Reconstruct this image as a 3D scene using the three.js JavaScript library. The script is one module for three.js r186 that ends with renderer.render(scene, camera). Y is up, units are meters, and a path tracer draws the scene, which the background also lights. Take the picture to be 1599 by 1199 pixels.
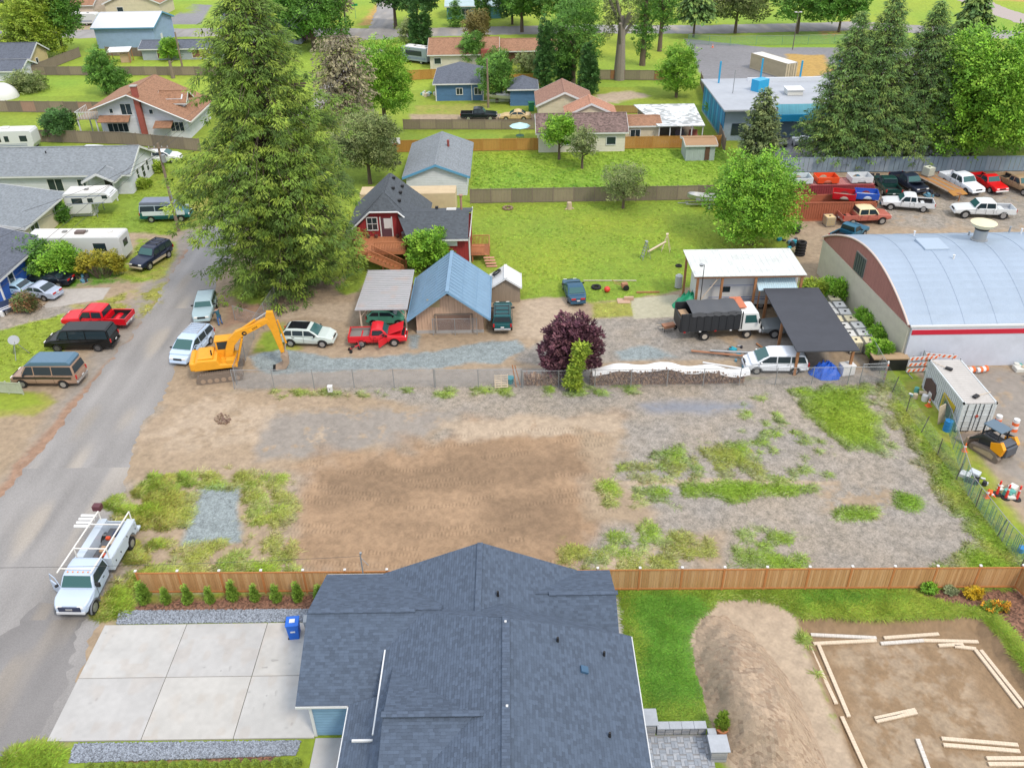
import * as THREE from 'three';
import { mergeGeometries, toCreasedNormals } from 'three/addons/utils/BufferGeometryUtils.js';
import { RoundedBoxGeometry } from 'three/addons/geometries/RoundedBoxGeometry.js';

// ---------------------------------------------------------------- camera, sky, sun, exposure
const scene = new THREE.Scene();
const camera = new THREE.PerspectiveCamera(2 * Math.atan(599.5 / 1340) * 180 / Math.PI, 1024 / 767, 0.5, 3000);
camera.position.set(0, 38, 0);
camera.up.set(0.01506, 0.83664, -0.54755);
camera.lookAt(-0.365106, 38 - 54.756322, -83.675635);
const renderer = new THREE.WebGLRenderer({ antialias: true });
renderer.toneMapping = THREE.LinearToneMapping;
renderer.toneMappingExposure = 1.7;
renderer.shadowMap.enabled = true;
{ // bright overcast sky, even all round, a little brighter overhead
  const w = 256, h = 128, d = new Float32Array(w * h * 4);
  for (let j = 0; j < h; j++) for (let i = 0; i < w; i++) {
    const el = (j + .5) / h * Math.PI - Math.PI / 2, az = i / w * Math.PI * 2, s = Math.max(0, Math.sin(el));
    const c = .5 + .25 * Math.sin(az * 2 + 3 * s) * Math.cos(el) + .25 * Math.sin(az * 5 - 7 * s + 1) * Math.cos(el);
    const b = .56 + .34 * s + .1 * (c - .5), k = (j * w + i) * 4;
    d[k] = b * .95; d[k + 1] = b; d[k + 2] = b * 1.1; d[k + 3] = 1;
  }
  const t = new THREE.DataTexture(d, w, h, THREE.RGBAFormat, THREE.FloatType);
  t.mapping = THREE.EquirectangularReflectionMapping; t.magFilter = THREE.LinearFilter; t.needsUpdate = true;
  scene.background = t; scene.environment = t;
}
const sun = new THREE.DirectionalLight(0xfff1dc, 1.45);
sun.position.set(60, 120, 5); sun.target.position.set(0, 0, -70);
sun.castShadow = true; sun.shadow.radius = 22;
Object.assign(sun.shadow.camera, { left: -160, right: 160, top: 160, bottom: -160, near: 1, far: 500 });
scene.add(sun, sun.target);

// ---------------------------------------------------------------- small tools
let seed = 12345;
const rnd = () => { seed = (seed * 1664525 + 1013904223) >>> 0; return seed / 4294967296; };
const rr = (a, b) => a + (b - a) * rnd();
const pick = a => a[Math.floor(rnd() * a.length)];
const hash2 = (x, y) => { let h = Math.imul(x | 0, 374761393) ^ Math.imul(y | 0, 668265263); h = Math.imul(h ^ (h >>> 13), 1274126177); return ((h ^ (h >>> 16)) >>> 0) / 4294967296; };
function vn(x, y) { // value noise 0..1
  const xi = Math.floor(x), yi = Math.floor(y); let u = x - xi, v = y - yi; u = u * u * (3 - 2 * u); v = v * v * (3 - 2 * v);
  const a = hash2(xi, yi), b = hash2(xi + 1, yi), c = hash2(xi, yi + 1), d = hash2(xi + 1, yi + 1);
  return a + (b - a) * u + (c - a) * v + (a - b - c + d) * u * v;
}
const fb = (x, y) => .5 * vn(x, y) + .27 * vn(x * 2.1 + 7, y * 2.1 + 3) + .15 * vn(x * 4.3 + 1, y * 4.3 + 9) + .08 * vn(x * 8.7, y * 8.7);
const cl = (v, a = 0, b = 1) => v < a ? a : v > b ? b : v;
const ss = (a, b, v) => { v = cl((v - a) / (b - a)); return v * v * (3 - 2 * v); };
const toS = v => v <= .0031308 ? v * 12.92 : 1.055 * Math.pow(v, 1 / 2.4) - .055;
const toL = v => v <= .04045 ? v / 12.92 : Math.pow((v + .055) / 1.055, 2.4);
const hexL = h => [toL((h >> 16 & 255) / 255), toL((h >> 8 & 255) / 255), toL((h & 255) / 255)];
function texFrom(w, h, fn, srgb = true) { // fn(i,j) -> linear [r,g,b]
  const d = new Uint8Array(w * h * 4);
  for (let j = 0; j < h; j++) for (let i = 0; i < w; i++) {
    const c = fn(i, j), k = (j * w + i) * 4;
    for (let q = 0; q < 3; q++) d[k + q] = 255 * cl(srgb ? toS(cl(c[q])) : c[q]);
    d[k + 3] = 255;
  }
  const t = new THREE.DataTexture(d, w, h); t.wrapS = t.wrapT = THREE.RepeatWrapping; t.magFilter = THREE.LinearFilter; t.minFilter = THREE.LinearMipmapLinearFilter; t.generateMipmaps = true;
  if (srgb) t.colorSpace = THREE.SRGBColorSpace; t.needsUpdate = true; return t;
}
const rep = (t, sx, sy = sx) => { const c = t.clone(); c.repeat.set(sx, sy); c.needsUpdate = true; return c; };
// a tileable grain for colour and a tileable bump, both in metres through uv
const tn = (x, y, p) => { const f = (a, b) => hash2(((a % p) + p) % p + p * 131, ((b % p) + p) % p); const xi = Math.floor(x), yi = Math.floor(y); let u = x - xi, v = y - yi; u = u * u * (3 - 2 * u); v = v * v * (3 - 2 * v); const a = f(xi, yi), b = f(xi + 1, yi), c = f(xi, yi + 1), d = f(xi + 1, yi + 1); return a + (b - a) * u + (c - a) * v + (a - b - c + d) * u * v; };
const bumpT = texFrom(256, 256, (i, j) => { const v = .3 * tn(i / 32, j / 32, 8) + .3 * tn(i / 8, j / 8, 32) + .4 * tn(i / 2, j / 2, 128); return [v, v, v]; }, false);
const grainT = texFrom(256, 256, (i, j) => { const v = .8 + .2 * (.5 * tn(i / 40.96, j / 40.96, 6.25 | 0) + .3 * tn(i / 16, j / 16, 16) + .2 * tn(i / 4, j / 4, 64)); return [v, v, v]; });
const streakT = texFrom(256, 256, (i, j) => { const v = .66 + .34 * (.45 * tn(i / 3, 1, 85) + .35 * tn(i / 8, j / 64, 32 | 0) + .2 * tn(i / 4, j / 4, 64)); return [v, v, v]; });
const mats = {};
function M(key, col, rough = .8, o = {}) {
  if (mats[key]) return mats[key];
  const m = new THREE.MeshStandardMaterial({ roughness: rough, ...o });
  if (Array.isArray(col)) m.color.setRGB(...col); else m.color.set(col);
  return mats[key] = m;
}
const grain = (key, col, rough = .85, s = .5, t = grainT) => M(key, col, rough, { map: rep(t, s), bumpMap: rep(bumpT, s * 2), bumpScale: .01 });
const paintM = c => M('paint' + c, c, .32, { metalness: .05 });
const glassM = M('glass', [.02, .035, .045], .06, { metalness: .0 });
const glassTeal = M('glassTeal', [.03, .1, .1], .06);
const tyreM = M('tyre', [.015, .015, .017], .9), rimM = M('rim', [.45, .46, .48], .35, { metalness: .7 }), blackM = M('black', [.012, .012, .014], .6), chromeM = M('chrome', [.6, .61, .63], .25, { metalness: .8 });
const whiteM = M('white', [.66, .67, .68], .55), redLamp = M('redlamp', [.45, .01, .01], .3), clearLamp = M('clearlamp', [.75, .75, .72], .15), amberM = M('amber', [.8, .25, .02], .3);
const galvM = M('galv', [.34, .36, .38], .5, { metalness: .5 });

// geometry
function muv(g) { // uv in metres from the dominant direction of each face
  if (g.index) g = g.toNonIndexed();
  g.computeVertexNormals();
  const p = g.attributes.position, n = g.attributes.normal, uv = new Float32Array(p.count * 2);
  for (let i = 0; i < p.count; i += 3) {
    const ax = Math.abs(n.getX(i)), ay = Math.abs(n.getY(i)), az = Math.abs(n.getZ(i));
    for (let k = i; k < i + 3; k++) { const x = p.getX(k), y = p.getY(k), z = p.getZ(k);
      if (ay > .35 && ay >= Math.max(ax, az) * .4) { if (ax > az) { uv[2 * k] = z; uv[2 * k + 1] = x / Math.max(.3, ay); } else { uv[2 * k] = x; uv[2 * k + 1] = z / Math.max(.3, ay); } }
      else if (ax > az) { uv[2 * k] = z; uv[2 * k + 1] = y; } else { uv[2 * k] = x; uv[2 * k + 1] = y; } }
  }
  g.setAttribute('uv', new THREE.BufferAttribute(uv, 2)); return g;
}
function clean(g) { if (g.index) g = g.toNonIndexed(); for (const k of Object.keys(g.attributes)) if (!['position', 'normal', 'uv'].includes(k)) g.deleteAttribute(k); if (!g.attributes.uv) muv(g); return g; }
const bx = (w, h, d, x = 0, y = 0, z = 0, ry = 0, rx = 0, rz = 0) => { const g = new THREE.BoxGeometry(w, h, d); if (rx) g.rotateX(rx); if (rz) g.rotateZ(rz); if (ry) g.rotateY(ry); g.translate(x, y, z); return muv(g); };
const rb = (w, h, d, r, x = 0, y = 0, z = 0) => { const g = new RoundedBoxGeometry(w, h, d, 2, r); g.translate(x, y, z); return muv(g); };
const cyl = (r1, r2, h, x = 0, y = 0, z = 0, ax = 'y', n = 12) => { const g = new THREE.CylinderGeometry(r1, r2, h, n); if (ax === 'z') g.rotateX(Math.PI / 2); if (ax === 'x') g.rotateZ(Math.PI / 2); g.translate(x, y, z); return clean(g); };
function bar(a, b, r, n = 6) { const A = new THREE.Vector3(...a), B = new THREE.Vector3(...b), d = B.clone().sub(A), g = new THREE.CylinderGeometry(r, r, d.length(), n); g.applyQuaternion(new THREE.Quaternion().setFromUnitVectors(new THREE.Vector3(0, 1, 0), d.normalize())); g.translate((A.x + B.x) / 2, (A.y + B.y) / 2, (A.z + B.z) / 2); return clean(g); }
function slab(a, b, c, d, t) { // four corners, thickness t along the normal
  const V = [a, b, c, d].map(p => new THREE.Vector3(...p)), n = V[1].clone().sub(V[0]).cross(V[3].clone().sub(V[0])).normalize().multiplyScalar(t);
  const W = V.map(v => v.clone().add(n)), pos = []; const q = (p, r, s, u) => { for (const v of [p, r, s, p, s, u]) pos.push(v.x, v.y, v.z); };
  q(W[0], W[1], W[2], W[3]); q(V[3], V[2], V[1], V[0]);
  for (let i = 0; i < 4; i++) { const j = (i + 1) % 4; q(V[i], V[j], W[j], W[i]); }
  const g = new THREE.BufferGeometry(); g.setAttribute('position', new THREE.Float32BufferAttribute(pos, 3)); g.computeVertexNormals(); return muv(g);
}
function ext(pts, depth, o = {}) { // outline in x,y extruded along z, centred
  const s = new THREE.Shape(pts.map(p => new THREE.Vector2(p[0], p[1])));
  const b = o.bevel || 0, g = new THREE.ExtrudeGeometry(s, { depth: depth - 2 * b, bevelEnabled: b > 0, bevelSize: b, bevelThickness: b, bevelSegments: 2, bevelOffset: -b, curveSegments: 8, steps: 1 });
  g.translate(0, 0, -(depth - 2 * b) / 2); return muv(g);
}
function tri(pts) { const g = new THREE.BufferGeometry(); g.setAttribute('position', new THREE.Float32BufferAttribute(pts.flat(), 3)); g.computeVertexNormals(); return muv(g); }
const used = {};
const numbered = n => { const k = used[n] = (used[n] ?? -1) + 1; return k ? n + '_' + String(k).padStart(3, '0') : n; };
function mesh(name, geos, mat, parent) {
  geos = Array.isArray(geos) ? geos : [geos];
  const g = geos.length > 1 ? mergeGeometries(geos.map(clean)) : geos[0];
  const m = new THREE.Mesh(g, mat); m.castShadow = m.receiveShadow = true; m.name = name;
  if (parent) parent.add(m); return m;
}
function tag(o, label, category, group) { Object.assign(o.userData, { label, category }); if (group) o.userData.group = group; return o; }
function thing(name, label, category, x = 0, z = 0, ry = 0, group, y = 0) {
  const o = new THREE.Group(); o.name = numbered(name); o.position.set(x, y, z); o.rotation.y = ry; scene.add(o); return tag(o, label, category, group);
}
function solo(name, geos, mat, label, category, group) { const m = mesh(numbered(name), geos, mat, scene); return tag(m, label, category, group); }
function struct(name, geos, mat) { const m = mesh(numbered(name), geos, mat, scene); m.userData.kind = 'structure'; m.userData.label = name.replace(/_/g, ' '); return m; }
function copy(o, label, x, z, ry = 0, s = 1, sy = s) { const c = o.clone(); c.name = numbered(o.name.replace(/_\d{3}$/, '')); c.userData = { ...o.userData }; if (label) c.userData.label = label; c.position.set(x, o.position.y, z); c.rotation.y = ry; c.scale.set(s, sy, s); scene.add(c); return c; }

// ---------------------------------------------------------------- ground: what lies where (metres), as patches of matter with ragged edges
const TYPES = {
  grass: (x, z, n) => { const k = .75 + .5 * n, y = vn(x * .21, z * .21); const q = fb(x * .12 + 40, z * .12); return [(.145 + .05 * y + .07 * q) * k, (.255 + .03 * y + .02 * q) * k, .026 * k]; },
  grassdark: (x, z, n) => { const k = .7 + .55 * n; return [.1 * k, .235 * k, .018 * k]; },
  grassdry: (x, z, n) => { const k = .75 + .5 * n; return [.27 * k, .27 * k, .055 * k]; },
  meadow: (x, z, n) => { const y = fb(x * .05, z * .05), k = .75 + .5 * n; return [(.15 + .17 * y) * k, (.3 + .06 * y) * k, .03 * k]; },
  straw: (x, z, n) => { const k = .7 + .6 * n; return [.42 * k, .27 * k, .08 * k]; },
  gravel: (x, z, n) => { const k = .55 + .6 * n + .35 * (hash2(x * 14 | 0, z * 14 | 0) - .5), y = fb(x * .3, z * .3 + 5); return [(.295 + .07 * y) * k, .28 * k + .02 * y, (.262 - .03 * y) * k]; },
  gravelblue: (x, z, n) => { const k = .6 + .5 * n + .4 * (hash2(x * 13 | 0, z * 13 | 0) - .5); return [.27 * k, .315 * k, .325 * k]; },
  wet: (x, z, n) => { const k = .8 + .3 * n; return [.22 * k, .23 * k, .26 * k]; },
  sand: (x, z, n) => { const k = .85 + .3 * n; return [.4 * k, .38 * k, .28 * k]; },
  dirt: (x, z, n) => { const y = fb(x * .25 + 4, z * .25), k = .72 + .5 * n; return [(.31 + .06 * y) * k, (.235 + .05 * y) * k, (.155 + .05 * y) * k]; },
  dirtpale: (x, z, n) => { const k = .75 + .45 * n; return [.41 * k, .325 * k, .24 * k]; },
  dirtred: (x, z, n) => { const k = .7 + .55 * n; return [.3 * k, .19 * k, .13 * k]; },
  soil: (x, z, n) => { const y = fb(x * .22 + 9, z * .5), k = .75 + .45 * n; return [(.265 + .11 * y) * k, (.175 + .08 * y) * k, (.105 + .055 * y) * k]; },
  soildark: (x, z, n) => { const k = .75 + .45 * n; return [.235 * k, .158 * k, .098 * k]; },
  mud: (x, z, n) => { const k = .8 + .4 * n; return [.25 * k, .17 * k, .1 * k]; },
  mulch: (x, z, n) => { const k = .4 + 1.1 * hash2(x * 11 | 0, z * 11 | 0); return [.2 * k, .105 * k, .07 * k]; },
  lane: (x, z, n) => { const y = fb(x * .4, z * .1), k = .8 + .35 * n; return [(.25 + .06 * y) * k, (.225 + .05 * y) * k, (.2 + .04 * y) * k]; },
  asphalt: (x, z, n) => { const k = .75 + .35 * n + .25 * fb(x * .1, z * .1); return [.2 * k, .2 * k, .215 * k]; },
  concrete: (x, z, n) => { const k = .85 + .25 * n; return [.42 * k, .39 * k, .36 * k]; },
};
const LAYERS = [];
const patch = (t, p, f = .4, a = .6, d = 1, s = .6) => { const xs = p.map(q => q[0]), zs = p.map(q => q[1]), m = f + a + .2; LAYERS.push({ t, p, f, a, d, s, k: LAYERS.length * 3.7, b: [Math.min(...xs) - m, Math.max(...xs) + m, Math.min(...zs) - m, Math.max(...zs) + m] }); };
function sdist(p, x, z) { // + inside
  let inside = false, best = 1e9;
  for (let i = 0, j = p.length - 1; i < p.length; j = i++) {
    const ax = p[i][0], az = p[i][1], bx_ = p[j][0], bz = p[j][1];
    if ((az > z) !== (bz > z) && x < (bx_ - ax) * (z - az) / (bz - az) + ax) inside = !inside;
    const dx = bx_ - ax, dz = bz - az, t = cl(((x - ax) * dx + (z - az) * dz) / (dx * dx + dz * dz + 1e-9)), ex = x - ax - t * dx, ez = z - az - t * dz, d = ex * ex + ez * ez;
    if (d < best) best = d;
  }
  return inside ? Math.sqrt(best) : -Math.sqrt(best);
}
function weight(L, x, z) {
  if (x < L.b[0] || x > L.b[1] || z < L.b[2] || z > L.b[3]) return 0;
  const sd = sdist(L.p, x, z); if (sd < -L.f - L.a) return 0;
  let w = ss(-L.f, L.f, sd + L.a * 2 * (fb(x * L.s + L.k, z * L.s) - .5));
  if (L.d < 1) w *= ss(1 - L.d - .1, 1 - L.d + .1, .03 + .75 * fb(x * .9 + L.k, z * .9) + .1 * vn(x * 6, z * 6));
  return w;
}
// ---- roadside west of the street
patch('dirt', [[-33.38,-21.68], [-67.89,-70.82], [-35.93,-97.36], [-31.68,-97.19], [-22.15,-77.27], [-22.52,-37.33], [-22.61,-23.06]], 1, .8);
patch('lane', [[-35.8,-46.04], [-37.34,-94.45], [-35.07,-94.36], [-31.48,-57.01], [-31.88,-43.32], [-32.77,-32.64], [-36.42,-32.7]], 1.2, 1);
patch('dirtred', [[-36.01,-44.7], [-35.43,-56.66], [-34.14,-67.96], [-35.34,-87.96], [-34.47,-87.41], [-32.97,-67.93], [-34.21,-56.18], [-34.68,-44.67]], .35, .5, .75);
patch('dirtred', [[-27.5,-77.45], [-23.43,-78.76], [-20.9,-75.82], [-21.96,-69.37], [-26.39,-68.31]], .7, .6);
patch('grass', [[-55.59,-63.59], [-46.85,-68.35], [-42.42,-71.63], [-39.14,-63.53], [-40.54,-59.9], [-41.73,-58.03], [-50.71,-55.73]], .3, .4);
patch('grassdry', [[-44.75,-57.83], [-38.31,-57.93], [-36.61,-56.42], [-37.59,-54.69], [-42.83,-54.22]], .4, .5);
patch('grass', [[-44.9,-58.11], [-39.01,-57.77], [-37.3,-56.26], [-39.44,-55.43], [-43.43,-55.36]], .4, .4);
patch('gravel', [[-51.39,-70.3], [-46.35,-71.63], [-42.76,-73.84], [-41.86,-71.74], [-45.83,-68.68], [-49.47,-66.7]], .3, .4);
patch('grassdry', [[-40.25,-73.76], [-34.44,-77.69], [-33.69,-73.55], [-34.2,-69.76], [-42.3,-72.78]], .6, .7, .6);
patch('grass', [[-42.52,-79.43], [-40.9,-84.81], [-41.63,-88.73], [-37.18,-87.51], [-35.87,-83.49], [-35.61,-78.31], [-38.18,-77.39]], .5, .7, .7);
patch('grassdry', [[-39.82,-80.08], [-39.56,-83.95], [-36.3,-85.46], [-35.12,-79.17], [-35.96,-77.46]], .5, .6, .6);
patch('grass', [[-65.86,-94.65], [-53.65,-94.15], [-42.36,-98.25], [-36.56,-96.38], [-35.11,-92.45], [-38.59,-89.67], [-46.32,-90.69], [-53.02,-89.52], [-62.31,-88.13]], .5, .6);
patch('grassdry', [[-39.36,-98.53], [-36.91,-104.96], [-34.49,-96.3], [-35.11,-89.53]], .6, .6, .7);
patch('grass', [[-47.62,-101], [-50.31,-112.34], [-44.92,-116.82], [-39.94,-111.85], [-37.36,-100.13], [-42.5,-98.67]], .4, .4);
patch('grassdry', [[-42.32,-116.42], [-39.63,-116.29], [-36.05,-100.5], [-37.36,-100.13]], .5, .5, .8);
patch('grass', [[-27.84,-74.69], [-28.08,-80.41], [-20.97,-79.41], [-19,-75.75], [-22.82,-73.19], [-25.13,-72.61]], .5, .6);
patch('concrete', [[-44.84,-76.5], [-39.99,-76.61], [-39.73,-74.01], [-45.05,-72.36]], .1, .1);
patch('grassdark', [[-62.79,-86.45], [-45.07,-85.79], [-39.32,-77.86], [-44.58,-76.63], [-57.56,-77.07]], .6, .4, .6);
// ---- neighbour's yard
patch('dirt', [[-24.25,-57.74], [-23.45,-67.05], [-23.24,-77.31], [-15.62,-78.48], [-1.98,-72.76], [4.81,-74.26], [16,-74.56], [24.95,-75.64], [29.88,-71.45], [29.86,-58.62]], .4, .4);
patch('grass', [[-4.98,-97.49], [25.93,-97.4], [31.41,-89.78], [29.73,-81.39], [17.99,-78.77], [16.07,-74.29], [11.11,-72.59], [7.08,-71.68], [4.76,-73.33], [1.07,-72.66], [-2.09,-72.5], [-2.11,-82.57], [-4.86,-84.28]], .3, .5);
patch('grass', [[-17.68,-75.43], [-16.59,-78.52], [-14.41,-79.18], [-15.1,-74.94], [-16.25,-74.3]], .3, .3);
patch('dirtpale', [[-21.92,-71.86], [-14.81,-72.92], [-14.35,-69.74], [-15.15,-69.16], [-16.63,-69.2], [-19.71,-69.91], [-21.67,-69.36]], .5, .7, .7);
patch('grassdry', [[-22.68,-63.48], [-22.7,-67.03], [-21.24,-68.75], [-18.55,-64.11], [-20.06,-63.4]], .4, .4);
patch('grass', [[-22.51,-63.9], [-22.47,-67.02], [-21.07,-67.44], [-20.16,-63.83]], .4, .4, .7);
patch('dirtpale', [[0.58,-72.41], [5.05,-73.05], [5.68,-68.74], [2.62,-65.12], [-0.19,-65.77]], .5, .5, .8);
patch('grassdry', [[7.1,-71.94], [11.11,-72.59], [11.25,-68.92], [7.13,-68.69]], .4, .5, .75);
patch('lane', [[-23.41,-60.41], [0.58,-60.43], [12.59,-60.59], [13.32,-58.6], [0.54,-57.34], [-22.68,-57.88]], .3, .3);
patch('gravelblue', [[-22.85,-63.06], [-20.2,-64.05], [-15.48,-62.42], [-10.05,-62.68], [-6.27,-63.42], [-1.88,-65.26], [0.37,-65.19], [0.8,-63.53], [-1.29,-61.39], [-10.88,-60.45], [-21.48,-60.16]], .3, .6);
patch('gravelblue', [[-9.39,-66.05], [-8.27,-66.36], [-8.28,-63.8], [-9.06,-63.83]], .3, .5);
patch('gravel', [[7.42,-68.68], [15.02,-69.41], [17.35,-65.8], [19.71,-61.4], [10.57,-61.46], [1.4,-60.91], [-0.48,-61.78], [2.62,-65.12]], .35, .4);
patch('sand', [[11.05,-72.59], [15.77,-73.22], [15.4,-68.91], [10.91,-68.57]], .12, .12);
patch('gravelblue', [[8.57,-62.98], [11.42,-63.76], [13.85,-61.78], [8.96,-61.51]], .4, .4);
patch('lane', [[19.35,-64.62], [27.43,-65.49], [29.86,-58.62], [19.01,-58.44]], .4, .4);
// ---- the vacant lot
patch('gravel', [[-29.53,-55.17], [-22.68,-57.88], [29.93,-58.81], [30.47,-36.05], [-23.6,-36.06], [-27.06,-36.12]], .5, .5);
patch('dirt', [[-29.07,-45.89], [-27.64,-57.83], [-15.71,-57.69], [-7.79,-55.66], [-4.18,-53.65], [-11.24,-48.16], [-21.34,-46.75], [-25.41,-46.84]], .8, 1);
patch('dirtpale', [[-27.59,-51.77], [-24.62,-56.37], [-16.69,-54.84], [-10.08,-53.81], [-11.59,-50.59], [-23.72,-50.11]], .8, 1.4, .6);
patch('lane', [[-18.69,-54.89], [-4.21,-54.51], [-7.8,-50.5], [-15.01,-48.77], [-18.62,-48.48]], .7, 1, .7);
patch('soil', [[-15.28,-47.82], [-5.45,-50.59], [-4.16,-53.23], [7.52,-52.93], [6.2,-46.82], [5.42,-43.14], [4.7,-39.54], [2.74,-36.84], [-14.64,-36.92], [-13.93,-41.09]], 1.5, 2.2, 1, .35);
patch('dirtpale', [[-5.59,-52.69], [-0.25,-53.55], [7.82,-53.51], [7.84,-51.53], [-4.03,-50.4]], .5, .8, .8);
patch('dirt', [[4.52,-51.78], [8.01,-50.89], [6.35,-46.11], [9.35,-42.43], [8.26,-40.63], [4.69,-41.91]], .8, 1, .8);
for (const p of [[[-13.73,-46.79], [-9.4,-48.12], [-5.11,-45.21], [-9.26,-43.34], [-13.01,-44.06]], [[-7.53,-47.64], [-2.13,-49.21], [2.43,-47.62], [0.58,-45.56], [-5.12,-45.35]], [[-8.85,-42.07], [-5.33,-42], [-5.23,-40.61], [-8.56,-41.1]], [[-5.4,-49.67], [-2.15,-50.36], [-1.2,-49.19], [-4.88,-48.75]], [[-2.91,-44.63], [4.05,-44.8], [3.29,-39.57], [-1.94,-39.68]], [[-0.28,-48.64], [3.9,-49.44], [5.72,-46.48], [1.03,-45.89]]]) patch('soildark', p, 1.2, 1.3, .8);
patch('wet', [[9.95,-54.84], [14.5,-55.24], [18.06,-54.45], [14.42,-53.51], [10.06,-53.8]], .8, .6, .8);
patch('dirtpale', [[5.65,-45.65], [12.93,-45.76], [22.01,-45.27], [21.9,-44.94], [8.45,-45.18], [5.61,-45.24]], .2, .3);
patch('dirtpale', [[-22.88,-40.1], [-17.02,-40.27], [-17.04,-39.53], [-22.61,-39.3]], .2, .3);
patch('dirt', [[20.42,-45.79], [25.46,-43.99], [23.38,-41.82], [19.97,-42.2]], .8, .9, .6);
patch('dirt', [[9.46,-40.49], [13.12,-40.41], [12.35,-37.72], [9.28,-38.05]], .8, .9, .75);
patch('dirtpale', [[5.85,-39.06], [8.86,-39.17], [8.19,-37.27], [5.09,-37.33]], .6, .7, .8);
patch('dirt', [[-27.57,-43.22], [-24.97,-47.54], [-16.04,-47.12], [-15.29,-43.6], [-13.24,-37.68], [-23.12,-35.8], [-24.44,-34.35], [-24.1,-38.44]], 1, 1, 1);
patch('grassdry', [[-27.57,-43.22], [-24.97,-47.54], [-16.04,-47.12], [-15.29,-43.6], [-13.24,-37.68], [-23.12,-35.8], [-24.44,-34.35], [-24.1,-38.44]], .9, 1.5, .48);
patch('grass', [[-27.83,-43.87], [-25.14,-48.05], [-21.54,-47.46], [-22.27,-45.4], [-22.03,-41.26], [-20.93,-37.84], [-23.7,-37.36], [-23.92,-42.52]], .5, .8, .43);
patch('grass', [[-22.02,-46.77], [-15.81,-47.12], [-15.72,-43.6], [-15.52,-39.95], [-17.56,-39.99], [-17.92,-43.02], [-20.84,-45.03]], .4, .8, .46);
patch('grass', [[-24.06,-38.88], [-14.76,-39.25], [-12.8,-37.41], [-23.31,-36.31]], .4, .6, .5);
patch('gravelblue', [[-21.8,-45.59], [-19.13,-45.53], [-17.6,-40.28], [-21.16,-40.18]], .3, .4);
patch('grass', [[22.71,-56.01], [25.28,-56.95], [27.74,-56.7], [27.84,-52.83], [26.23,-48.45], [23.94,-49.11], [22.53,-52.55]], .6, 1.5, .8);
patch('grass', [[11.27,-45.11], [14.17,-45.39], [20.74,-45.1], [20.26,-44.11], [14.24,-43.72], [11.33,-44.18]], .3, .7);
patch('grassdry', [[5.47,-46.13], [12.74,-49.61], [17.26,-49.12], [17.3,-45.66], [5.87,-45.64]], .6, .8, .5);
patch('grass', [[5.75,-46.83], [12.81,-49.99], [24.17,-50.49], [22.1,-45.55], [5.88,-45.78]], .5, .8, .4);
patch('grass', [[5.84,-45.37], [11.66,-44.83], [10.71,-43.03], [6.11,-43.64]], .5, .8, .5);
patch('grass', [[17.25,-55.26], [19.89,-55.81], [22.53,-49.75], [16.91,-47.64]], .5, .8, .4);
patch('grassdry', [[3.11,-39.86], [9.53,-40.9], [12.78,-38.81], [9.26,-36.72], [2.35,-36.85]], .6, .8, .5);
patch('grass', [[3.33,-40.14], [9.65,-41.68], [10.1,-39.43], [7.54,-38.25], [3.17,-37.63]], .5, .7, .45);
patch('grass', [[14.02,-40.8], [18.35,-39.95], [17.24,-37.09], [13.07,-37.44]], .5, .8, .5);
patch('grass', [[20.74,-42.37], [23.61,-42.43], [23.19,-41.51], [20.57,-41.45]], .3, .4, .7);
patch('grass', [[25.49,-43.86], [26.78,-43.44], [26.18,-42.38], [25.18,-42.71]], .3, .4, .8);
patch('grassdry', [[29.97,-58.62], [32.86,-58.06], [32.21,-37.33], [30.77,-36.04], [25.47,-36.93], [28.36,-39.06], [28.54,-47.37], [28.39,-53.66]], .6, .9, .6);
patch('grass', [[30.12,-58.32], [32.23,-57.13], [32.21,-37.33], [30.15,-36.31], [25.47,-36.93], [28.75,-39.05], [28.98,-47.36], [28.88,-53.65]], .5, .8, .55);
patch('grass', [[-19.31,-57.61], [-0.75,-57.66], [10.08,-57.74], [9.9,-56.36], [-0.74,-56.37], [-19.06,-56.5]], .3, .4, .45);
// ---- the new house's plot
patch('grass', [[5.54,-36.01], [30.29,-35.69], [28.05,-20.86], [5.32,-21.16]], .2, .2);
patch('grassdark', [[6.59,-35.24], [11.28,-35.25], [9.63,-32.34], [9.54,-28.16], [6.51,-27.82]], .4, .5, .8);
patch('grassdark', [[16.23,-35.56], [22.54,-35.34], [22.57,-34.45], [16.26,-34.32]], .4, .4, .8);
patch('concrete', [[5.49,-35.51], [6.13,-35.5], [6.14,-31.51], [5.4,-31.53]], .08, .15, .85);
patch('dirtpale', [[9.16,-32.12], [10.28,-33.95], [12.37,-35.13], [14.85,-34.59], [16.35,-33.37], [17.07,-26.54], [17.3,-21], [11.04,-21.09], [9.83,-24.88], [9.28,-28.56]], .3, .5);
patch('mud', [[15.78,-33.43], [26.3,-33.33], [27.21,-27.88], [25.23,-20.9], [16.16,-21.02], [15.89,-26.56]], .3, .2);
patch('dirt', [[16.94,-31.76], [23.87,-32.31], [24.43,-27.54], [22.4,-20.93], [16.73,-21.01], [17.29,-27.65]], .8, 1, .55);
patch('grass', [[15.6,-34.33], [16.02,-33.52], [16.02,-26.55], [15.71,-26.2], [15.45,-30.07]], .15, .4, .5);
patch('mulch', [[22.45,-35.59], [31.26,-35.52], [28.26,-29.86], [27.55,-31.14], [26.81,-33.65], [23.71,-34.52]], .2, .3);
patch('mulch', [[-23.73,-35.41], [-11.54,-35.83], [-11.22,-34.01], [-23.39,-34.04]], .3, .4);
patch('grass', [[-24.34,-34.11], [-24.08,-36.32], [-23.02,-36.05], [-22.53,-34.22]], .3, .4, .7);
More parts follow.
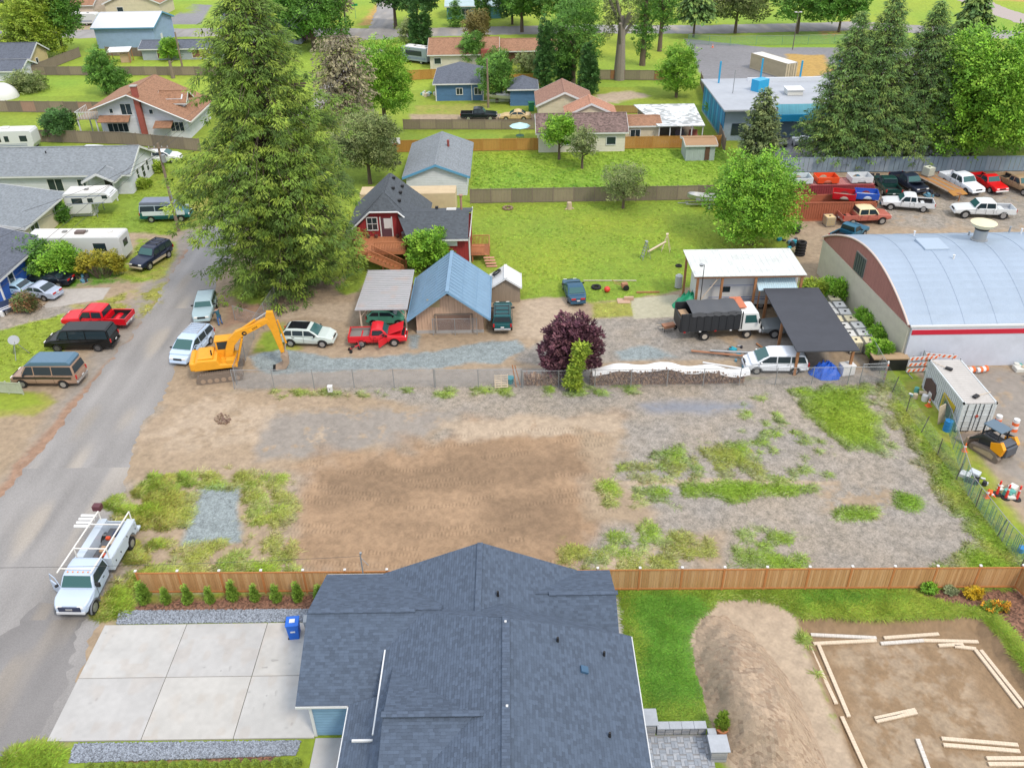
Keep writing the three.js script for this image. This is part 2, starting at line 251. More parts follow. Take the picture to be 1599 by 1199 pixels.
patch('grass', [[-25.43,-21.57], [-25.36,-25.93], [-23.52,-26.08], [-21.8,-25.42], [-12.09,-25.63], [-11.13,-21.38]], .3, .4);
patch('mulch', [[-22.12,-25.43], [-12.02,-25.62], [-11.91,-24.86], [-21.94,-25.01]], .15, .25, .8);
// ---- contractor's yard and the wrecking yard
patch('dirt', [[31.96,-60.44], [42.47,-60.74], [58.11,-60.29], [41.41,-36.09], [32.21,-37.33], [32.86,-58.06]], .5, .5);
patch('lane', [[33.64,-59.99], [44.55,-58.69], [41.17,-41.74], [33.8,-41.9], [33.44,-50.26]], 1, 1, .7);
patch('dirt', [[32.91,-110.14], [74.62,-108.14], [63.41,-77.14], [30.52,-75.45], [26.1,-61.22], [29.28,-58.16], [26.91,-71.54], [29.07,-81.41]], .6, .5);
patch('gravel', [[44.83,-99.11], [70.1,-100.15], [62.52,-86.76], [40.94,-88.5]], 1.2, 1.2, .7);
// ---- farther plots
patch('meadow', [[-5.65,-116.52], [29.42,-117.53], [27.24,-99.88], [-5.11,-101.31]], .3, .4);
patch('grassdark', [[-5.58,-114.62], [17.52,-114.82], [9.45,-101.1], [-5.13,-101.75]], 2, 1.5, .35);
patch('grass', [[-18.63,-125.33], [3.88,-124.75], [3.79,-122.03], [-18.26,-122.29]], .3, .3);
patch('dirt', [[-15.85,-135.73], [4.18,-134.59], [4.05,-130.5], [-15.43,-131.25]], .5, .4);
patch('grassdry', [[-15.26,-140.42], [-3.93,-141.63], [-3.8,-135.04], [-14.85,-135.67]], .6, .6, .7);
patch('dirtpale', [[14.06,-145.23], [20.14,-147.28], [22.89,-143.89], [16.73,-140.4], [13.65,-140.58]], .8, 1, .8);
patch('asphalt', [[36.06,-187.85], [51.12,-178.25], [85.42,-175.67], [77.9,-153], [53.52,-149.35], [44.36,-121.39], [61.87,-116.71], [57.68,-107.22], [32.77,-107.91], [32.9,-121.1], [32.77,-143.29]], .3, .3);
patch('straw', [[53.09,-172.49], [59.62,-170.93], [57.65,-158.95], [52.93,-154.64], [49.33,-155.79]], .6, .8);
patch('straw', [[-34.2,-207.13], [-33.46,-235.83], [-31.81,-235.68], [-29.99,-208.25]], 1, 1);
patch('straw', [[64.79,-185.6], [75.57,-197.94], [77.98,-204.97], [66.09,-198.73]], 1, 1, .6);
patch('straw', [[119.42,-225.8], [136.37,-217.2], [176.33,-287.78], [139.47,-292.36]], 2, 1);
patch('asphalt', [[-81.05,-212.55], [-71.59,-211.75], [-76.23,-237.09], [-81.88,-239.48]], .5, .4);
patch('dirt', [[-105.41,-220.85], [-94.9,-221.54], [-86.99,-200.86], [-94.31,-198.08]], 1, 1, .7);
patch('dirtred', [[-32.83,-154.87], [-33.74,-170.19], [-32.51,-170.1], [-31.13,-154.76]], 1, .8);
patch('meadow', [[-196.34,-237.27], [-77.95,-226.66], [-125.49,-381.42], [-325.54,-410.39]], 3, 3);
const SOIL = LAYERS.find(L => L.t === 'soil');
function groundColor(x, z) {
  const n = .55 * vn(x * 3.1, z * 3.1) + .45 * vn(x * 9.3 + 5, z * 9.3);
  let c = z > -150 ? TYPES.grass(x, z, n) : TYPES.meadow(x, z, n);
  for (const L of LAYERS) { const w = weight(L, x, z); if (w > .003) { const t = TYPES[L.t](x, z, n); c = [c[0] + (t[0] - c[0]) * w, c[1] + (t[1] - c[1]) * w, c[2] + (t[2] - c[2]) * w]; } }
  if (x > -18 && x < 8 && z > -52 && z < -37) { // lug marks of a crawler pressed into the loose soil, in long passes
    const w = weight(SOIL, x, z); if (w > .05) { const zz = z + .5 * Math.sin(x * .25) + .25 * vn(x * .3, 2), row = Math.floor(zz / .55), u = zz / .55 - row, on = vn(x * .3 + row * 7.3, row) * .6 + .4 * fb(x * .15 + 3, z * .2) > .56 && u > .12 && u < .8; if (on) { const k = ((x * 4.2 + (row % 2) * .5 + .3 * vn(x * 3, z * 3)) % 1 + 1) % 1 < .42 ? .86 : 1.07; c = c.map(v => v * (1 + (k - 1) * w)); } } }
  return c;
}
function grassAt(x, z) { let g = 0; for (const L of LAYERS) { const w = weight(L, x, z); if (w > .01) g += ((L.t.startsWith('grass') || L.t === 'meadow' ? 1 : 0) - g) * w; } return g; }
const PIT = [[15.87,-33.24], [26.03,-33.15], [27.17,-27.8], [25.23,-20.9], [16.31,-21.02], [16.02,-26.55]];
const pitDepth = (x, z) => -.55 * ss(-.05, .22, sdist(PIT, x, z) + .12 * (fb(x * 2, z * 2) - .5));
const MOUND = [12.0, -27.6];
const rough = (x, z) => .05 * (fb(x * .8, z * .8) - .5) + .03 * (vn(x * 4, z * 4) - .5);
function tile(name, x0, x1, z0, z1, res, hfn, seg = 1) { // z0 far, z1 near; res metres per texel
  const w = Math.min(2048, Math.round((x1 - x0) / res)), h = Math.min(2048, Math.round((z1 - z0) / res));
  const map = texFrom(w, h, (i, j) => groundColor(x0 + (i + .5) / w * (x1 - x0), z1 - (j + .5) / h * (z1 - z0)));
  map.wrapS = map.wrapT = THREE.ClampToEdgeWrapping;
  const nx = hfn ? Math.round((x1 - x0) / seg) : 1, nz = hfn ? Math.round((z1 - z0) / seg) : 1;
  const g = new THREE.PlaneGeometry(x1 - x0, z1 - z0, nx, nz); g.rotateX(-Math.PI / 2); g.translate((x0 + x1) / 2, 0, (z0 + z1) / 2);
  if (hfn) { const p = g.attributes.position; for (let i = 0; i < p.count; i++) p.setY(i, hfn(p.getX(i), p.getZ(i))); g.computeVertexNormals(); }
  return struct(name, [g], new THREE.MeshStandardMaterial({ map, roughness: 1, bumpMap: rep(bumpT, (x1 - x0) / 1.6, (z1 - z0) / 1.6), bumpScale: .035 }));
}
const edge = (x, z, x0, x1, z0, z1) => cl(Math.min(x - x0, x1 - x, z - z0, z1 - z) / 1.2);
tile('vacant_lot_ground', -23, 31, -58, -36.4, .037, (x, z) => rough(x, z) * edge(x, z, -23, 31, -58, -36.4), .4);
tile('house_plot_ground', -23, 31, -36.4, -14, .042, (x, z) => (pitDepth(x, z) + rough(x, z) * .7 * (x > 6 ? 1 : 0)) * edge(x, z, -23, 31, -36.4, -14), .3);
tile('neighbour_yard_ground', -23, 31, -98, -58, .065);
tile('street_side_ground', -75, -23, -112, -14, .075);
tile('contractor_yard_ground', 31, 75, -112, -14, .11);
tile('middle_ground', -23, 31, -112, -98, .09);
tile('far_plots_ground', -160, 160, -262, -112, .2);
{ const t = texFrom(512, 512, (i, j) => { const n = .5 * tn(i / 8, j / 8, 64) + .5 * tn(i / 64, j / 64, 8); return [.14 + .12 * n, .24 + .04 * n, .03]; });
  const g = new THREE.PlaneGeometry(2400, 2000); g.rotateX(-Math.PI / 2); g.translate(0, -.6, -700);
  struct('ground', [g], new THREE.MeshStandardMaterial({ map: rep(t, 60, 50), roughness: 1 })); }
// ---- roads
function ribbon(name, line, wd, mat, y = .006, jag = .5) { // line of [x,z], width wd (number or per point), ragged edges
  const pos = [], idx = []; const N = [];
  for (let i = 0; i < line.length - 1; i++) { const L = Math.hypot(line[i + 1][0] - line[i][0], line[i + 1][1] - line[i][1]), n = Math.max(2, Math.round(L / .35)); for (let k = 0; k < n + (i === line.length - 2 ? 1 : 0); k++) { const t = k / n; N.push([line[i][0] + (line[i + 1][0] - line[i][0]) * t, line[i][1] + (line[i + 1][1] - line[i][1]) * t, wd[i] + (wd[i + 1] - wd[i]) * t]); } }
  N.forEach((q, i) => { const a = N[Math.max(0, i - 3)], b = N[Math.min(N.length - 1, i + 3)], dx = b[0] - a[0], dz = b[1] - a[1], L = Math.hypot(dx, dz), nx = -dz / L, nz = dx / L;
    const w1 = q[2] / 2 + jag * 2 * (fb(i * .22, 3) - .5) + jag * .7 * (hash2(i, 3) - .5), w2 = q[2] / 2 + jag * 2 * (fb(i * .22, 70) - .5) + jag * .7 * (hash2(i, 70) - .5);
    pos.push(q[0] + nx * w1, y, q[1] + nz * w1, q[0] - nx * w2, y, q[1] - nz * w2); if (i) idx.push(2 * i - 2, 2 * i, 2 * i - 1, 2 * i - 1, 2 * i, 2 * i + 1); });
  const g = new THREE.BufferGeometry(); g.setAttribute('position', new THREE.Float32BufferAttribute(pos, 3)); g.setIndex(idx); const h = g.toNonIndexed(); h.computeVertexNormals();
  if (h.attributes.normal.getY(0) < 0) { const p = h.attributes.position; for (let i = 0; i < p.count; i += 3) { const t = [p.getX(i + 1), p.getY(i + 1), p.getZ(i + 1)]; p.setXYZ(i + 1, p.getX(i + 2), p.getY(i + 2), p.getZ(i + 2)); p.setXYZ(i + 2, ...t); } h.computeVertexNormals(); }
  const p = h.attributes.position, uv = new Float32Array(p.count * 2); for (let i = 0; i < p.count; i++) { uv[2 * i] = p.getX(i); uv[2 * i + 1] = p.getZ(i); }
  h.setAttribute('uv', new THREE.BufferAttribute(uv, 2)); return struct(name, [h], mat);
}
const roadT = texFrom(1024, 1024, (i, j) => { const s = .55 * tn(i / 32, j / 256, 32) + .45 * tn(i / 128, j / 128, 8), g = tn(i / 2, j / 2, 512), d = ss(.5, .85, tn(i / 64 + 3, j / 256, 16)), k = .72 + .42 * s + .22 * (g - .5); return [(.28 + .06 * d) * k, (.27 + .04 * d) * k, (.265 + .01 * d) * k]; });
const roadM = new THREE.MeshStandardMaterial({ map: rep(roadT, 1 / 24), roughness: .95, bumpMap: rep(bumpT, 1.5), bumpScale: .012 });
{ const Lf = [[-33.9,-18.9], [-34.44,-30.08], [-35.13,-38.66], [-34.91,-49.92], [-34.57,-59.35], [-34.33,-68.32], [-34.75,-80.05], [-35.4,-92.47], [-35.7,-102.65], [-35.17,-123.76], [-33.1,-151.44], [-29.96,-183.16]], Rt = [[-22.7,-18.76], [-23.75,-29.9], [-25.27,-37.39], [-28.18,-50.37], [-28.5,-59.18], [-29.19,-68.87], [-29.71,-79.87], [-31,-91.92], [-31.4,-102.02], [-31.35,-122.37], [-30.09,-151.25], [-24.97,-182.79]];
  ribbon('street', Lf.map((p, i) => [(p[0] + Rt[i][0]) / 2, (p[1] + Rt[i][1]) / 2]), Lf.map((p, i) => Math.hypot(p[0] - Rt[i][0], p[1] - Rt[i][1])), roadM); }
const roadOld = new THREE.MeshStandardMaterial({ map: rep(roadT, 1 / 17), color: new THREE.Color(.78, .78, .79), roughness: .95, bumpMap: rep(bumpT, 1.5), bumpScale: .012 });
ribbon('old_asphalt', [[-27.85,-20.74], [-27.16,-27.6], [-27.26,-31.65], [-26.7,-35.12]], [6.2, 6, 5.2, 2.6], roadOld, .011, .6);
ribbon('highway', [[-157.39,-204.4], [-51.95,-202.17], [-29.44,-198.29], [-10.63,-198.81], [14.56,-199.51], [41.99,-196.57], [76.92,-197.83], [115.54,-180.4]], [9, 9, 10, 9, 9, 9, 9, 9], roadM, .012);
ribbon('side_road', [[-28.17,-191.61], [-29.11,-208.17], [-30.57,-229.26], [-36.61,-285.64]], [7, 5, 4.6, 4.6], roadM, .018);
ribbon('far_lane', [[115.47,-245.65], [112.54,-217.73], [113.47,-201.9], [115.37,-175.7]], [7, 7, 7, 7], M('farlane', [.36, .31, .29], .95), .018);

// ---------------------------------------------------------------- roof and wall materials
function shingles(key, col, vary = .35) { // four metres a side: 24 courses of tabs, each tab its own tone; relief from the bump
  const c = Array.isArray(col) ? col : hexL(col), R = 28, off = key.length * 17;
  const t = texFrom(512, 512, (i, j) => { const r = Math.floor(j / 512 * R), o = hash2(r, off), q = Math.floor(i / 512 * 17 + o) % 17, k = 1 + vary * 2 * (hash2(q, r + off) - .5) + .22 * (hash2(i + off, j) - .5); return c.map(v => v * k); });
  const b = texFrom(512, 512, (i, j) => { const y = j / 512 * R, r = Math.floor(y), o = hash2(r, off), xf = (i / 512 * 17 + o) % 1; const v = (xf < .05 ? .15 : .5 + .3 * hash2(Math.floor(i / 512 * 17 + o) % 17, r)) * (1 - (y - r) * .8); return [v, v, v]; }, false);
  return M('shingle' + key, [1, 1, 1], .92, { map: rep(t, .25), bumpMap: rep(b, .25), bumpScale: .03 });
}
const lapB = texFrom(8, 256, (i, j) => { const v = 1 - (j % 32) / 32; return [v, v, v]; }, false);
const siding = (key, col) => M('siding' + key, col, .7, { map: rep(grainT, .3), bumpMap: rep(lapB, .6, .6), bumpScale: .03 });
const battB = texFrom(256, 8, (i, j) => { const v = (i % 32) < 4 ? 0 : 1; return [v, v, v]; }, false);
const boards = (key, col) => M('boards' + key, col, .8, { map: rep(streakT, .4), bumpMap: rep(battB, .5, .5), bumpScale: .03 });
const roofNew = shingles('new', [.07, .096, .142], .19), roofGrey = shingles('grey', [.2, .225, .25], .16), roofDark = shingles('dark', [.075, .088, .105], .16), roofBrown = shingles('brown', [.28, .15, .09], .22), roofMoss = shingles('moss', [.16, .11, .1], .45), roofSlate = shingles('slate', [.1, .115, .15], .2);
const trimW = M('trim', [.62, .64, .66], .5), wallWhite = siding('white', [.62, .66, .72]), wallBlue = siding('blue', [.07, .17, .33]), wallCream = siding('cream', [.62, .56, .42]), wallRed = boards('red', [.36, .035, .04]), wallTan = boards('tan', [.62, .43, .31]);
const cedar = grain('cedar', [.55, .22, .07], .85, .6, streakT), cedarB = [[.56, .32, .14], [.52, .29, .12], [.6, .36, .17], [.5, .27, .11]].map((c, i) => grain('cedb' + i, c, .85, .5, streakT));
const woodGrey = [[.26, .21, .17], [.32, .26, .2], [.22, .18, .15]].map((c, i) => grain('wgrey' + i, c, .9, .5, streakT)), woodOrange = [[.52, .27, .07], [.46, .22, .05]].map((c, i) => grain('worange' + i, c, .85, .5, streakT));
const timber = grain('timber', [.42, .2, .09], .85, .6, streakT), lumber = grain('lumber', [.72, .6, .46], .8, .7, streakT), redwood = grain('redwood', [.5, .2, .09], .8, .6, streakT);
const concM = grain('conc', [.4, .39, .38], .9, .35);

function win(par, side, W, D, u, y, w, h, o = {}) { // a window (frame, pane, glazing bars) or a door on one face of a W x D box
  const nm = o.door ? 'door' : 'window', pane = o.mat || glassM, fr = o.frame || trimW, f = .09, g = new THREE.Group();
  const geos = o.door ? [bx(w, h, .08, 0, 0, .03)] : [bx(w + 2 * f, f, .1, 0, h / 2 + f / 2, .04), bx(w + 2 * f, f, .1, 0, -h / 2 - f / 2, .04), bx(f, h, .1, -w / 2 - f / 2, 0, .04), bx(f, h, .1, w / 2 + f / 2, 0, .04)];
  if (!o.door) { for (let i = 1; i < (o.nx || 1); i++) geos.push(bx(.05, h, .08, -w / 2 + w * i / o.nx, 0, .04)); for (let i = 1; i < (o.ny || 1); i++) geos.push(bx(w, .05, .08, 0, -h / 2 + h * i / o.ny, .04)); }
  const m = mesh(nm, geos, o.door ? pane : fr, par);
  if (!o.door) mesh('pane', [bx(w, h, .03, 0, 0, .02)], pane, m); else mesh('handle', [bx(.06, .12, .08, w * .38, 0, .1)], chromeM, m);
  if (side === 'n') m.position.set(u, y, D / 2); else if (side === 'f') { m.position.set(u, y, -D / 2); m.rotation.y = Math.PI; } else if (side === 'r') { m.position.set(W / 2, y, u); m.rotation.y = Math.PI / 2; } else { m.position.set(-W / 2, y, u); m.rotation.y = -Math.PI / 2; }
  return m;
}
function gable(par, W, D, h, rise, axis, wall, roof, o = {}) { // box with a gable roof; ridge along axis
  const oh = o.oh ?? .45, T = o.t ?? .16, x = o.x || 0, z = o.z || 0, add = (n, g, m) => { for (const q of g) q.translate(x, 0, z); return mesh(n, g, m, par); };
  if (wall) { const w = [bx(W, h, D, 0, h / 2, 0)];
    const e = ext(axis === 'z' ? [[-W / 2, h], [W / 2, h], [0, h + rise]] : [[-D / 2, h], [D / 2, h], [0, h + rise]], axis === 'z' ? D : W); if (axis === 'x') e.rotateY(Math.PI / 2); w.push(e); add('wall', w, wall); }
  const S = axis === 'z' ? W / 2 : D / 2, L = (axis === 'z' ? D : W) / 2 + (o.rake ?? oh), k = rise / S, ey = h - k * oh, top = h + rise + .01;
  const P = (s, l, y) => axis === 'z' ? [s, y, l] : [l, y, s];
  for (const sg of [-1, 1]) { const a = P(sg * (S + oh), -L, ey), b = P(sg * (S + oh), L, ey), c = P(0, L, top), d = P(0, -L, top); add('roof_slope', [(sg > 0) === (axis === 'z') ? slab(b, a, d, c, T) : slab(a, b, c, d, T)], roof); }
  const cap = axis === 'z' ? bx(.3, .06, 2 * L, 0, top + T * 1.02, 0) : bx(2 * L, .06, .3, 0, top + T * 1.02, 0); add('ridge_cap', [cap], roof);
  if (o.trim !== null) { const f = [], tm = o.trim || trimW; for (const sg of [-1, 1]) { const e = P(sg * (S + oh + .03), 0, ey + .02); f.push(axis === 'z' ? bx(.06, .2, 2 * L, ...e) : bx(2 * L, .2, .06, ...e));
      for (const lg of [-1, 1]) { const l = lg * (L + .03), l2 = lg * (L - .02); const q = [P(sg * (S + oh), l, ey - .12), P(0, l, top - .12), P(0, l, top + T + .02), P(sg * (S + oh), l, ey + T + .02)]; f.push(slab(...q, .04 * (sg * lg * (axis === 'z' ? 1 : -1)))); } }
    add('fascia', f, tm); }
}
function hip(par, W, D, h, rise, roof, o = {}) { // hip roof over a box
  const oh = o.oh ?? .45, a = W / 2 + oh, b = D / 2 + oh, y0 = h - .05, y1 = h + rise, T = .14, long = a >= b, r = Math.abs(a - b), x = o.x || 0, z = o.z || 0;
  const E = long ? [[-r, y1, 0], [r, y1, 0]] : [[0, y1, -r], [0, y1, r]];
  const up = v => [v[0], v[1] + T, v[2]], c = [[-a, y0, b], [a, y0, b], [a, y0, -b], [-a, y0, -b]], C = c.map(up), R = E.map(up), F = (n, pts) => { const g = tri(pts); g.translate(x, 0, z); mesh(n, [g], roof, par); };
  if (long) { F('roof_slope', [C[0], C[1], R[1], C[0], R[1], R[0]]); F('roof_slope', [C[2], C[3], R[0], C[2], R[0], R[1]]); F('roof_slope', [C[1], C[2], R[1]]); F('roof_slope', [C[3], C[0], R[0]]); }
  else { F('roof_slope', [C[1], C[2], R[0], C[1], R[0], R[1]]); F('roof_slope', [C[3], C[0], R[1], C[3], R[1], R[0]]); F('roof_slope', [C[0], C[1], R[1]]); F('roof_slope', [C[2], C[3], R[0]]); }
  mesh('fascia', [bx(2 * a, .2, .06, x, y0 + .03, z + b), bx(2 * a, .2, .06, x, y0 + .03, z - b), bx(.06, .2, 2 * b, x + a, y0 + .03, z), bx(.06, .2, 2 * b, x - a, y0 + .03, z), bx(2 * a - .1, .05, 2 * b - .1, x, y0 - .03, z)], trimW, par);
}
const pipe = (par, x, y, z, m = blackM) => mesh('roof_vent', [cyl(.07, .09, .5, x, y, z, 'y', 8), cyl(.12, .05, .08, x, y + .26, z, 'y', 8)], m, par);
const box = (par, n, w, h, d, x, y, z, m, ry) => mesh(n, [bx(w, h, d, x, y, z, ry)], m, par);

// ---------------------------------------------------------------- the new house in front
{ const t = thing('new_house', 'new house with dark blue-grey shingle roof beside the concrete driveway', 'house', 0, 0);
  const B = (x0, x1, y0, y1, z0, z1) => bx(x1 - x0, y1 - y0, z1 - z0, (x0 + x1) / 2, (y0 + y1) / 2, (z0 + z1) / 2), wl = siding('newblue', [.2, .36, .52]);
  mesh('wall', [B(-10.2, -6.4, 0, 3.2, -33.7, -26.3), B(-7.6, 5, 0, 3.2, -33.7, -14), B(-6.1, 4.9, 3.1, 4.0, -26.5, -14)], wl, t);
  for (const q of [bx(.14, 3.1, .14, -10.2, 1.55, -26.3), bx(.12, 3.1, .12, -8.0, 1.55, -26.24)]) mesh('corner_trim', [q], trimW, t);
  const k = .417, R = (n, a, b, c, d) => mesh(n, [slab(a, b, c, d, .14)], roofNew, t);
  // garage wing, ridge along x
  R('roof_slope', [-10.65, 3, -25.75], [-3.9, 3, -25.75], [-3.9, 4.73, -29.95], [-10.65, 4.73, -29.95]);
  R('roof_slope', [-3.9, 3, -34.15], [-10.65, 3, -34.15], [-10.65, 4.73, -29.95], [-3.9, 4.73, -29.95]);
  mesh('ridge_cap', [bx(5.4, .05, .3, -7.9, 4.9, -29.95)], roofNew, t);
  mesh('wall', [(() => { const e = ext([[-3.75, 3], [3.75, 3], [0, 4.6]], .2); e.rotateY(Math.PI / 2); e.translate(-10.25, 0, -29.95); return e; })()], wl, t);
  // rear gable, ridge along z
  R('roof_slope', [3.9, 2.8, -34.2], [-2.02, 5.25, -34.2], [-2.02, 5.25, -27], [3.9, 2.8, -27]);
  R('roof_slope', [-2.02, 5.25, -34.2], [-7.6, 2.95, -34.2], [-7.6, 2.95, -29], [-2.02, 5.25, -29]);
  mesh('ridge_cap', [bx(.3, .05, 6.4, -2.02, 5.42, -30.95)], roofNew, t);
  // wing toward the garden, ridge along x
  R('roof_slope', [0, 3, -28.9], [5.1, 3, -28.9], [5.1, 4.1, -31.5], [0, 4.1, -31.5]);
  R('roof_slope', [5.1, 3, -34.2], [0, 3, -34.2], [0, 4.1, -31.5], [5.1, 4.1, -31.5]);
  mesh('ridge_cap', [bx(3.6, .05, .28, 3.4, 4.27, -31.5)], roofNew, t);
  // main roof, ridge along z, hipped at the back
  R('roof_slope', [5.55, 3.83, -13], [5.55, 3.83, -28.9], [-.6, 6.4, -27.9], [-.6, 6.4, -13]);
  R('roof_slope', [-6.5, 4, -30.6], [-6.5, 4, -13], [-.6, 6.4, -13], [-.6, 6.4, -27.9]);
  mesh('roof_slope', [tri([[5.55, 3.97, -28.9], [-.8, 5.0, -30.2], [-.6, 6.54, -27.9]])], roofNew, t); mesh('roof_slope', [tri([[-.8, 5.0, -30.2], [-6.5, 4.1, -30.6], [-.6, 6.54, -27.9]])], roofNew, t);
  mesh('ridge_cap', [bx(.34, .05, 15.2, -.6, 6.57, -20.4)], roofNew, t);
  // front gable toward the street, ridge along x
  R('roof_slope', [-1.4, 5.98, -23], [-5.9, 5.98, -23], [-6.05, 4.33, -26.95], [-1.4, 4.33, -26.95]);
  R('roof_slope', [-5.9, 5.98, -23], [-1.4, 5.98, -23], [-1.4, 3.9, -18], [-6.05, 3.9, -18]);
  mesh('ridge_cap', [bx(4.4, .05, .3, -3.75, 6.15, -23)], roofNew, t);
  mesh('wall', [(() => { const e = ext([[-4, 4.1], [4, 4.1], [0, 5.8]], .2); e.rotateY(Math.PI / 2); e.translate(-5.75, 0, -23); return e; })()], wl, t);
  // porch slope
  R('roof_slope', [-8.06, 3, -25.75], [-8.06, 3, -14], [-6.2, 3.78, -14], [-6.2, 3.78, -25.75]);
  const gut = trimW; // white gutters and barge boards
  mesh('gutter', [bx(.12, .1, 5.2, -6.56, 4.08, -26.05)], gut, t); mesh('gutter', [bx(1, .1, .1, -7.05, 3.75, -23.4)], gut, t);
  mesh('gutter', [bx(.12, .12, 15, 5.6, 3.85, -21.4)], gut, t); mesh('gutter', [bx(2.62, .12, .12, -9.35, 3.02, -25.72)], gut, t); mesh('gutter', [bx(.12, .12, 11.6, -8.12, 3.02, -19.9)], gut, t);
  mesh('gutter', [bx(3.2, .1, .12, -9, 3.02, -34.22)], gut, t); mesh('gutter', [bx(1.6, .1, .12, 4.3, 3.02, -34.24)], gut, t);
  for (const [x, z] of [[-1.04, -30.7], [1.83, -27.3], [4.06, -27.2], [3.88, -22.8]]) mesh('roof_vent', [cyl(.06, .07, .34, x, (z < -29 ? 4.9 : 6.4 - (x + .6) * .418) + .26, z, 'y', 8)], blackM, t);
  mesh('roof_vent', [bx(.36, .2, .36, 3.0, 5.08, -26, 0, 0, -.39)], M('bluevent', [.04, .1, .18], .5), t);
  for (const [x, z] of [[-.62, -27.6], [-.55, -23], [-.6, -19.8]]) mesh('ridge_clip', [bx(.1, .05, .1, x, 6.63, z)], trimW, t);
}
// driveway slabs, each poured piece of its own
const slabT = texFrom(512, 512, (i, j) => { const b = .55 * tn(i / 64, j / 64, 8) + .45 * tn(i / 16, j / 16, 32), st = ss(.62, .82, tn(i / 36.57 + 2, j / 73.14, 14)) * .5, oil = ss(.8, .9, tn(i / 16 + 5, j / 16, 32)) * ss(.55, .8, tn(i / 128, j / 128, 4)), k = .86 + .2 * b + .08 * (hash2(i, j) - .5) - .28 * oil; return [.45 * k - .02 * st, .445 * k - .045 * st, .435 * k - .065 * st]; });
const slabM = i => M('slabm' + i, [[.98, .98, .98], [.93, .93, .94], [1, .99, .97]][i], .9, { map: (() => { const t = rep(slabT, .13); t.offset.set(i * .37, i * .21); return t; })(), bumpMap: rep(bumpT, .6), bumpScale: .006 });
{ const xs = [-23.6, -18.9, -14.3, -10.25], zs = [-33.5, -29.85, -26.1];
  const d = struct('driveway', [bx(.2, .02, .2, -10.4, .02, -33.3)], concM);
  for (let i = 0; i < 3; i++) for (let j = 0; j < 2; j++) { const g = rb(xs[i + 1] - xs[i] - .035, .14, zs[j + 1] - zs[j] - .035, .012, (xs[i] + xs[i + 1]) / 2, .03 + .001 * i, (zs[j] + zs[j + 1]) / 2); mesh('slab', [g], slabM((i + j) % 3), d); }
  for (const [x0, x1, z0, z1] of [[-10.2, -7.7, -26.1, -23.4], [-10.6, -7.7, -23.36, -14]]) mesh('slab', [rb(x1 - x0 - .03, .14, z1 - z0 - .03, .012, (x0 + x1) / 2, .028, (z0 + z1) / 2)], slabM(1), d);
}
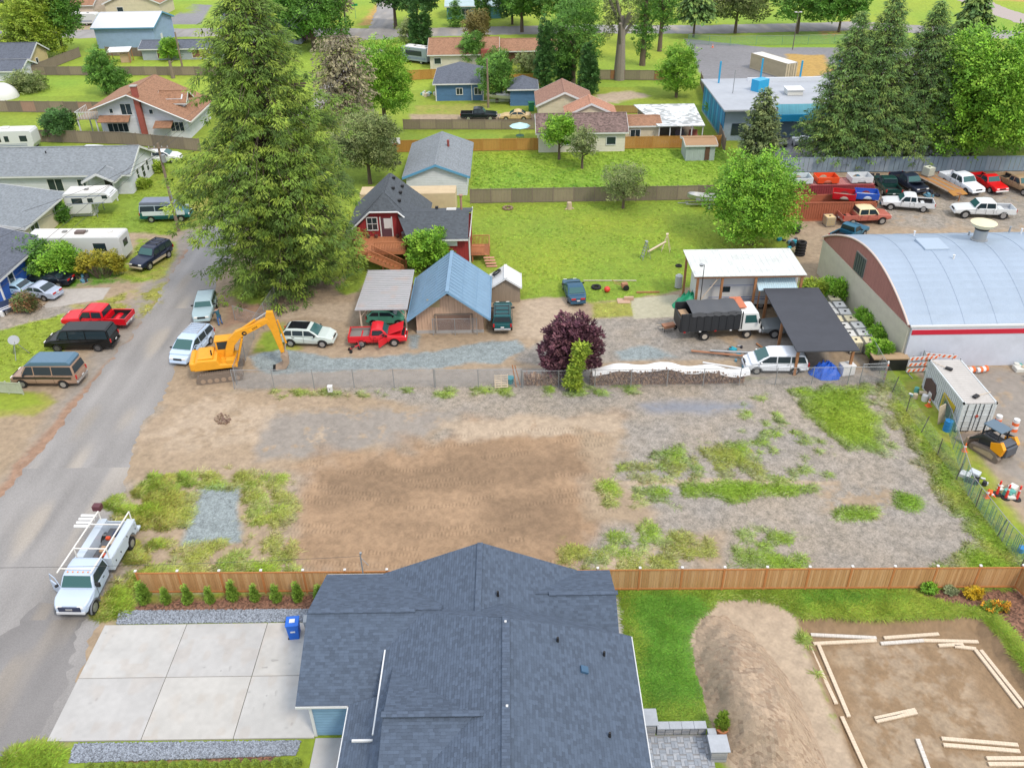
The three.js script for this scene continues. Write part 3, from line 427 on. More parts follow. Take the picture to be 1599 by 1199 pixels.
// warehouse with the barrel roof
{ const t = thing('warehouse', 'big warehouse with arched blue-grey roof, white wall and red stripe', 'building', 0, 0);
  const X = z => 31.9 - 1.5 * (-59.9 - z) / 17.6, N = 22, arc = []; for (let i = 0; i <= N; i++) { const u = i / N, z = -59.9 - 17.5 * u; arc.push([z, 3.75 + 2.75 * Math.sin(Math.PI * u) ** .9]); }
  const skin = M('archroof', [.32, .4, .51], .5, { map: rep(grainT, .12), bumpMap: rep(bumpT, .3), bumpScale: .03 });
  const p = []; for (let i = 0; i < N; i++) { const a = arc[i], b = arc[i + 1], q = [[X(a[0]) - .25, a[1] + .12, a[0]], [70, a[1] + .12, a[0]], [70, b[1] + .12, b[0]], [X(b[0]) - .25, b[1] + .12, b[0]]]; p.push(q[0], q[1], q[2], q[0], q[2], q[3]); }
  mesh('roof', [tri(p)], skin, t);
  const sm = []; for (let x = 33.5; x < 60; x += 2.6) for (let i = 0; i < N; i++) { const a = arc[i], b = arc[i + 1]; sm.push(slab([x, a[1] + .12, a[0]], [x + .07, a[1] + .12, a[0]], [x + .07, b[1] + .12, b[0]], [x, b[1] + .12, b[0]], .025)); } mesh('roof_seam', sm, skin, t);
  const wy = 3.7; mesh('wall', [bx(38.1, wy, .25, 50.95, wy / 2, -59.9)], M('whwall', [.58, .62, .72], .6, { map: rep(grainT, .2) }), t);
  mesh('red_stripe', [bx(38.05, .42, .06, 50.98, 3.25, -59.76)], M('stripe', [.5, .01, .035], .5), t);
  mesh('eave_trim', [bx(38.3, .16, .2, 50.9, 3.78, -59.8)], trimW, t);
  // skewed end wall: cream below, red boards in the arch
  const F = [], Rr = []; const cm = grain('creamwall', [.56, .54, .44], .85, .3);
  F.push(slab([X(-77.4), 0, -77.4], [X(-60), 0, -60], [X(-60), 3.6, -60], [X(-77.4), 3.6, -77.4], .2));
  for (let i = 0; i < N; i++) { const a = arc[i], b = arc[i + 1]; Rr.push(slab([X(b[0]) - .06, 3.6, b[0]], [X(a[0]) - .06, 3.6, a[0]], [X(a[0]) - .06, a[1] + .1, a[0]], [X(b[0]) - .06, b[1] + .1, b[0]], .1)); }
  mesh('end_wall', F, cm, t); mesh('gable_boards', Rr, boards('whred', [.42, .19, .16]), t);
  const tr = []; for (let i = 0; i < N; i++) { const a = arc[i], b = arc[i + 1]; tr.push(bar([X(a[0]) - .3, a[1] + .1, a[0]], [X(b[0]) - .3, b[1] + .1, b[0]], .09, 5)); } mesh('rake_trim', tr, M('raketrim', [.6, .5, .45], .6), t);
  const v = mesh('louvre', [bx(.14, 1.9, 2, X(-69.6) - .12, 4.6, -69.6, .085)], M('louvref', [.3, .28, .25], .7), t); const sl = []; for (let i = 0; i < 5; i++) sl.push(bx(.12, 1.7, .28, X(-70.4 + i * .4) - .2, 4.6, -70.4 + i * .4, .085)); mesh('slat', sl, M('louvred', [.06, .08, .09], .4), v);
  mesh('window', [bx(.12, 1.1, 1.6, X(-73) - .14, 1.9, -73, .085)], glassM, t);
  const hy = 6.5, VX = 41.2, VZ = -70.2; // hatch and ventilators on the roof
  mesh('roof_hatch', [rb(2.1, .3, 2.3, .05, 36.6, hy + .1, -69.2)], M('hatch', [.34, .42, .52], .5), t);
  const f = mesh('ventilator', [cyl(.55, .55, 1.3, VX, hy + .5, VZ, 'y', 18), cyl(.7, .7, .3, VX, hy, VZ, 'y', 18)], galvM, t);
  mesh('cap', [cyl(1.1, .85, .35, VX, hy + 1.5, VZ, 'y', 18), cyl(.4, 1.1, .2, VX, hy + 1.77, VZ, 'y', 18)], M('ventcap', [.7, .62, .42], .6), f); mesh('band', [cyl(.6, .6, .28, VX, hy + 1.2, VZ, 'y', 18)], blackM, f);
  for (const [x, z] of [[36.4, -72.3], [46.2, -72.5], [41.2, -72], [45.4, -73], [46.9, -68.6], [37.4, -66.6]]) pipe(t, x, 6.2 + (z < -66 && z > -71 ? .3 : .05), z, pick([whiteM, galvM]));
}
// tan barn with the blue metal roof, lean-to carport and tool shed
{ const bl = M('bluemetal', [.21, .35, .5], .42, { metalness: .25, map: rep(grainT, .3) });
  const t = thing('barn', 'tan board barn with light blue metal gable roof and wire gate', 'barn', -5.7, -69.6);
  gable(t, 5.95, 6.1, 2.35, 2.25, 'z', wallTan, bl, { oh: .62, rake: 1.1, t: .06, trim: M('bltrim', [.16, .3, .45], .5) });
  const sm = []; for (const sg of [-1, 1]) for (let i = 0; i <= 13; i++) { const z = -4.1 + i * .63; sm.push(bar([sg * 3.58, 1.96, z], [sg * .05, 4.68, z], .022, 4)); } for (const sg of [-1, 1]) for (const u of [.33, .66]) sm.push(bar([sg * 3.58 * (1 - u), 1.98 + 2.72 * u, -4.1], [sg * 3.58 * (1 - u), 1.98 + 2.72 * u, 4.1], .018, 4)); mesh('roof_seam', sm, bl, t);
  mesh('opening', [bx(2.9, 1.8, .06, .35, .92, 3.07)], M('barnopen', [.2, .13, .1], .9), t);
  mesh('footing', [bx(6, .3, .1, 0, .15, 3.06)], concM, t); mesh('door_trim', [bx(3.3, .12, .1, .35, 1.9, 3.1), bx(.12, 1.9, .1, -1.3, .95, 3.1), bx(.12, 1.9, .1, 2, .95, 3.1)], woodGrey[0], t);
  mesh('gable_panel', [bx(1.1, .75, .06, -1.35, 3.0, 3.07)], grain('gabp', [.4, .33, .18]), t); mesh('lamp', [cyl(.1, .16, .2, 0, 3.95, 3.2)], blackM, t);
  const c = thing('carport', 'rusty grey metal carport leaning on the tan barn', 'carport', -11.6, -70.1);
  const rust = M('rustroof', [1, 1, 1], .6, { metalness: .2, map: rep(texFrom(256, 256, (i, j) => { const n = .5 * tn(i / 64, j / 8, 32) + .5 * tn(i / 16, j / 16, 16), r = .4 * ss(.7, .95, tn(i / 40, j / 40, 6)); return [.36 + .08 * n + .08 * r, .37 + .06 * n - .05 * r, .38 + .07 * n - .12 * r]; }), .2) });
  mesh('roof', [slab([-2.35, 2.45, 3.7], [2.25, 2.45, 3.7], [2.25, 2.75, -3.6], [-2.1, 2.75, -3.6], .08)], rust, c);
  const rb_ = []; for (let i = 0; i < 22; i++) { const z = 3.6 - i * .34; rb_.push(bx(4.4, .03, .05, 0, 2.56 + i * .0139, z)); } mesh('corrugation', rb_, rust, c);
  for (const [x, z] of [[-2, 3.2], [2, 3.2], [-2, -3.2], [2, -3.2]]) mesh('post', [bx(.14, 2.5, .14, x, 1.25, z), bar([x, 1.5, z], [x + (x < 0 ? .7 : -.7), 2.4, z], .05, 4)], lumber, c);
  mesh('beam', [bx(4.4, .16, .12, 0, 2.38, 3.3)], lumber, c);
  const s = thing('tool_shed', 'small grey tool shed with white roof holding a hose reel', 'shed', -.75, -73.4);
  gable(s, 2.7, 2.4, 1.7, .9, 'z', woodGrey[1], M('whiteroof', [.6, .6, .6], .6), { oh: .12, rake: .25, t: .05 }); mesh('hose', [(() => { const g = new THREE.TorusGeometry(.42, .09, 6, 16); g.rotateX(Math.PI / 2 - .1); g.rotateZ(.6); g.translate(-.85, 2.36, -.4); return clean(g); })()], blackM, s);
}
// red house with decks
{ const t = thing('red_house', 'red board house with dark shingle roof and cedar upper deck', 'house', 0, 0);
  mesh('wall', [ext([[-16.8, 0], [-9.7, 0], [-9.7, 2.5], [-12, 4.65], [-14.5, 4.65], [-16.8, 2.5]], 7.6).translate(0, 0, -87.3)], wallRed, t); mesh('wall', [bx(5.2, 2.95, 6.6, -7.05, 1.475, -83.9)], wallRed, t);
  const R = (a, b, c, d) => mesh('roof_slope', [slab(a, b, c, d, .15)], roofDark, t);
  R([-9.1, 2.2, -83.2], [-9.1, 2.2, -92], [-13.3, 6.1, -91], [-13.3, 6.1, -85]); R([-17.4, 2.3, -92], [-17.4, 2.3, -83.2], [-13.3, 6.1, -85], [-13.3, 6.1, -91]);
  for (const q of [[[-14.75, 4.85, -83.2], [-11.75, 4.8, -83.2], [-13.3, 6.22, -85]], [[-9.1, 2.3, -92], [-17.4, 2.4, -92], [-13.3, 6.2, -91]], [[-14.75, 4.85, -83.2], [-13.3, 6.22, -85], [-17.4, 2.42, -83.2]], [[-11.75, 4.8, -83.2], [-9.1, 2.33, -83.2], [-13.3, 6.22, -85]]]) mesh('roof_slope', [tri(q)], roofDark, t);
  R([-10.6, 3, -80], [-4.5, 3, -80], [-4.5, 4.35, -83.9], [-12, 4.35, -83.9]); R([-4.3, 3.1, -88], [-11, 3.1, -88], [-12, 4.35, -83.9], [-4.3, 4.35, -83.9]);
  for (const q of [bar([-14.7, 4.8, -83.15], [-11.8, 4.8, -83.15], .1, 4), bar([-11.8, 4.8, -83.15], [-9.1, 2.3, -83.15], .1, 4), bar([-14.7, 4.8, -83.15], [-17.3, 2.4, -83.15], .1, 4), bx(6, .18, .08, -7.5, 3.02, -79.96), bx(.08, .16, 7.9, -4.32, 3.3, -84)]) mesh('fascia', [q], trimW, t);
  win(t, 'n', 0, 0, 0, 0, 1.0, 1.3, { nx: 2, ny: 2 }).position.set(-14.55, 3.45, -83.48);
  const d = win(t, 'n', 0, 0, 0, 0, 1.0, 2.05, { door: 1, mat: M('rhdoor', [.1, .05, .07], .5) }); d.position.set(-13.1, 3.05, -83.45); mesh('door_frame', [bx(.12, 2.2, .12, -13.7, 3.1, -83.42), bx(.12, 2.2, .12, -12.5, 3.1, -83.42), bx(.75, 1.1, .04, -12.95, 3.5, -83.38)], trimW, t);
  mesh('corner_trim', [bx(.16, 3, .16, -4.42, 1.5, -80.6), bx(1.3, .7, .1, -6.3, 2.5, -80.54)], trimW, t);
  for (const [x, z, y] of [[-12.8, -90, 5.9], [-11.9, -89.6, 5.1], [-12.6, -87.4, 5.7], [-11.9, -87.7, 5.1], [-11.8, -85.6, 5], [-8, -86, 4]]) mesh('roof_vent', [bx(.32, .22, .32, x, y + .12, z)], blackM, t);
  mesh('skylight', [bx(1, .16, .8, -6.4, 4.25, -85.2, 0, -.25)], whiteM, t); mesh('chimney', [cyl(.12, .12, 1.8, -5.4, 4.6, -85.8), cyl(.22, .22, .1, -5.4, 5.5, -85.8)], M('rustpipe', [.35, .2, .15], .7), t);
  // deck
  const k = thing('upper_deck', 'cedar upper deck with railings and stairs at the red house', 'deck', 0, 0);
  const dk = []; for (let i = 0; i < 27; i++) dk.push(bx(5.1, .04, .145, -13.35, 2.02, -79.75 - i * .155)); mesh('decking', dk, redwood, k); mesh('fascia_board', [bx(5.2, .28, .05, -13.35, 1.86, -79.63), bx(.05, .28, 4.2, -15.93, 1.86, -81.75), bx(.05, .28, 4.2, -10.77, 1.86, -81.75)], redwood, k);
  const rail = (a, b) => { const L = Math.hypot(b[0] - a[0], b[1] - a[1], b[2] - a[2]), n = Math.round(L / .16), up = (p, h) => [p[0], p[1] + h, p[2]], g = [bar(up(a, .98), up(b, .98), .055, 4), bar(up(a, .12), up(b, .12), .03, 4)]; for (let i = 0; i <= n; i++) { const u = i / n, p = [0, 1, 2].map(q => a[q] + (b[q] - a[q]) * u); g.push(bx(.045, .86, .045, p[0], p[1] + .53, p[2])); } mesh('railing', g, redwood, k); };
  rail([-15.9, 2, -83.6], [-15.9, 2, -79.7]); rail([-15.9, 2, -79.7], [-15, 2, -79.7]); rail([-13.9, 2, -79.7], [-10.8, 2, -79.7]); rail([-10.8, 2, -79.7], [-10.8, 2, -83.4]);
  for (const [x, z] of [[-15.8, -79.8], [-13.3, -79.8], [-10.9, -79.8], [-15.8, -83.2], [-10.9, -83.2]]) mesh('post', [bx(.14, 1.9, .14, x, .95, z)], redwood, k);
  const st = []; for (let i = 0; i < 10; i++) st.push(bx(.34, .05, 1.05, -14.5 + i * .36, 1.85 - i * .19, -79.05)); mesh('step', st, redwood, k); mesh('stringer', [slab([-14.7, 1.7, -78.5], [-11, -.0, -78.5], [-11, .3, -78.5], [-14.7, 2.05, -78.5], .05), slab([-14.7, 1.7, -79.58], [-11, 0, -79.58], [-11, .3, -79.58], [-14.7, 2.05, -79.58], .05)], redwood, k);
  rail([-14.6, 1.9, -78.5], [-11, 0, -78.5]); rail([-14.2, 1.8, -79.56], [-11, .1, -79.56]);
  const s = thing('side_deck', 'low cedar side deck with angled railing and steps by the lawn', 'deck', 0, 0); const dk2 = []; for (let i = 0; i < 18; i++) dk2.push(bx(1.9, .04, .145, -3.4, .8, -81.2 - i * .155)); mesh('decking', dk2, redwood, s);
  { const kk = s; const g = []; for (const [a, b] of [[[-4.2, .8, -84], [-2.5, .8, -84]], [[-2.5, .8, -84], [-2.45, .8, -81.2]], [[-4.3, .8, -81.2], [-2.9, .8, -81.2]]]) { g.push(bar([a[0], 1.75, a[2]], [b[0], 1.75, b[2]], .05, 4)); const n = 12; for (let i = 0; i <= n; i++) g.push(bx(.05, .9, .05, a[0] + (b[0] - a[0]) * i / n, 1.25, a[2] + (b[2] - a[2]) * i / n)); } mesh('railing', g, redwood, kk); for (const [x, z] of [[-4.2, -81.3], [-2.5, -81.3], [-2.5, -83.9], [-4.2, -83.9]]) mesh('post', [bx(.12, .8, .12, x, .4, z)], redwood, kk); const q = []; for (let i = 0; i < 4; i++) q.push(bx(1.1, .06, .3, -2.5 + .1 * i, .62 - i * .18, -80.9 + i * .3)); mesh('step', q, M('pinkwood', [.5, .26, .18], .8), kk); }
  const cr = thing('cream_trailer', 'long cream flat-roofed box behind the red house', 'trailer', -12, -95.2); mesh('body', [rb(11, 2.4, 2.5, .05, 0, 1.5, 0)], grain('creambox', [.62, .5, .33], .7, .3), cr); const cs = []; for (let i = 0; i < 6; i++) cs.push(bx(11, .03, .04, 0, 2.72, -1.1 + i * .44)); mesh('roof_rib', cs, grain('creambox', 0), cr); for (const x of [-4, 4]) mesh('skid', [bx(.3, .3, 2.3, x, .15, 0)], timber, cr);
}
// other houses: list driven
const hs = (name, label, x0, x1, z0, z1, h, rise, axis, wall, roof, o = {}) => { const t = thing(name, label, o.cat || 'house', (x0 + x1) / 2, (z0 + z1) / 2, o.ry || 0); const W = x1 - x0, D = z1 - z0; if (o.hip) { mesh('wall', [bx(W, h, D, 0, h / 2, 0)], wall, t); hip(t, W, D, h, rise, roof, o); } else gable(t, W, D, h, rise, axis, wall, roof, o); for (const w of o.win || []) win(t, w[0], W, D, w[1], w[2], w[3], w[4], w[5]); return t; };
hs('detached_garage', 'white sided garage with grey roof and blue barge boards', -12.8, -5.5, -112.6, -100.3, 2.5, 1.35, 'z', wallWhite, roofGrey, { oh: .4, trim: M('bluetrim', [.1, .3, .5], .5), cat: 'garage' }).add(mesh('roof_vent', [cyl(.15, .15, .7, 1.1, 4, -1.5), bx(.3, .3, .3, 1.1, 4.3, -1.5)], M('redvent', [.25, .06, .05], .6)));
{ const t = hs('duplex', 'long white duplex with grey shingle roof behind the parked camper', -75, -47.2, -110.5, -102.6, 2.75, 1.9, 'x', wallWhite, roofGrey, { oh: .5, win: [['r', -2, 1.6, .7, 1.3, { ny: 2 }], ['r', 1.4, 1.6, .7, 1.3, { ny: 2 }], ['r', -.4, 1.4, .9, 1.5, { ny: 2 }], ['n', 8, 1.4, 1.2, 1.1, { nx: 2 }], ['n', 4.6, 1.3, 1.8, 1.5, { nx: 2 }], ['n', -3.5, 1.2, 2, 1.9, { nx: 2 }], ['n', -9, 1.4, 1.2, 1.1, { nx: 2 }]] });
  gable(t, 3.6, 2.6, 2.5, .9, 'z', null, roofGrey, { oh: .2, x: 11.2, z: 5.1 }); for (const x of [9.6, 12.8]) mesh('porch_post', [bx(.14, 2.5, .14, x, 1.25, 6.2)], trimW, t); win(t, 'n', 27.8, 7.9, 11.2, 1.05, .9, 2, { door: 1, mat: blackM }); pipe(t, 3, 4.3, 1); pipe(t, -4, 4.4, .8, whiteM); }
hs('bungalow', 'cream bungalow with flat-pitched grey roof beside the travel trailer', -68, -52.4, -95.4, -86, 2.7, 1.2, 'z', wallCream, roofGrey, { oh: .6, win: [['r', 2.5, 1.5, 1.6, 1.1, { nx: 2 }], ['r', -3, 1.5, 1.2, 1, { nx: 2 }], ['n', 5, 1.4, 1.4, 1]] });
{ const t = hs('blue_cottage', 'bright blue cottage with white trim behind the old sedans', -60, -48.9, -82.5, -73.6, 2.7, 1.5, 'z', siding('royal', [.02, .1, .42]), roofSlate, { oh: .5, win: [['r', -1.8, 1.6, 1.1, 1, { nx: 2 }], ['r', 2.4, 1.6, .9, 1.1]] }); mesh('corner_trim', [bx(.14, 2.7, .14, 5.55, 1.35, 4.45), bx(.14, 2.7, .14, 5.55, 1.35, -4.45)], trimW, t); mesh('porch', [bx(4, .25, 2.6, 4.4, .13, 6.2)], concM, t); mesh('step', [bx(.8, .5, 2.4, 6.3, .25, 6)], whiteM, t); }
{ const t = thing('craftsman_house', 'white two-storey house with brown roof, dormer and brick chimney', 'house', 0, 0);
  mesh('wall', [ext([[-59.6, 0], [-46.9, 0], [-46.9, 2.8], [-54.4, 6.35], [-59.6, 4.6]], 10).translate(0, 0, -130.2)], wallWhite, t);
  mesh('roof_slope', [slab([-46.1, 2.5, -124.1], [-46.1, 2.5, -135.9], [-54.4, 6.45, -135.9], [-54.4, 6.45, -124.1], .18)], roofBrown, t); mesh('roof_slope', [slab([-60.3, 4.45, -135.9], [-60.3, 4.45, -124.1], [-54.4, 6.45, -124.1], [-54.4, 6.45, -135.9], .18)], roofBrown, t);
  mesh('fascia', [bar([-60.3, 4.5, -124.05], [-54.4, 6.52, -124.05], .1, 4)], trimW, t); mesh('fascia', [bar([-54.4, 6.52, -124.05], [-46.1, 2.6, -124.05], .1, 4)], trimW, t); mesh('fascia', [bx(.08, .2, 11.8, -46.05, 2.6, -130)], trimW, t);
  gable(t, 3.6, 2.9, 4.5, 1.1, 'x', null, roofBrown, { oh: .35, x: -49.7, z: -129.6 }); mesh('dormer_wall', [bx(3.2, 1.7, 2.7, -49.8, 4.0, -129.6)], wallWhite, t); mesh('dormer_wall', [(() => { const e = ext([[-1.35, 4.85], [1.35, 4.85], [0, 5.75]], .2); e.rotateY(Math.PI / 2); e.translate(-48.3, 0, -129.6); return e; })()], wallWhite, t); win(t, 'r', 0, 0, 0, 0, 1.3, 1.1, { nx: 3 }).position.set(-48.19, 4.35, -129.6);
  mesh('chimney', [bx(.75, 7.6, .6, -53.4, 3.8, -124.8)], grain('brick', [.33, .09, .07], .9, .6), t); mesh('chimney_cap', [bx(.95, .14, .8, -53.4, 7.65, -124.8)], concM, t);
  mesh('awning', [slab([-59.5, 2.75, -123.9], [-55, 2.75, -123.9], [-55, 3.4, -125.2], [-59.5, 3.4, -125.2], .1)], roofBrown, t); mesh('awning', [slab([-51.6, 1.9, -123.6], [-49, 1.9, -123.6], [-49, 2.5, -125.2], [-51.6, 2.5, -125.2], .1)], roofBrown, t);
  for (const [u, y, w, h, nx] of [[-57.2, 1.7, 2.9, 1.2, 4], [-55.4, 4.3, 1.5, 1.5, 2], [-57.6, 4.1, .45, .6, 1], [-51.9, 3.9, .5, .6, 1], [-48.6, 1.7, 1.9, 1.3, 3]]) win(t, 'n', 0, 0, 0, 0, w, h, { nx }).position.set(u, y, -125.2);
  mesh('balcony', [bx(3.2, .14, 4, -61.5, 2.9, -127.4)], woodGrey[1], t); const rl = [bx(3.2, .06, .06, -61.5, 3.9, -125.4), bx(.06, .06, 4, -63.1, 3.9, -127.4)]; for (let i = 0; i < 9; i++) rl.push(bx(.05, 1, .05, -63.1 + i * .4, 3.4, -125.4), bx(.05, 1, .05, -63.1, 3.4, -129.4 + i * .5)); mesh('railing', rl, trimW, t); for (const [x, z] of [[-63, -125.6], [-63, -129.2], [-60.4, -125.6]]) mesh('post', [bx(.16, 2.9, .16, x, 1.45, z)], trimW, t); }
hs('blue_garage', 'large steel-blue garage with white metal roof behind the lawn', -85.3, -73.2, -199, -187.3, 4.1, 1.8, 'x', siding('steel', [.28, .4, .6]), M('whitemetal', [.56, .58, .62], .4), { oh: .5, trim: M('bluetrim', 0), win: [['r', 2, 1.1, 1, 2, { door: 1, mat: trimW }]], cat: 'garage' });
hs('beige_house', 'beige gabled house behind the steel-blue garage', -97, -84, -232, -222, 3.2, 2.6, 'z', wallCream, roofBrown, { win: [['n', -3, 1.7, 1.4, 1.2]] });
hs('cream_house', 'cream house with brown roof behind the enclosed trailer', -114, -100, -232, -222, 3, 2.2, 'x', siding('cream2', [.66, .55, .48]), roofBrown, { win: [['n', 3, 1.7, 1.4, 1.2]] });
hs('yellow_shed_house', 'small yellow house with grey roof near the brown fence', -101, -90, -175, -168, 2.6, 1.8, 'x', siding('yell', [.6, .5, .25]), roofSlate, { win: [['r', 1, 1.5, .8, .8]] });
hs('white_end_shed', 'low shed with slate roof and white rounded end', -98, -88.6, -166.5, -161, 1.9, 1.1, 'x', wallWhite, roofSlate, { cat: 'shed' });
hs('grey_corner_house', 'grey house with slate roof beside the pink rhododendron', -60, -43.5, -199, -188.6, 2.8, 2.4, 'x', siding('greyh', [.4, .44, .52]), roofSlate, { win: [['n', 5, 1.5, 1.3, 1.2, { nx: 2 }], ['n', 7.5, 1.5, .8, 1.6]] });
hs('low_dark_outbuilding', 'low dark-roofed outbuilding with open front behind the fence', -72, -52, -181, -176, 2.2, .9, 'x', siding('grw', [.35, .4, .45]), roofSlate, { cat: 'shed', win: [['n', -6, 1.1, 2, 1.5, { mat: M('brn', [.18, .09, .06], .9), frame: trimW }], ['n', 1, 1.1, 2.4, 1.5, { mat: M('brn', 0), frame: trimW }]] });
hs('pale_blue_roof_house', 'teal house with pale blue roof across the highway', -14.5, -2, -223, -213, 2.9, 2.2, 'x', siding('teal', [.12, .32, .4]), M('paleroof', [.42, .55, .6], .7, { map: rep(grainT, .3) }), { win: [['n', -2, 1.5, 1.6, 1.3, { nx: 2 }], ['n', 2.5, 1.5, 1, 2, { door: 1, mat: trimW }]] });
hs('brown_ranch_house', 'ranch house with orange-brown roof and brick chimney', -14.8, -2.4, -175, -165, 2.6, 1.7, 'x', siding('ranch', [.6, .57, .5]), roofBrown, { win: [['n', -4.8, 1.4, 1.2, 1]] }).add(mesh('chimney', [bx(1.9, 3.4, .9, 4.2, 1.7, 5.2)], grain('brick', 0)));
hs('brown_long_house', 'long low brown-roofed house behind the round shrub', -2, 8.5, -176, -168.6, 2.3, 1.2, 'x', grain('dkbrown', [.12, .06, .04]), roofBrown, {});
hs('blue_house', 'medium blue house with slate hip roof and white windows', -12.2, -4.5, -153, -143, 2.75, 1.9, 'x', wallBlue, roofSlate, { hip: 1, win: [['n', .0, 1.5, .95, .95, { nx: 2 }], ['n', 3, 1.5, 1.1, 1, { nx: 2 }]] }).add(mesh('corner_trim', [bx(.16, 2.7, .16, -3.85, 1.35, 5), bx(.16, 2.7, .16, 3.85, 1.35, 5), bx(.12, 2.7, .12, 2, 1.35, 5)], trimW));
hs('blue_workshop', 'blue flat-fronted workshop with slate roof behind the boat', -.1, 4, -144.5, -139.4, 2.6, 1.3, 'x', wallBlue, roofSlate, { hip: 1, cat: 'garage' });
hs('cream_gable_house', 'cream house with rust-brown gable roof behind the orange fence', 4.1, 11.8, -136, -128.8, 3, 1.7, 'z', wallCream, shingles('rust', [.27, .15, .11], .2), { oh: .4 });
hs('mossy_roof_house', 'long cream house with mossy brown roof along the orange fence', 3.7, 15.5, -122.6, -116, 2.8, 1.4, 'x', siding('pale', [.7, .68, .58]), roofMoss, { oh: .4, win: [['n', 4, 1.5, 1.2, 1], ['n', -2, 1.5, 1, .9]] });
{ const t = hs('rust_dormer_house', 'rust-brown gabled roof wing behind the mossy roof', 8, 14.8, -127.4, -123.2, 3, 1.5, 'z', wallCream, shingles('rust2', [.4, .2, .13], .2), { oh: .3 }); }
hs('cream_annex', 'cream annex with brown flat roof and double window', 15.8, 20.6, -123.5, -118.6, 2.7, .5, 'x', wallCream, roofBrown, { oh: .3, win: [['n', -1, 1.6, 1.3, 1.1, { nx: 2 }]] });
{ const t = thing('patio_cover', 'white stained patio cover over a furnished porch', 'patio cover', 22.6, -122.8); mesh('roof', [slab([-2.4, 2.75, 5.1], [4, 2.75, 5.1], [4.3, 3, -4.9], [-4.6, 3, -4.9], .12)], M('patioroof', [1, 1, 1], .6, { map: rep(texFrom(256, 256, (i, j) => { const n = tn(i / 12, j / 12, 21) * .6 + tn(i / 40, j / 40, 6) * .4, k = .32 + .34 * ss(.35, .6, n); return [k * .95, k, k * 1.02]; }), .12) }), t); for (let i = 0; i < 5; i++) mesh('post', [bx(.12, 2.75, .12, -2.2 + i * 1.5, 1.37, 4.8)], trimW, t); mesh('back_wall', [bx(8, 2.7, .15, 0, 1.35, -4.4)], wallCream, t); mesh('floor', [bx(8, .16, 9.4, .2, .08, .2)], woodGrey[0], t); mesh('low_rail', [bx(6.1, .5, .1, .7, .6, 4.8)], M('lilac', [.35, .36, .6], .7), t);
  for (const [x, n, c] of [[-1.2, 'table', [.4, .22, .1]], [1, 'armchair', [.12, .1, .12]], [2.9, 'cabinet', [.3, .1, .08]]]) { const f = thing('porch_' + n, { table: 'wooden table under the white patio cover', armchair: 'dark armchair under the white patio cover', cabinet: 'red-brown cabinet under the white patio cover' }[n], n, 22.6 + x, -119.5, 0, undefined, .16); mesh('top', [bx(1.2, .12, .8, 0, .75, 0)], M('pf' + n, c, .7), f); for (const s of [-.5, .5]) mesh('leg', [bx(.1, .7, .7, s, .35, 0)], M('pf' + n, c, .7), f); if (n !== 'table') mesh('back', [bx(1.2, .8, .15, 0, 1.1, -.35)], M('pf' + n, c, .7), f); } }
hs('garden_shed', 'pale garden shed with brown board roof at the fence corner', 23.1, 26.9, -115, -111.6, 2.1, .35, 'x', boards('paleshed', [.42, .5, .5]), grain('bdroof', [.36, .22, .12]), { oh: .25, win: [['n', .9, 1, .6, 1.8, { door: 1, mat: grain('dkbrown', 0) }]], cat: 'shed' });
// commercial building with blue panels
{ const t = thing('service_garage', 'bright blue and grey service garage with flat roof and bay doors', 'building', 0, 0), bp = M('bluepanel', [.02, .3, .55], .4), gw = M('greywall', [.3, .38, .48], .7, { map: rep(grainT, .3) }), fl = M('flatroof', [.4, .43, .48], .8, { map: rep(grainT, .08) });
  mesh('wall', [bx(24, 4.2, 13, 48.3, 2.1, -127.6), bx(6.6, 4.4, 15, 33, 2.2, -127.4)], gw, t);
  mesh('roof', [bx(24.4, .2, 13.4, 48.4, 4.36, -127.6)], fl, t); mesh('roof', [bx(7.4, .22, 17, 32.9, 4.56, -127)], fl, t); mesh('parapet', [bx(25, .7, .3, 48.5, 4.7, -134.2)], M('parapet', [.62, .66, .72], .7), t);
  mesh('awning', [slab([34.6, 3.1, -119.6], [60.4, 3.1, -119.6], [60.4, 4.6, -121], [34.6, 4.6, -121], .12)], M('awn', [.08, .36, .48], .6, { map: rep(streakT, .15) }), t); mesh('fascia', [bx(25.8, .95, .14, 47.5, 3.2, -119.4)], bp, t);
  for (let i = 0; i < 11; i++) mesh('panel', [bx(.1, 3.6, 1.15, 29.66, 2.2, -120.4 - i * 1.35)], i % 2 ? bp : M('bluepanel2', [.03, .2, .4], .5), t);
  for (let i = 0; i < 4; i++) { const x = 37.4 + i * 5.6; mesh('bay_door', [bx(4.4, 3, .1, x, 1.5, -121.06)], M('baydoor', [.2, .29, .38], .6), t); } mesh('window', [bx(1.9, 1.6, .1, 31.8, 1.6, -119.86)], glassM, t);
  for (const [x, z] of [[41, -127], [48.2, -127.4], [54, -127]]) { const u = mesh('roof_unit', [bx(2.2, .7, 2, x, 4.85, z)], M('unit', [.66, .66, .63], .6), t); mesh('cap', [bx(2.5, .14, 2.3, x, 5.25, z)], whiteM, u); }
  for (const [x, z, h] of [[31.4, -133, 3.4], [38, -134.3, 3.4], [44, -134.3, 3], [49.6, -134.3, 3]]) mesh('sign_post', [bx(.22, h, .22, x, 4.4 + h / 2, z)], bp, t);
  mesh('sign_box', [bx(2.2, 1.8, 1.4, 36.4, 5.4, -128.4, .6)], M('signblue', [.02, .34, .62], .35), t); mesh('mast', [cyl(.05, .06, 3.5, 32.2, 6.2, -127)], galvM, t); }
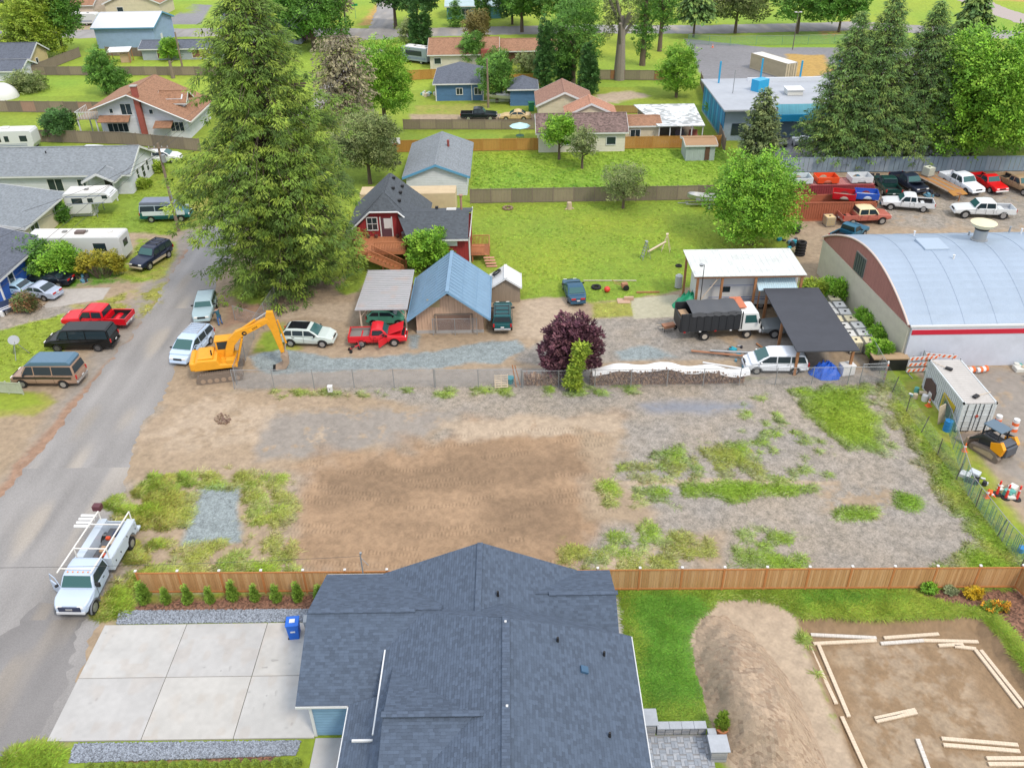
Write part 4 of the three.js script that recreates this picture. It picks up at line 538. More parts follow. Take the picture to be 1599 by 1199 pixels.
// carports beside the yard
{ const t = thing('trailer_port', 'tall timber carport with white sheet roof over a travel trailer', 'carport', 0, 0);
  mesh('roof', [slab([16.1, 3.95, -68.9], [26.1, 3.95, -68.9], [25.7, 4.5, -73.4], [15.8, 4.5, -73.4], .07)], M('sheetroof', [1, 1, 1], .5, { map: rep(texFrom(256, 256, (i, j) => { const n = tn(i / 50, j / 20, 12 | 0), s = tn(i / 8, j / 8, 32), k = .46 + .16 * n + .1 * s; return [k * .95, k, k * .97]; }), .15) }), t);
  for (const [x, z, h] of [[16.2, -73.3, 4.4], [16.5, -69.2, 3.9], [18.7, -69.2, 3.9], [21.7, -69.2, 3.9], [25.8, -69.2, 3.9], [25.6, -73.2, 4.4], [21, -73.2, 4.4]]) mesh('post', [bx(.2, h, .2, x, h / 2, z)], timber, t);
  mesh('beam', [bx(9.9, .22, .12, 21.1, 3.84, -69.1), bx(9.9, .22, .12, 20.8, 4.36, -73.25)], timber, t); mesh('brace', [bar([18.4, 3.8, -69.2], [16.6, 1.1, -69.1], .05, 4)], lumber, t);
  const r = []; for (let i = 0; i < 20; i++) r.push(bar([16.3 + i * .5, 4.03, -68.9], [15.95 + i * .5, 4.58, -73.4], .02, 4)); mesh('corrugation', r, whiteM, t);
  const l = thing('blue_lean_to', 'small lean-to with pale blue corrugated roof under the trailer carport', 'lean-to', 0, 0); mesh('roof', [slab([21.9, 2.65, -68.6], [25.4, 2.65, -68.6], [25.4, 3.35, -70.5], [21.9, 3.35, -70.5], .05)], M('corr', [.45, .62, .72], .4), l); const c = []; for (let i = 0; i < 18; i++) c.push(bar([22 + i * .2, 2.71, -68.6], [22 + i * .2, 3.41, -70.5], .03, 5)); mesh('corrugation', c, M('corr2', [.6, .74, .82], .4), l); for (const [x, z, h] of [[22.05, -68.75, 2.6], [25.3, -68.75, 2.6], [22.05, -70.4, 3.3], [25.3, -70.4, 3.3]]) mesh('post', [bx(.1, h, .1, x, h / 2, z)], timber, l);
  const b = thing('black_carport', 'flat black-roofed timber carport beside the white liquid totes', 'carport', 0, 0); mesh('roof', [slab([22.4, 2.5, -58.2], [27.4, 2.5, -58.2], [27.2, 2.8, -68.6], [22.3, 2.8, -68.6], .1)], grain('felt', [.055, .06, .075], .85, .2), b);
  for (const [x, z] of [[22.75, -58.8], [27.2, -58.9], [22.7, -63.4], [27.2, -63.4], [22.6, -68.2], [27.1, -68.2]]) mesh('post', [bx(.2, 2.5, .2, x, 1.25, z)], timber, b); mesh('beam', [bx(.14, .2, 10, 22.7, 2.5, -63.4), bx(.14, .2, 10, 27.2, 2.5, -63.4)], galvM, b); }

// ---------------------------------------------------------------- vehicles: +x is forward
const KIND = {
  sedan: { L: 4.75, W: 1.78, sill: .26, nose: .7, cowl: .92, xc: .88, b: .92, xt: -1.72, tail: .96, x1: .05, x2: -.85, H: 1.43, wf: 1.38, wr: -1.33, R: .31, split: [-.35] },
  coupe: { L: 4.7, W: 1.8, sill: .24, nose: .68, cowl: .86, xc: .45, b: .86, xt: -1.6, tail: .92, x1: -.2, x2: -.95, H: 1.28, wf: 1.4, wr: -1.35, R: .32, split: [] },
  hatch: { L: 3.56, W: 1.63, sill: .26, nose: .8, cowl: 1.02, xc: 1.05, b: .98, xt: -1.66, tail: .98, x1: .3, x2: -1.15, H: 1.5, wf: 1.13, wr: -1.15, R: .3, split: [-.55] },
  cuv: { L: 4.7, W: 1.92, sill: .34, nose: .92, cowl: 1.14, xc: 1.2, b: 1.1, xt: -2.22, tail: 1.1, x1: .3, x2: -1.7, H: 1.7, wf: 1.42, wr: -1.4, R: .37, split: [-.15, -1.15], rr: 1 },
  suv: { L: 5.1, W: 1.98, sill: .42, nose: .98, cowl: 1.15, xc: .85, b: 1.15, xt: -2.45, tail: 1.15, x1: .25, x2: -2.3, H: 1.85, wf: 1.55, wr: -1.5, R: .39, split: [-.3, -1.3] },
  jeep: { L: 4.5, W: 1.82, sill: .42, nose: 1.0, cowl: 1.12, xc: .72, b: 1.12, xt: -2.15, tail: 1.12, x1: .3, x2: -2.0, H: 1.75, wf: 1.4, wr: -1.25, R: .38, split: [-.3, -1.2] },
  minivan: { L: 5.05, W: 1.96, sill: .28, nose: .86, cowl: 1.12, xc: 1.72, b: 1.05, xt: -2.42, tail: 1.05, x1: .62, x2: -2.1, H: 1.75, wf: 1.62, wr: -1.45, R: .33, split: [.1, -1.0] },
  van: { L: 5.6, W: 2.02, sill: .4, nose: .98, cowl: 1.2, xc: 1.75, b: 1.2, xt: -2.74, tail: 1.2, x1: 1.15, x2: -2.6, H: 2.08, wf: 1.85, wr: -1.55, R: .37, split: [.6, -.9] },
  pickup: { L: 5.3, W: 1.85, sill: .42, nose: .95, cowl: 1.1, xc: .95, b: 1.1, xt: -.55, tail: 1.05, x1: .45, x2: -.45, H: 1.72, wf: 1.6, wr: -1.55, R: .37, split: [], bed: -.6 },
  extpickup: { L: 5.6, W: 1.95, sill: .46, nose: .98, cowl: 1.14, xc: 1.05, b: 1.14, xt: -.85, tail: 1.1, x1: .5, x2: -.75, H: 1.8, wf: 1.75, wr: -1.6, R: .39, split: [-.1], bed: -.9 },
  crewpickup: { L: 6.1, W: 2.02, sill: .52, nose: 1.06, cowl: 1.24, xc: 1.3, b: 1.22, xt: -1.05, tail: 1.18, x1: .75, x2: -.95, H: 1.92, wf: 2.0, wr: -1.75, R: .42, split: [.05], bed: -1.1 },
};
function vehicle(name, label, kind, col, x, z, ry, o = {}) {
  const k = { ...KIND[kind], ...(o.k || {}) }, t = thing(name, label, o.cat || { van: 'van', minivan: 'minivan', suv: 'car', cuv: 'car', pickup: 'pickup', extpickup: 'pickup', crewpickup: 'pickup' }[kind] || 'car', x, z, ry, o.group, o.y || 0);
  const pm = paintM(col), h = k.L / 2, W = k.W, a = k.R + .07, bedF = .72;
  const arc = (cx) => { const r = []; for (let i = 0; i <= 6; i++) { const q = Math.PI * (1 - i / 6); r.push([cx + a * Math.cos(q), k.R * .92 + a * Math.sin(q)]); } return r; };
  // lower body outline, going round from the rear sill
  const bot = [[-h + .1, k.sill], ...(k.wr > -h ? arc(k.wr) : []), ...arc(k.wf), [h - .06, k.sill + .05]].map(p => [p[0], Math.max(p[1], k.sill)]);
  const top = k.bed !== undefined ? [[h, k.sill + .2], [h - .01, k.nose - .16], [h - .1, k.nose - .03], [h - .45, k.nose + .06], [k.xc, k.cowl], [k.xt, k.b], [k.bed, k.b], [k.bed, bedF], [-h, bedF]] : [[h, k.sill + .22], [h - .015, k.nose - .2], [h - .12, k.nose - .05], [h - .4, k.nose + .05], [(h + k.xc) / 2, k.nose + (k.cowl - k.nose) * .72], [k.xc, k.cowl], [k.xt, k.b], [-h + .16, k.tail - .01], [-h + .03, k.tail - .1], [-h, k.tail - .35]];
  const body = ext([...bot, ...top], W, { bevel: .1 });
  { const p = body.attributes.position; for (let i = 0; i < p.count; i++) { const u = Math.abs(p.getX(i)) / h, s = 1 - (k.bed !== undefined || kind === 'van' ? .1 : .2) * (Math.max(0, u - .6) / .4) ** 1.7 * (k.bed !== undefined && p.getX(i) < 0 ? .2 : 1); p.setZ(i, p.getZ(i) * s * (p.getY(i) < k.sill + .12 ? .95 : 1)); } body.computeVertexNormals(); }
  mesh('body', [body], pm, t);
  // cabin
  const tb = o.tumble ?? .84, hw = y => W / 2 * .965 * (1 - (1 - tb) * cl((y - k.b) / (k.H - k.b))), mid = (k.x1 + k.x2) / 2;
  const cab = ext([[k.xt, k.b - .06], [k.xc, k.cowl - .05], [k.xc + (k.x1 - k.xc) * .5 + .03, k.cowl + (k.H - k.cowl) * .52], [k.x1 + .06, k.H - .09], [k.x1 - .14, k.H - .02], [mid, k.H + .03], [k.x2 + .16, k.H - .01], [k.x2 - .02, k.H - .08], [k.xt + (k.x2 - k.xt) * .4 - .02, k.b + (k.H - k.b) * .42]], W * .965, { bevel: .07 });
  { const p = cab.attributes.position; for (let i = 0; i < p.count; i++) p.setZ(i, Math.sign(p.getZ(i)) * Math.min(Math.abs(p.getZ(i)), W / 2 * .965) * hw(p.getY(i)) / (W / 2 * .965)); cab.computeVertexNormals(); }
  mesh('cabin', [cab], o.roof ? paintM(o.roof) : pm, t);
  const gl = o.glass || glassM, F = (u, e = .03) => [k.xc + (k.x1 - k.xc) * u + e, k.cowl + (k.H - k.cowl) * u], Bk = (u, e = .03) => [k.xt + (k.x2 - k.xt) * u - e, k.b + (k.H - k.b) * u];
  const w0 = F(.12), w1 = F(.88), i = .1; mesh('windshield', [slab([w0[0], w0[1], hw(w0[1]) - i], [w0[0], w0[1], -hw(w0[1]) + i], [w1[0], w1[1], -hw(w1[1]) + i], [w1[0], w1[1], hw(w1[1]) - i], .02)], o.wind || glassTeal, t);
  const r0 = Bk(.2), r1 = Bk(.85); if (!o.blind) mesh('rear_window', [slab([r0[0], r0[1], -hw(r0[1]) + i], [r0[0], r0[1], hw(r0[1]) - i], [r1[0], r1[1], hw(r1[1]) - i], [r1[0], r1[1], -hw(r1[1]) + i], .02)], gl, t);
  const y0 = k.b + .06, y1 = k.H - .13, e = v => (v - k.b) / (k.H - k.b), xf = y => k.xc + (k.x1 - k.xc) * e(y) - .12, xb = y => k.xt + (k.x2 - k.xt) * e(y) + .12, cuts = [1e9, ...(o.sideCuts ?? k.split), -1e9];
  for (const s of [-1, 1]) for (let q = 0; q < cuts.length - 1; q++) { if (o.blind && q > 0) continue; const A = y => Math.min(xf(y), cuts[q] - .05), C = y => Math.max(xb(y), cuts[q + 1] + .05); if (A(y0) - C(y0) < .15) continue;
      const P = (x, y) => [x, y, s * (hw(y) + .004)]; const pt = [P(C(y0), y0), P(A(y0), y0), P(Math.max(A(y1), C(y1) + .1), y1), P(C(y1), y1)]; mesh('side_window', [slab(...pt, .02 * s)], gl, t); }
  for (const cx of [k.wf, k.wr]) for (const s of [-1, 1]) { if (o.noWheel && o.noWheel.includes((cx > 0 ? 'f' : 'r') + (s > 0 ? 'r' : 'l'))) continue; const wz = s * (W / 2 - .13), wh = mesh('wheel', [cyl(k.R, k.R, .23, cx, k.R, wz, 'z', 18)], tyreM, t); mesh('rim', [cyl(k.R * .62, k.R * .62, .25, cx, k.R, wz, 'z', 14), cyl(k.R * .2, k.R * .2, .27, cx, k.R, wz, 'z', 8)], o.rim || rimM, wh); }
  const ny = k.nose - .13, tw = W / 2 * (k.bed !== undefined || kind === 'van' ? .9 : .82);
  for (const s of [-1, 1]) { mesh('headlight', [rb(.1, .16, .34, .03, h - .06, ny, s * (tw - .26))], clearLamp, t); mesh('taillight', [k.bed !== undefined || k.xt < -h + .6 ? rb(.08, .34, .14, .02, -h + .02, k.b - .16, s * (W / 2 * (k.bed !== undefined ? .93 : .84))) : rb(.08, .16, .42, .02, -h + .03, k.tail - .16, s * (tw - .3))], redLamp, t); if (!o.noMirror) mesh('mirror', [rb(.14, .14, .22, .04, k.xc - .35, k.b + .1, s * (W / 2 + .1))], o.mirror || blackM, t); }
  mesh('grille', [rb(.06, .18, tw * .95, .02, h - .02, ny - .03, 0)], blackM, t);
  const bm = o.bumper || pm; mesh('bumper', [rb(.16, .2, tw * 1.94, .05, h - .03, k.sill + .14, 0)], bm, t); mesh('bumper', [rb(.16, .2, tw * 1.98, .05, -h + .03, k.sill + .16, 0)], bm, t); mesh('licence_plate', [rb(.03, .12, .3, .01, -h - .075, k.sill + (k.bed !== undefined ? .2 : .42), 0)], whiteM, t);
  for (const s of [-1, 1]) { const sm = [k.xc - .22, ...k.split.map(q => q - .02), Math.max(k.xt + .25, k.wr + a + .02)].filter((v, i, A) => v < k.wf - a && (i === 0 || A[i - 1] - v > .4)); mesh('door_seam', [...sm.map(x => bx(.018, k.b - k.sill - .16, .012, x, (k.b + k.sill) / 2 + .04, s * (W / 2 + .001))), ...sm.slice(0, -1).map(x => bx(.16, .03, .03, x - .35 < -h ? x : Math.max(x - .9, sm[sm.length - 1] + .12), k.b - .12, s * (W / 2 + .006)))], blackM, t); }
  if (k.bed !== undefined) { const bl = k.bed + h, cx = (k.bed - h) / 2, wh = k.b - bedF; mesh('bed', [bx(bl, wh, .09, cx, bedF + wh / 2, W / 2 - .06), bx(bl, wh, .09, cx, bedF + wh / 2, -W / 2 + .06), bx(.07, wh, W - .15, k.bed - .05, bedF + wh / 2, 0)], pm, t); mesh('tailgate', [bx(.07, wh, W - .22, -h + .04, bedF + wh / 2, 0)], pm, t); mesh('bed_liner', [bx(bl - .14, .03, W - .24, cx, bedF + .03, 0), bx(bl - .2, wh - .12, .02, cx, bedF + wh / 2, W / 2 - .12), bx(bl - .2, wh - .12, .02, cx, bedF + wh / 2, -W / 2 + .12)], o.liner || blackM, t); }
  if (o.rack) { const g = []; for (const s of [-1, 1]) g.push(bx(1.7, .05, .05, mid - .2, k.H + .09, s * W * .34)); for (let q = 0; q < (o.rack === 2 ? 6 : 3); q++) g.push(bx(.06, .05, W * .68, mid - .95 + q * (o.rack === 2 ? .3 : .7), k.H + .1, 0)); for (const s of [-1, 1]) for (const q of [-.9, .6]) g.push(bx(.06, .1, .06, mid + q, k.H + .05, s * W * .34)); mesh('roof_rack', g, o.rackM || blackM, t); }
  if (o.sunroof) mesh('sunroof', [rb(o.sunroof, .03, W * .66, .01, mid, k.H + .02, 0)], M('sunr', [.012, .014, .018], .08), t);
  if (o.stripe) for (const s of [-1, 1]) mesh('stripe', [bx(k.L * .86, o.stripeH || .12, .015, 0, o.stripeY || .95, s * (W / 2 + .004))], paintM(o.stripe), t);
  if (o.skirt) for (const s of [-1, 1]) mesh('lower_trim', [bx((k.wf - k.wr) - 2 * a, .26, .03, (k.wf + k.wr) / 2, k.sill + .16, s * (W / 2 + .008))], paintM(o.skirt), t);
  if (o.top) { const g = ext([[-h + .25, k.H - .02], [k.x1 + .15, k.H - .08], [k.x1 - .5, k.H + .32], [-h + .5, k.H + .36], [-h + .22, k.H + .2]], W * .84, { bevel: .06 }); mesh('raised_roof', [g], paintM(o.top), t); }
  if (o.openDoor) { const s = o.openDoor, hx = k.xc - .15; const d = mesh('open_door', [bx(1.05, k.b - k.sill - .08, .07, -.52, (k.b + k.sill) / 2, 0), bar([-1, k.b, 0], [-.85, k.H - .15, 0], .03, 4), bar([-.85, k.H - .15, 0], [-.3, k.H - .2, 0], .03, 4), bar([-.3, k.H - .2, 0], [0, k.b, 0], .03, 4)], pm, t); d.position.set(hx, 0, s * W / 2); d.rotation.y = s * 1.0; mesh('mirror', [rb(.14, .14, .2, .03, -.12, k.b + .1, s * .12)], blackM, d); }
  if (o.openHood) { const d = mesh('open_hood', [rb(1.35, .05, W * .84, .02, .68, 0, 0)], pm, t); d.position.set(k.xc + .05, k.cowl + .05, 0); d.rotation.z = .35; mesh('engine_bay', [bx(1.3, .1, W * .7, k.xc + .75, k.nose + .0, 0)], blackM, t); }
  return t;
}
const lw = 'vehicles parked along the street', yard = 'pickups in the wrecking yard';
vehicle('conversion_van', 'dark teal and white conversion van on the grass by the utility pole', 'van', 0x0e5a5c, -40.1,-94.17,0.05, { stripe: 0xc9d4da, stripeY: 1.12, stripeH: .5, roof: 0x9fb0bb, top: 0x6d7688, skirt: 0x134b4b, group: lw });
vehicle('suburban', 'dark navy SUV with tan lower trim beside the travel trailer', 'suv', 0x14203a, -37.75,-82.32,-1.9, { skirt: 0xb7ab92, bumper: paintM(0xb7ab92), rack: 1, group: lw });
vehicle('coupe', 'black coupe behind the silver sedan by the hedge', 'coupe', 0x0d1420, -46.35,-77.67,3.02, { group: lw, rack: 0 });
vehicle('sedan', 'silver sedan with bare patches beside the black coupe', 'sedan', 0xa9b4c8, -46.32,-74.98,2.88, { group: lw });
vehicle('hatchback_car', 'pale blue car with only its tail showing at the blue cottage', 'coupe', 0x9fc0d8, -49.15,-75.83,2.95, { group: lw });
vehicle('red_pickup', 'bright red crew-cab pickup beside the black van', 'crewpickup', 0xcf0f22, -37.96,-68.92,3.08, { group: lw, bumper: chromeM });
vehicle('black_van', 'long black cargo van next to the red crew-cab pickup', 'van', 0x0c0f12, -37.87,-65.14,3.13, { k: { L: 5.95, W: 2.02, wr: -1.7, xt: -2.9, x2: -2.78 }, group: lw, rim: M('darkrim', [.08, .08, .085], .4) });
vehicle('brown_van', 'tan and brown high-top conversion van beside the picket fence', 'van', 0x9c8270, -38.21,-59.44,3.1, { top: 0x4f6f86, stripe: 0x3b352f, stripeY: 1.0, stripeH: .2, bumper: chromeM, group: lw });
vehicle('wagon', 'faded silver wagon facing the street with its front wheels off', 'jeep', 0x9db4bc, ...[-28.72,-70.69], -1.42, { noWheel: ['fl', 'fr'], group: lw, k: { H: 1.62 } });
vehicle('silver_minivan', 'light silver minivan with ladder roof rack and open door', 'minivan', 0xb9cde6, ...[-27.86,-63.95], -1.76, { rack: 2, rackM: chromeM, openDoor: -1, group: lw });
vehicle('crossover', 'silver crossover with dark glass roof beside the excavator', 'cuv', 0xc3cfcc, -18.03,-65.26,-0.09, { sunroof: 1.7 });
vehicle('small_pickup', 'old red pickup with open door and raised hood near the barn', 'pickup', 0xd02430, -11.92,-65.12,0.03, { openDoor: 1, openHood: 1, liner: M('junkliner', [.2, .19, .18], .9), k: { L: 5.0, wf: 1.45, wr: -1.4 } });
vehicle('compact_hatchback', 'mint green compact hatchback under the rusty carport', 'hatch', 0x63b295, -11.58,-68.67,-0.03, { cat: 'car' });
vehicle('teal_suv', 'dark teal SUV with roof rack parked beside the tan barn', 'suv', 0x0e4f53, -1.05, -68.3, 1.57, { rack: 1, bumper: chromeM, k: { L: 4.7, W: 1.8, wf: 1.35, wr: -1.3, xt: -2.25, x2: -2.1 } });
vehicle('navy_sedan', 'dark blue sedan on the edge of the big lawn', 'sedan', 0x27506b, 5.75, -73.4, 1.68, { glass: glassTeal });
vehicle('grey_truck', 'dull grey pickup half under the black carport', 'extpickup', 0x6d7377, 24.4, -65.6, 3.14, { bumper: M('greyb', [.2, .21, .22], .5), rim: rimM, k: { R: .42 } });
vehicle('white_minivan', 'white minivan at the front of the black carport', 'minivan', 0xd5dbe3, 21.37,-59.8,3.1, { mirror: whiteM });
vehicle('white_suv', 'white SUV parked behind the long white duplex', 'cuv', 0xdfe3e6, -47.35,-114.67,0.06, { });
vehicle('white_sedan', 'white sedan roof showing beyond the duplex ridge', 'sedan', 0xe3e6e8, -53.2, -116.5, .1);
vehicle('white_cargo_van', 'white van nose behind the duplex roof', 'minivan', 0xe0e4ea, -58.2, -116.4, 3.0);
vehicle('black_pickup', 'black pickup on the dirt drive of the blue house', 'extpickup', 0x0f1b26, -4.92,-132.27,-0.01, { bumper: chromeM });
vehicle('beige_sedan', 'beige sedan parked behind the brown fence near the boat', 'sedan', 0xcdb48a, 0.62,-131.94,3.09);
vehicle('highway_car', 'white car driving on the far highway', 'sedan', 0xe6e6e6, 16.8, -196.6, 0);
vehicle('yard_white_pickup', 'white extended-cab pickup with black bed liner in the wrecking yard', 'extpickup', 0xd8dce0, 45.51,-93.8,2.88, { group: yard, k: { wf: 1.85, wr: -1.65 } });
vehicle('yard_crew_pickup', 'white crew-cab pickup with big tyres behind the warehouse', 'crewpickup', 0xd9dee2, 52.98,-91.28,3.02, { group: yard, liner: M('greyliner', [.35, .37, .4], .7), k: { L: 6.5, wf: 2.1, wr: -1.95, R: .47 } });
vehicle('yard_bench_pickup', 'white pickup with dark grille between flatbed and red pickup', 'crewpickup', 0xe2e7ee, 54.4, -99.9, -1.32, { group: yard, liner: M('greyliner', 0) });
vehicle('yard_red_pickup', 'red low pickup with white bumper beside the white grille pickup', 'pickup', 0xd20d18, 57.7, -99.9, -1.4, { group: yard, bumper: whiteM });
vehicle('yard_tan_truck', 'tan long-bed farm truck at the end of the yard row', 'extpickup', 0xa0876a, 61, -99.2, -1.25, { group: yard, k: { L: 6.2, wr: -1.9 } });
vehicle('yard_navy_pickup', 'wrecked pickup with navy cab and red hood', 'extpickup', 0x232b3d, 48.2, -100.3, -1.35, { group: yard, openHood: 1 });
vehicle('yard_green_pickup', 'dark green pickup showing its tailgate at the container end', 'extpickup', 0x123a36, 45.3, -99.6, 1.5, { group: yard });
vehicle('old_crew_truck', 'faded salmon crew truck with cream roof by the orange container', 'crewpickup', 0xb5695c, 39.18,-90.08,0.07, { roof: 0xe3d5ac, group: yard, bumper: chromeM, k: { L: 5.6, wr: -1.6, wf: 1.75 } });
vehicle('teal_stake_truck', 'blue-green pickup cab hidden behind the warehouse roof corner', 'pickup', 0x2d6580, 36.1, -85.6, .7, { group: yard });

// loose pickup beds on the containers
function bedBox(label, col, x, z, ry, y, inn) { const t = thing('pickup_bed', label, 'pickup bed', x, z, ry, 'loose pickup beds stored on the containers', y), W = 1.8, L = 2.4, m = paintM(col); const o = ext([[-L / 2, .12], [-.55, .12], [-.45, .35], [-.2, .5], [.1, .5], [.35, .35], [.45, .12], [L / 2, .12], [L / 2, .75], [-L / 2, .75]], .12); for (const s of [-1, 1]) { const g = o.clone(); g.translate(0, 0, s * (W / 2)); mesh('side', [g], m, t); } mesh('floor', [bx(L, .06, W, 0, .2, 0), bx(L, .14, .2, 0, .07, .5), bx(L, .14, .2, 0, .07, -.5)], M('bedin' + col, inn, .7), t); mesh('front', [bx(.08, .6, W, L / 2, .45, 0)], m, t); mesh('tailgate', [bx(.08, .55, W, -L / 2, .43, 0)], m, t); return t; }
// shipping containers
function container(name, label, x, z, ry, L, col, o = {}) { const t = thing(name, label, 'container', x, z, ry), W = 2.44, H = o.H || 2.59, m = grain('cont' + name, col, .6, .4), g = [], n = Math.round(L / .28);
  mesh('frame', [bx(L, .16, .14, 0, .08, W / 2 - .07), bx(L, .16, .14, 0, .08, -W / 2 + .07), bx(L, .14, .1, 0, H - .07, W / 2 - .05), bx(L, .14, .1, 0, H - .07, -W / 2 + .05), ...[-1, 1].flatMap(s => [-1, 1].map(q => bx(.16, H, .16, s * (L / 2 - .08), H / 2, q * (W / 2 - .08))))], m, t);
  for (const s of [-1, 1]) { const w = []; for (let i = 0; i < n; i++) w.push(bx(L / n * .55, H - .3, .05, -L / 2 + .1 + (L - .2) * (i + .5) / n, H / 2, s * (W / 2 - .06))); w.push(bx(L - .2, H - .25, .03, 0, H / 2, s * (W / 2 - .1))); mesh('side_wall', w, m, t); }
  if (o.open) mesh('floor', [bx(L, .12, W - .2, 0, .2, 0)], woodGrey[1], t); else { const r = [bx(L - .1, .04, W - .1, 0, H - .06, 0)]; for (let i = 0; i < n; i++) r.push(bx(L / n * .5, .03, W - .3, -L / 2 + .1 + (L - .2) * (i + .5) / n, H - .03, 0)); mesh('roof', r, o.roof || m, t); }
  mesh('end_wall', [bx(.06, H - .2, W - .2, L / 2 - .08, H / 2, 0)], m, t);
  for (const s of [-1, 1]) { const d = mesh('door', [bx(.06, H - .25, W / 2 - .14, -L / 2 + .05, H / 2, s * (W / 4 - .03)), ...[.5, 1, 1.5, 2].map(y => bx(.03, .05, W / 2 - .2, -L / 2 + .01, y, s * W / 4))], o.door || m, t); mesh('lock_rod', [cyl(.025, .025, H - .2, -L / 2 - .02, H / 2, s * .3, 'y', 6), cyl(.025, .025, H - .2, -L / 2 - .02, H / 2, s * .85, 'y', 6)], blackM, d); }
  return t; }
{ const c = container('white_container', 'white shipping container with doors shut beside the skid steer', 33.5, -53.7, -1.57, 6.06, [.6, .64, .66], { roof: M('cwroof', [.5, .48, .46], .7, { map: rep(grainT, .4) }) }); c.rotation.y = Math.PI / 2; mesh('mural', [bx(1.9, 1.4, .04, -1.2, 1.0, -1.235)], M('muralyellow', [.5, .38, .03], .7), c); mesh('mural', [bx(1.4, 1.05, .05, -1.4, .8, -1.24)], M('muraldark', [.14, .11, .13], .7), c); mesh('opening', [ext([[-.9, .2], [.9, .2], [.95, 1.1], [.3, 1.5], [-.6, 1.45], [-.95, .9]], .05).translate(1.7, 0, -1.235)], M('contdark', [.09, .055, .05], .8), c); mesh('seal', [cyl(.12, .12, .05, -3.05, 1.45, 0, 'x')], M('sealred', [.35, .05, .03], .6), c);
  const s = thing('push_broom', 'broom with dark head lying on the white container', 'broom', 33.7, -51.6, .6, 'tools on the container roof', 2.6); mesh('head', [bx(.5, .12, .3, -.3, .08, 0)], blackM, s); mesh('handle', [bar([-.1, .06, 0], [1.1, .06, .3], .025)], lumber, s); const s2 = copy(s, 'broom with pale handle at the far end of the white container', 32.9, -55.4, 2.4); }
container('red_container', 'dark red shipping container with pickup beds on its roof', 35.7, -96.05, 0, 12.2, [.3, .05, .06], { H: 2.6, roof: grain('pinkroof', [.42, .17, .16]) });
container('orange_container', 'open-topped orange container holding scrap in front of the red one', 34.5, -91.8, 0, 12.2, [.42, .13, .07], { open: 1, H: 2.2 });
container('tan_container', 'tan shipping container alone on the asphalt lot', 46.7, -158.2, 2.02, 9.5, [.58, .5, .35], { roof: whiteM });
bedBox('white pickup bed with black inside on the red container', 0xcdd8dd, 33.4, -96, .0, 2.6, [.05, .06, .08]); bedBox('orange pickup bed with cream side on the red container', 0xd9502a, 36.4, -96, 0, 2.6, [.45, .1, .05]); bedBox('white pickup bed holding a wheel on the red container', 0xc8ccd0, 40.3, -96, 0, 2.6, [.4, .4, .4]);
bedBox('crimson pickup bed with wooden floor on the orange container', 0xb3101f, 37.2, -91.8, 2.8, 2.2, [.28, .24, .2]); bedBox('bright blue pickup bed on the orange container', 0x1c4cad, 39.7, -91.8, 2.9, 2.2, [.4, .45, .52]);
// flatbed trailer, dump truck, work truck
{ const t = thing('flatbed', 'rusty wooden flatbed truck bed with plank deck in the yard', 'flatbed', 51.4, -99.6, -1.3), g = []; for (let i = 0; i < 8; i++) mesh('plank', [bx(6, .07, .27, 0, 1.0, -1.02 + i * .29)], [timber, woodGrey[1], woodOrange[1]][i % 3], t); mesh('frame', [bx(6.4, .14, .12, 0, .88, .5), bx(6.4, .14, .12, 0, .88, -.5)], blackM, t); for (const x of [-1.6]) for (const s of [-1, 1]) { const w = mesh('wheel', [cyl(.45, .45, .3, x, .45, s * .95, 'z', 16)], tyreM, t); mesh('rim', [cyl(.25, .25, .32, x, .45, s * .95, 'z', 10)], rimM, w); } mesh('tongue', [slab([3, .82, .6], [4.2, .82, 0], [3, .82, -.6], [3, .82, 0], .1), bx(.1, .84, .1, 3.9, .42, 0)], timber, t); mesh('ramp', [bx(1.2, .06, 2, 3.4, .9, 0, 0, 0, -.2)], woodOrange[1], t); }
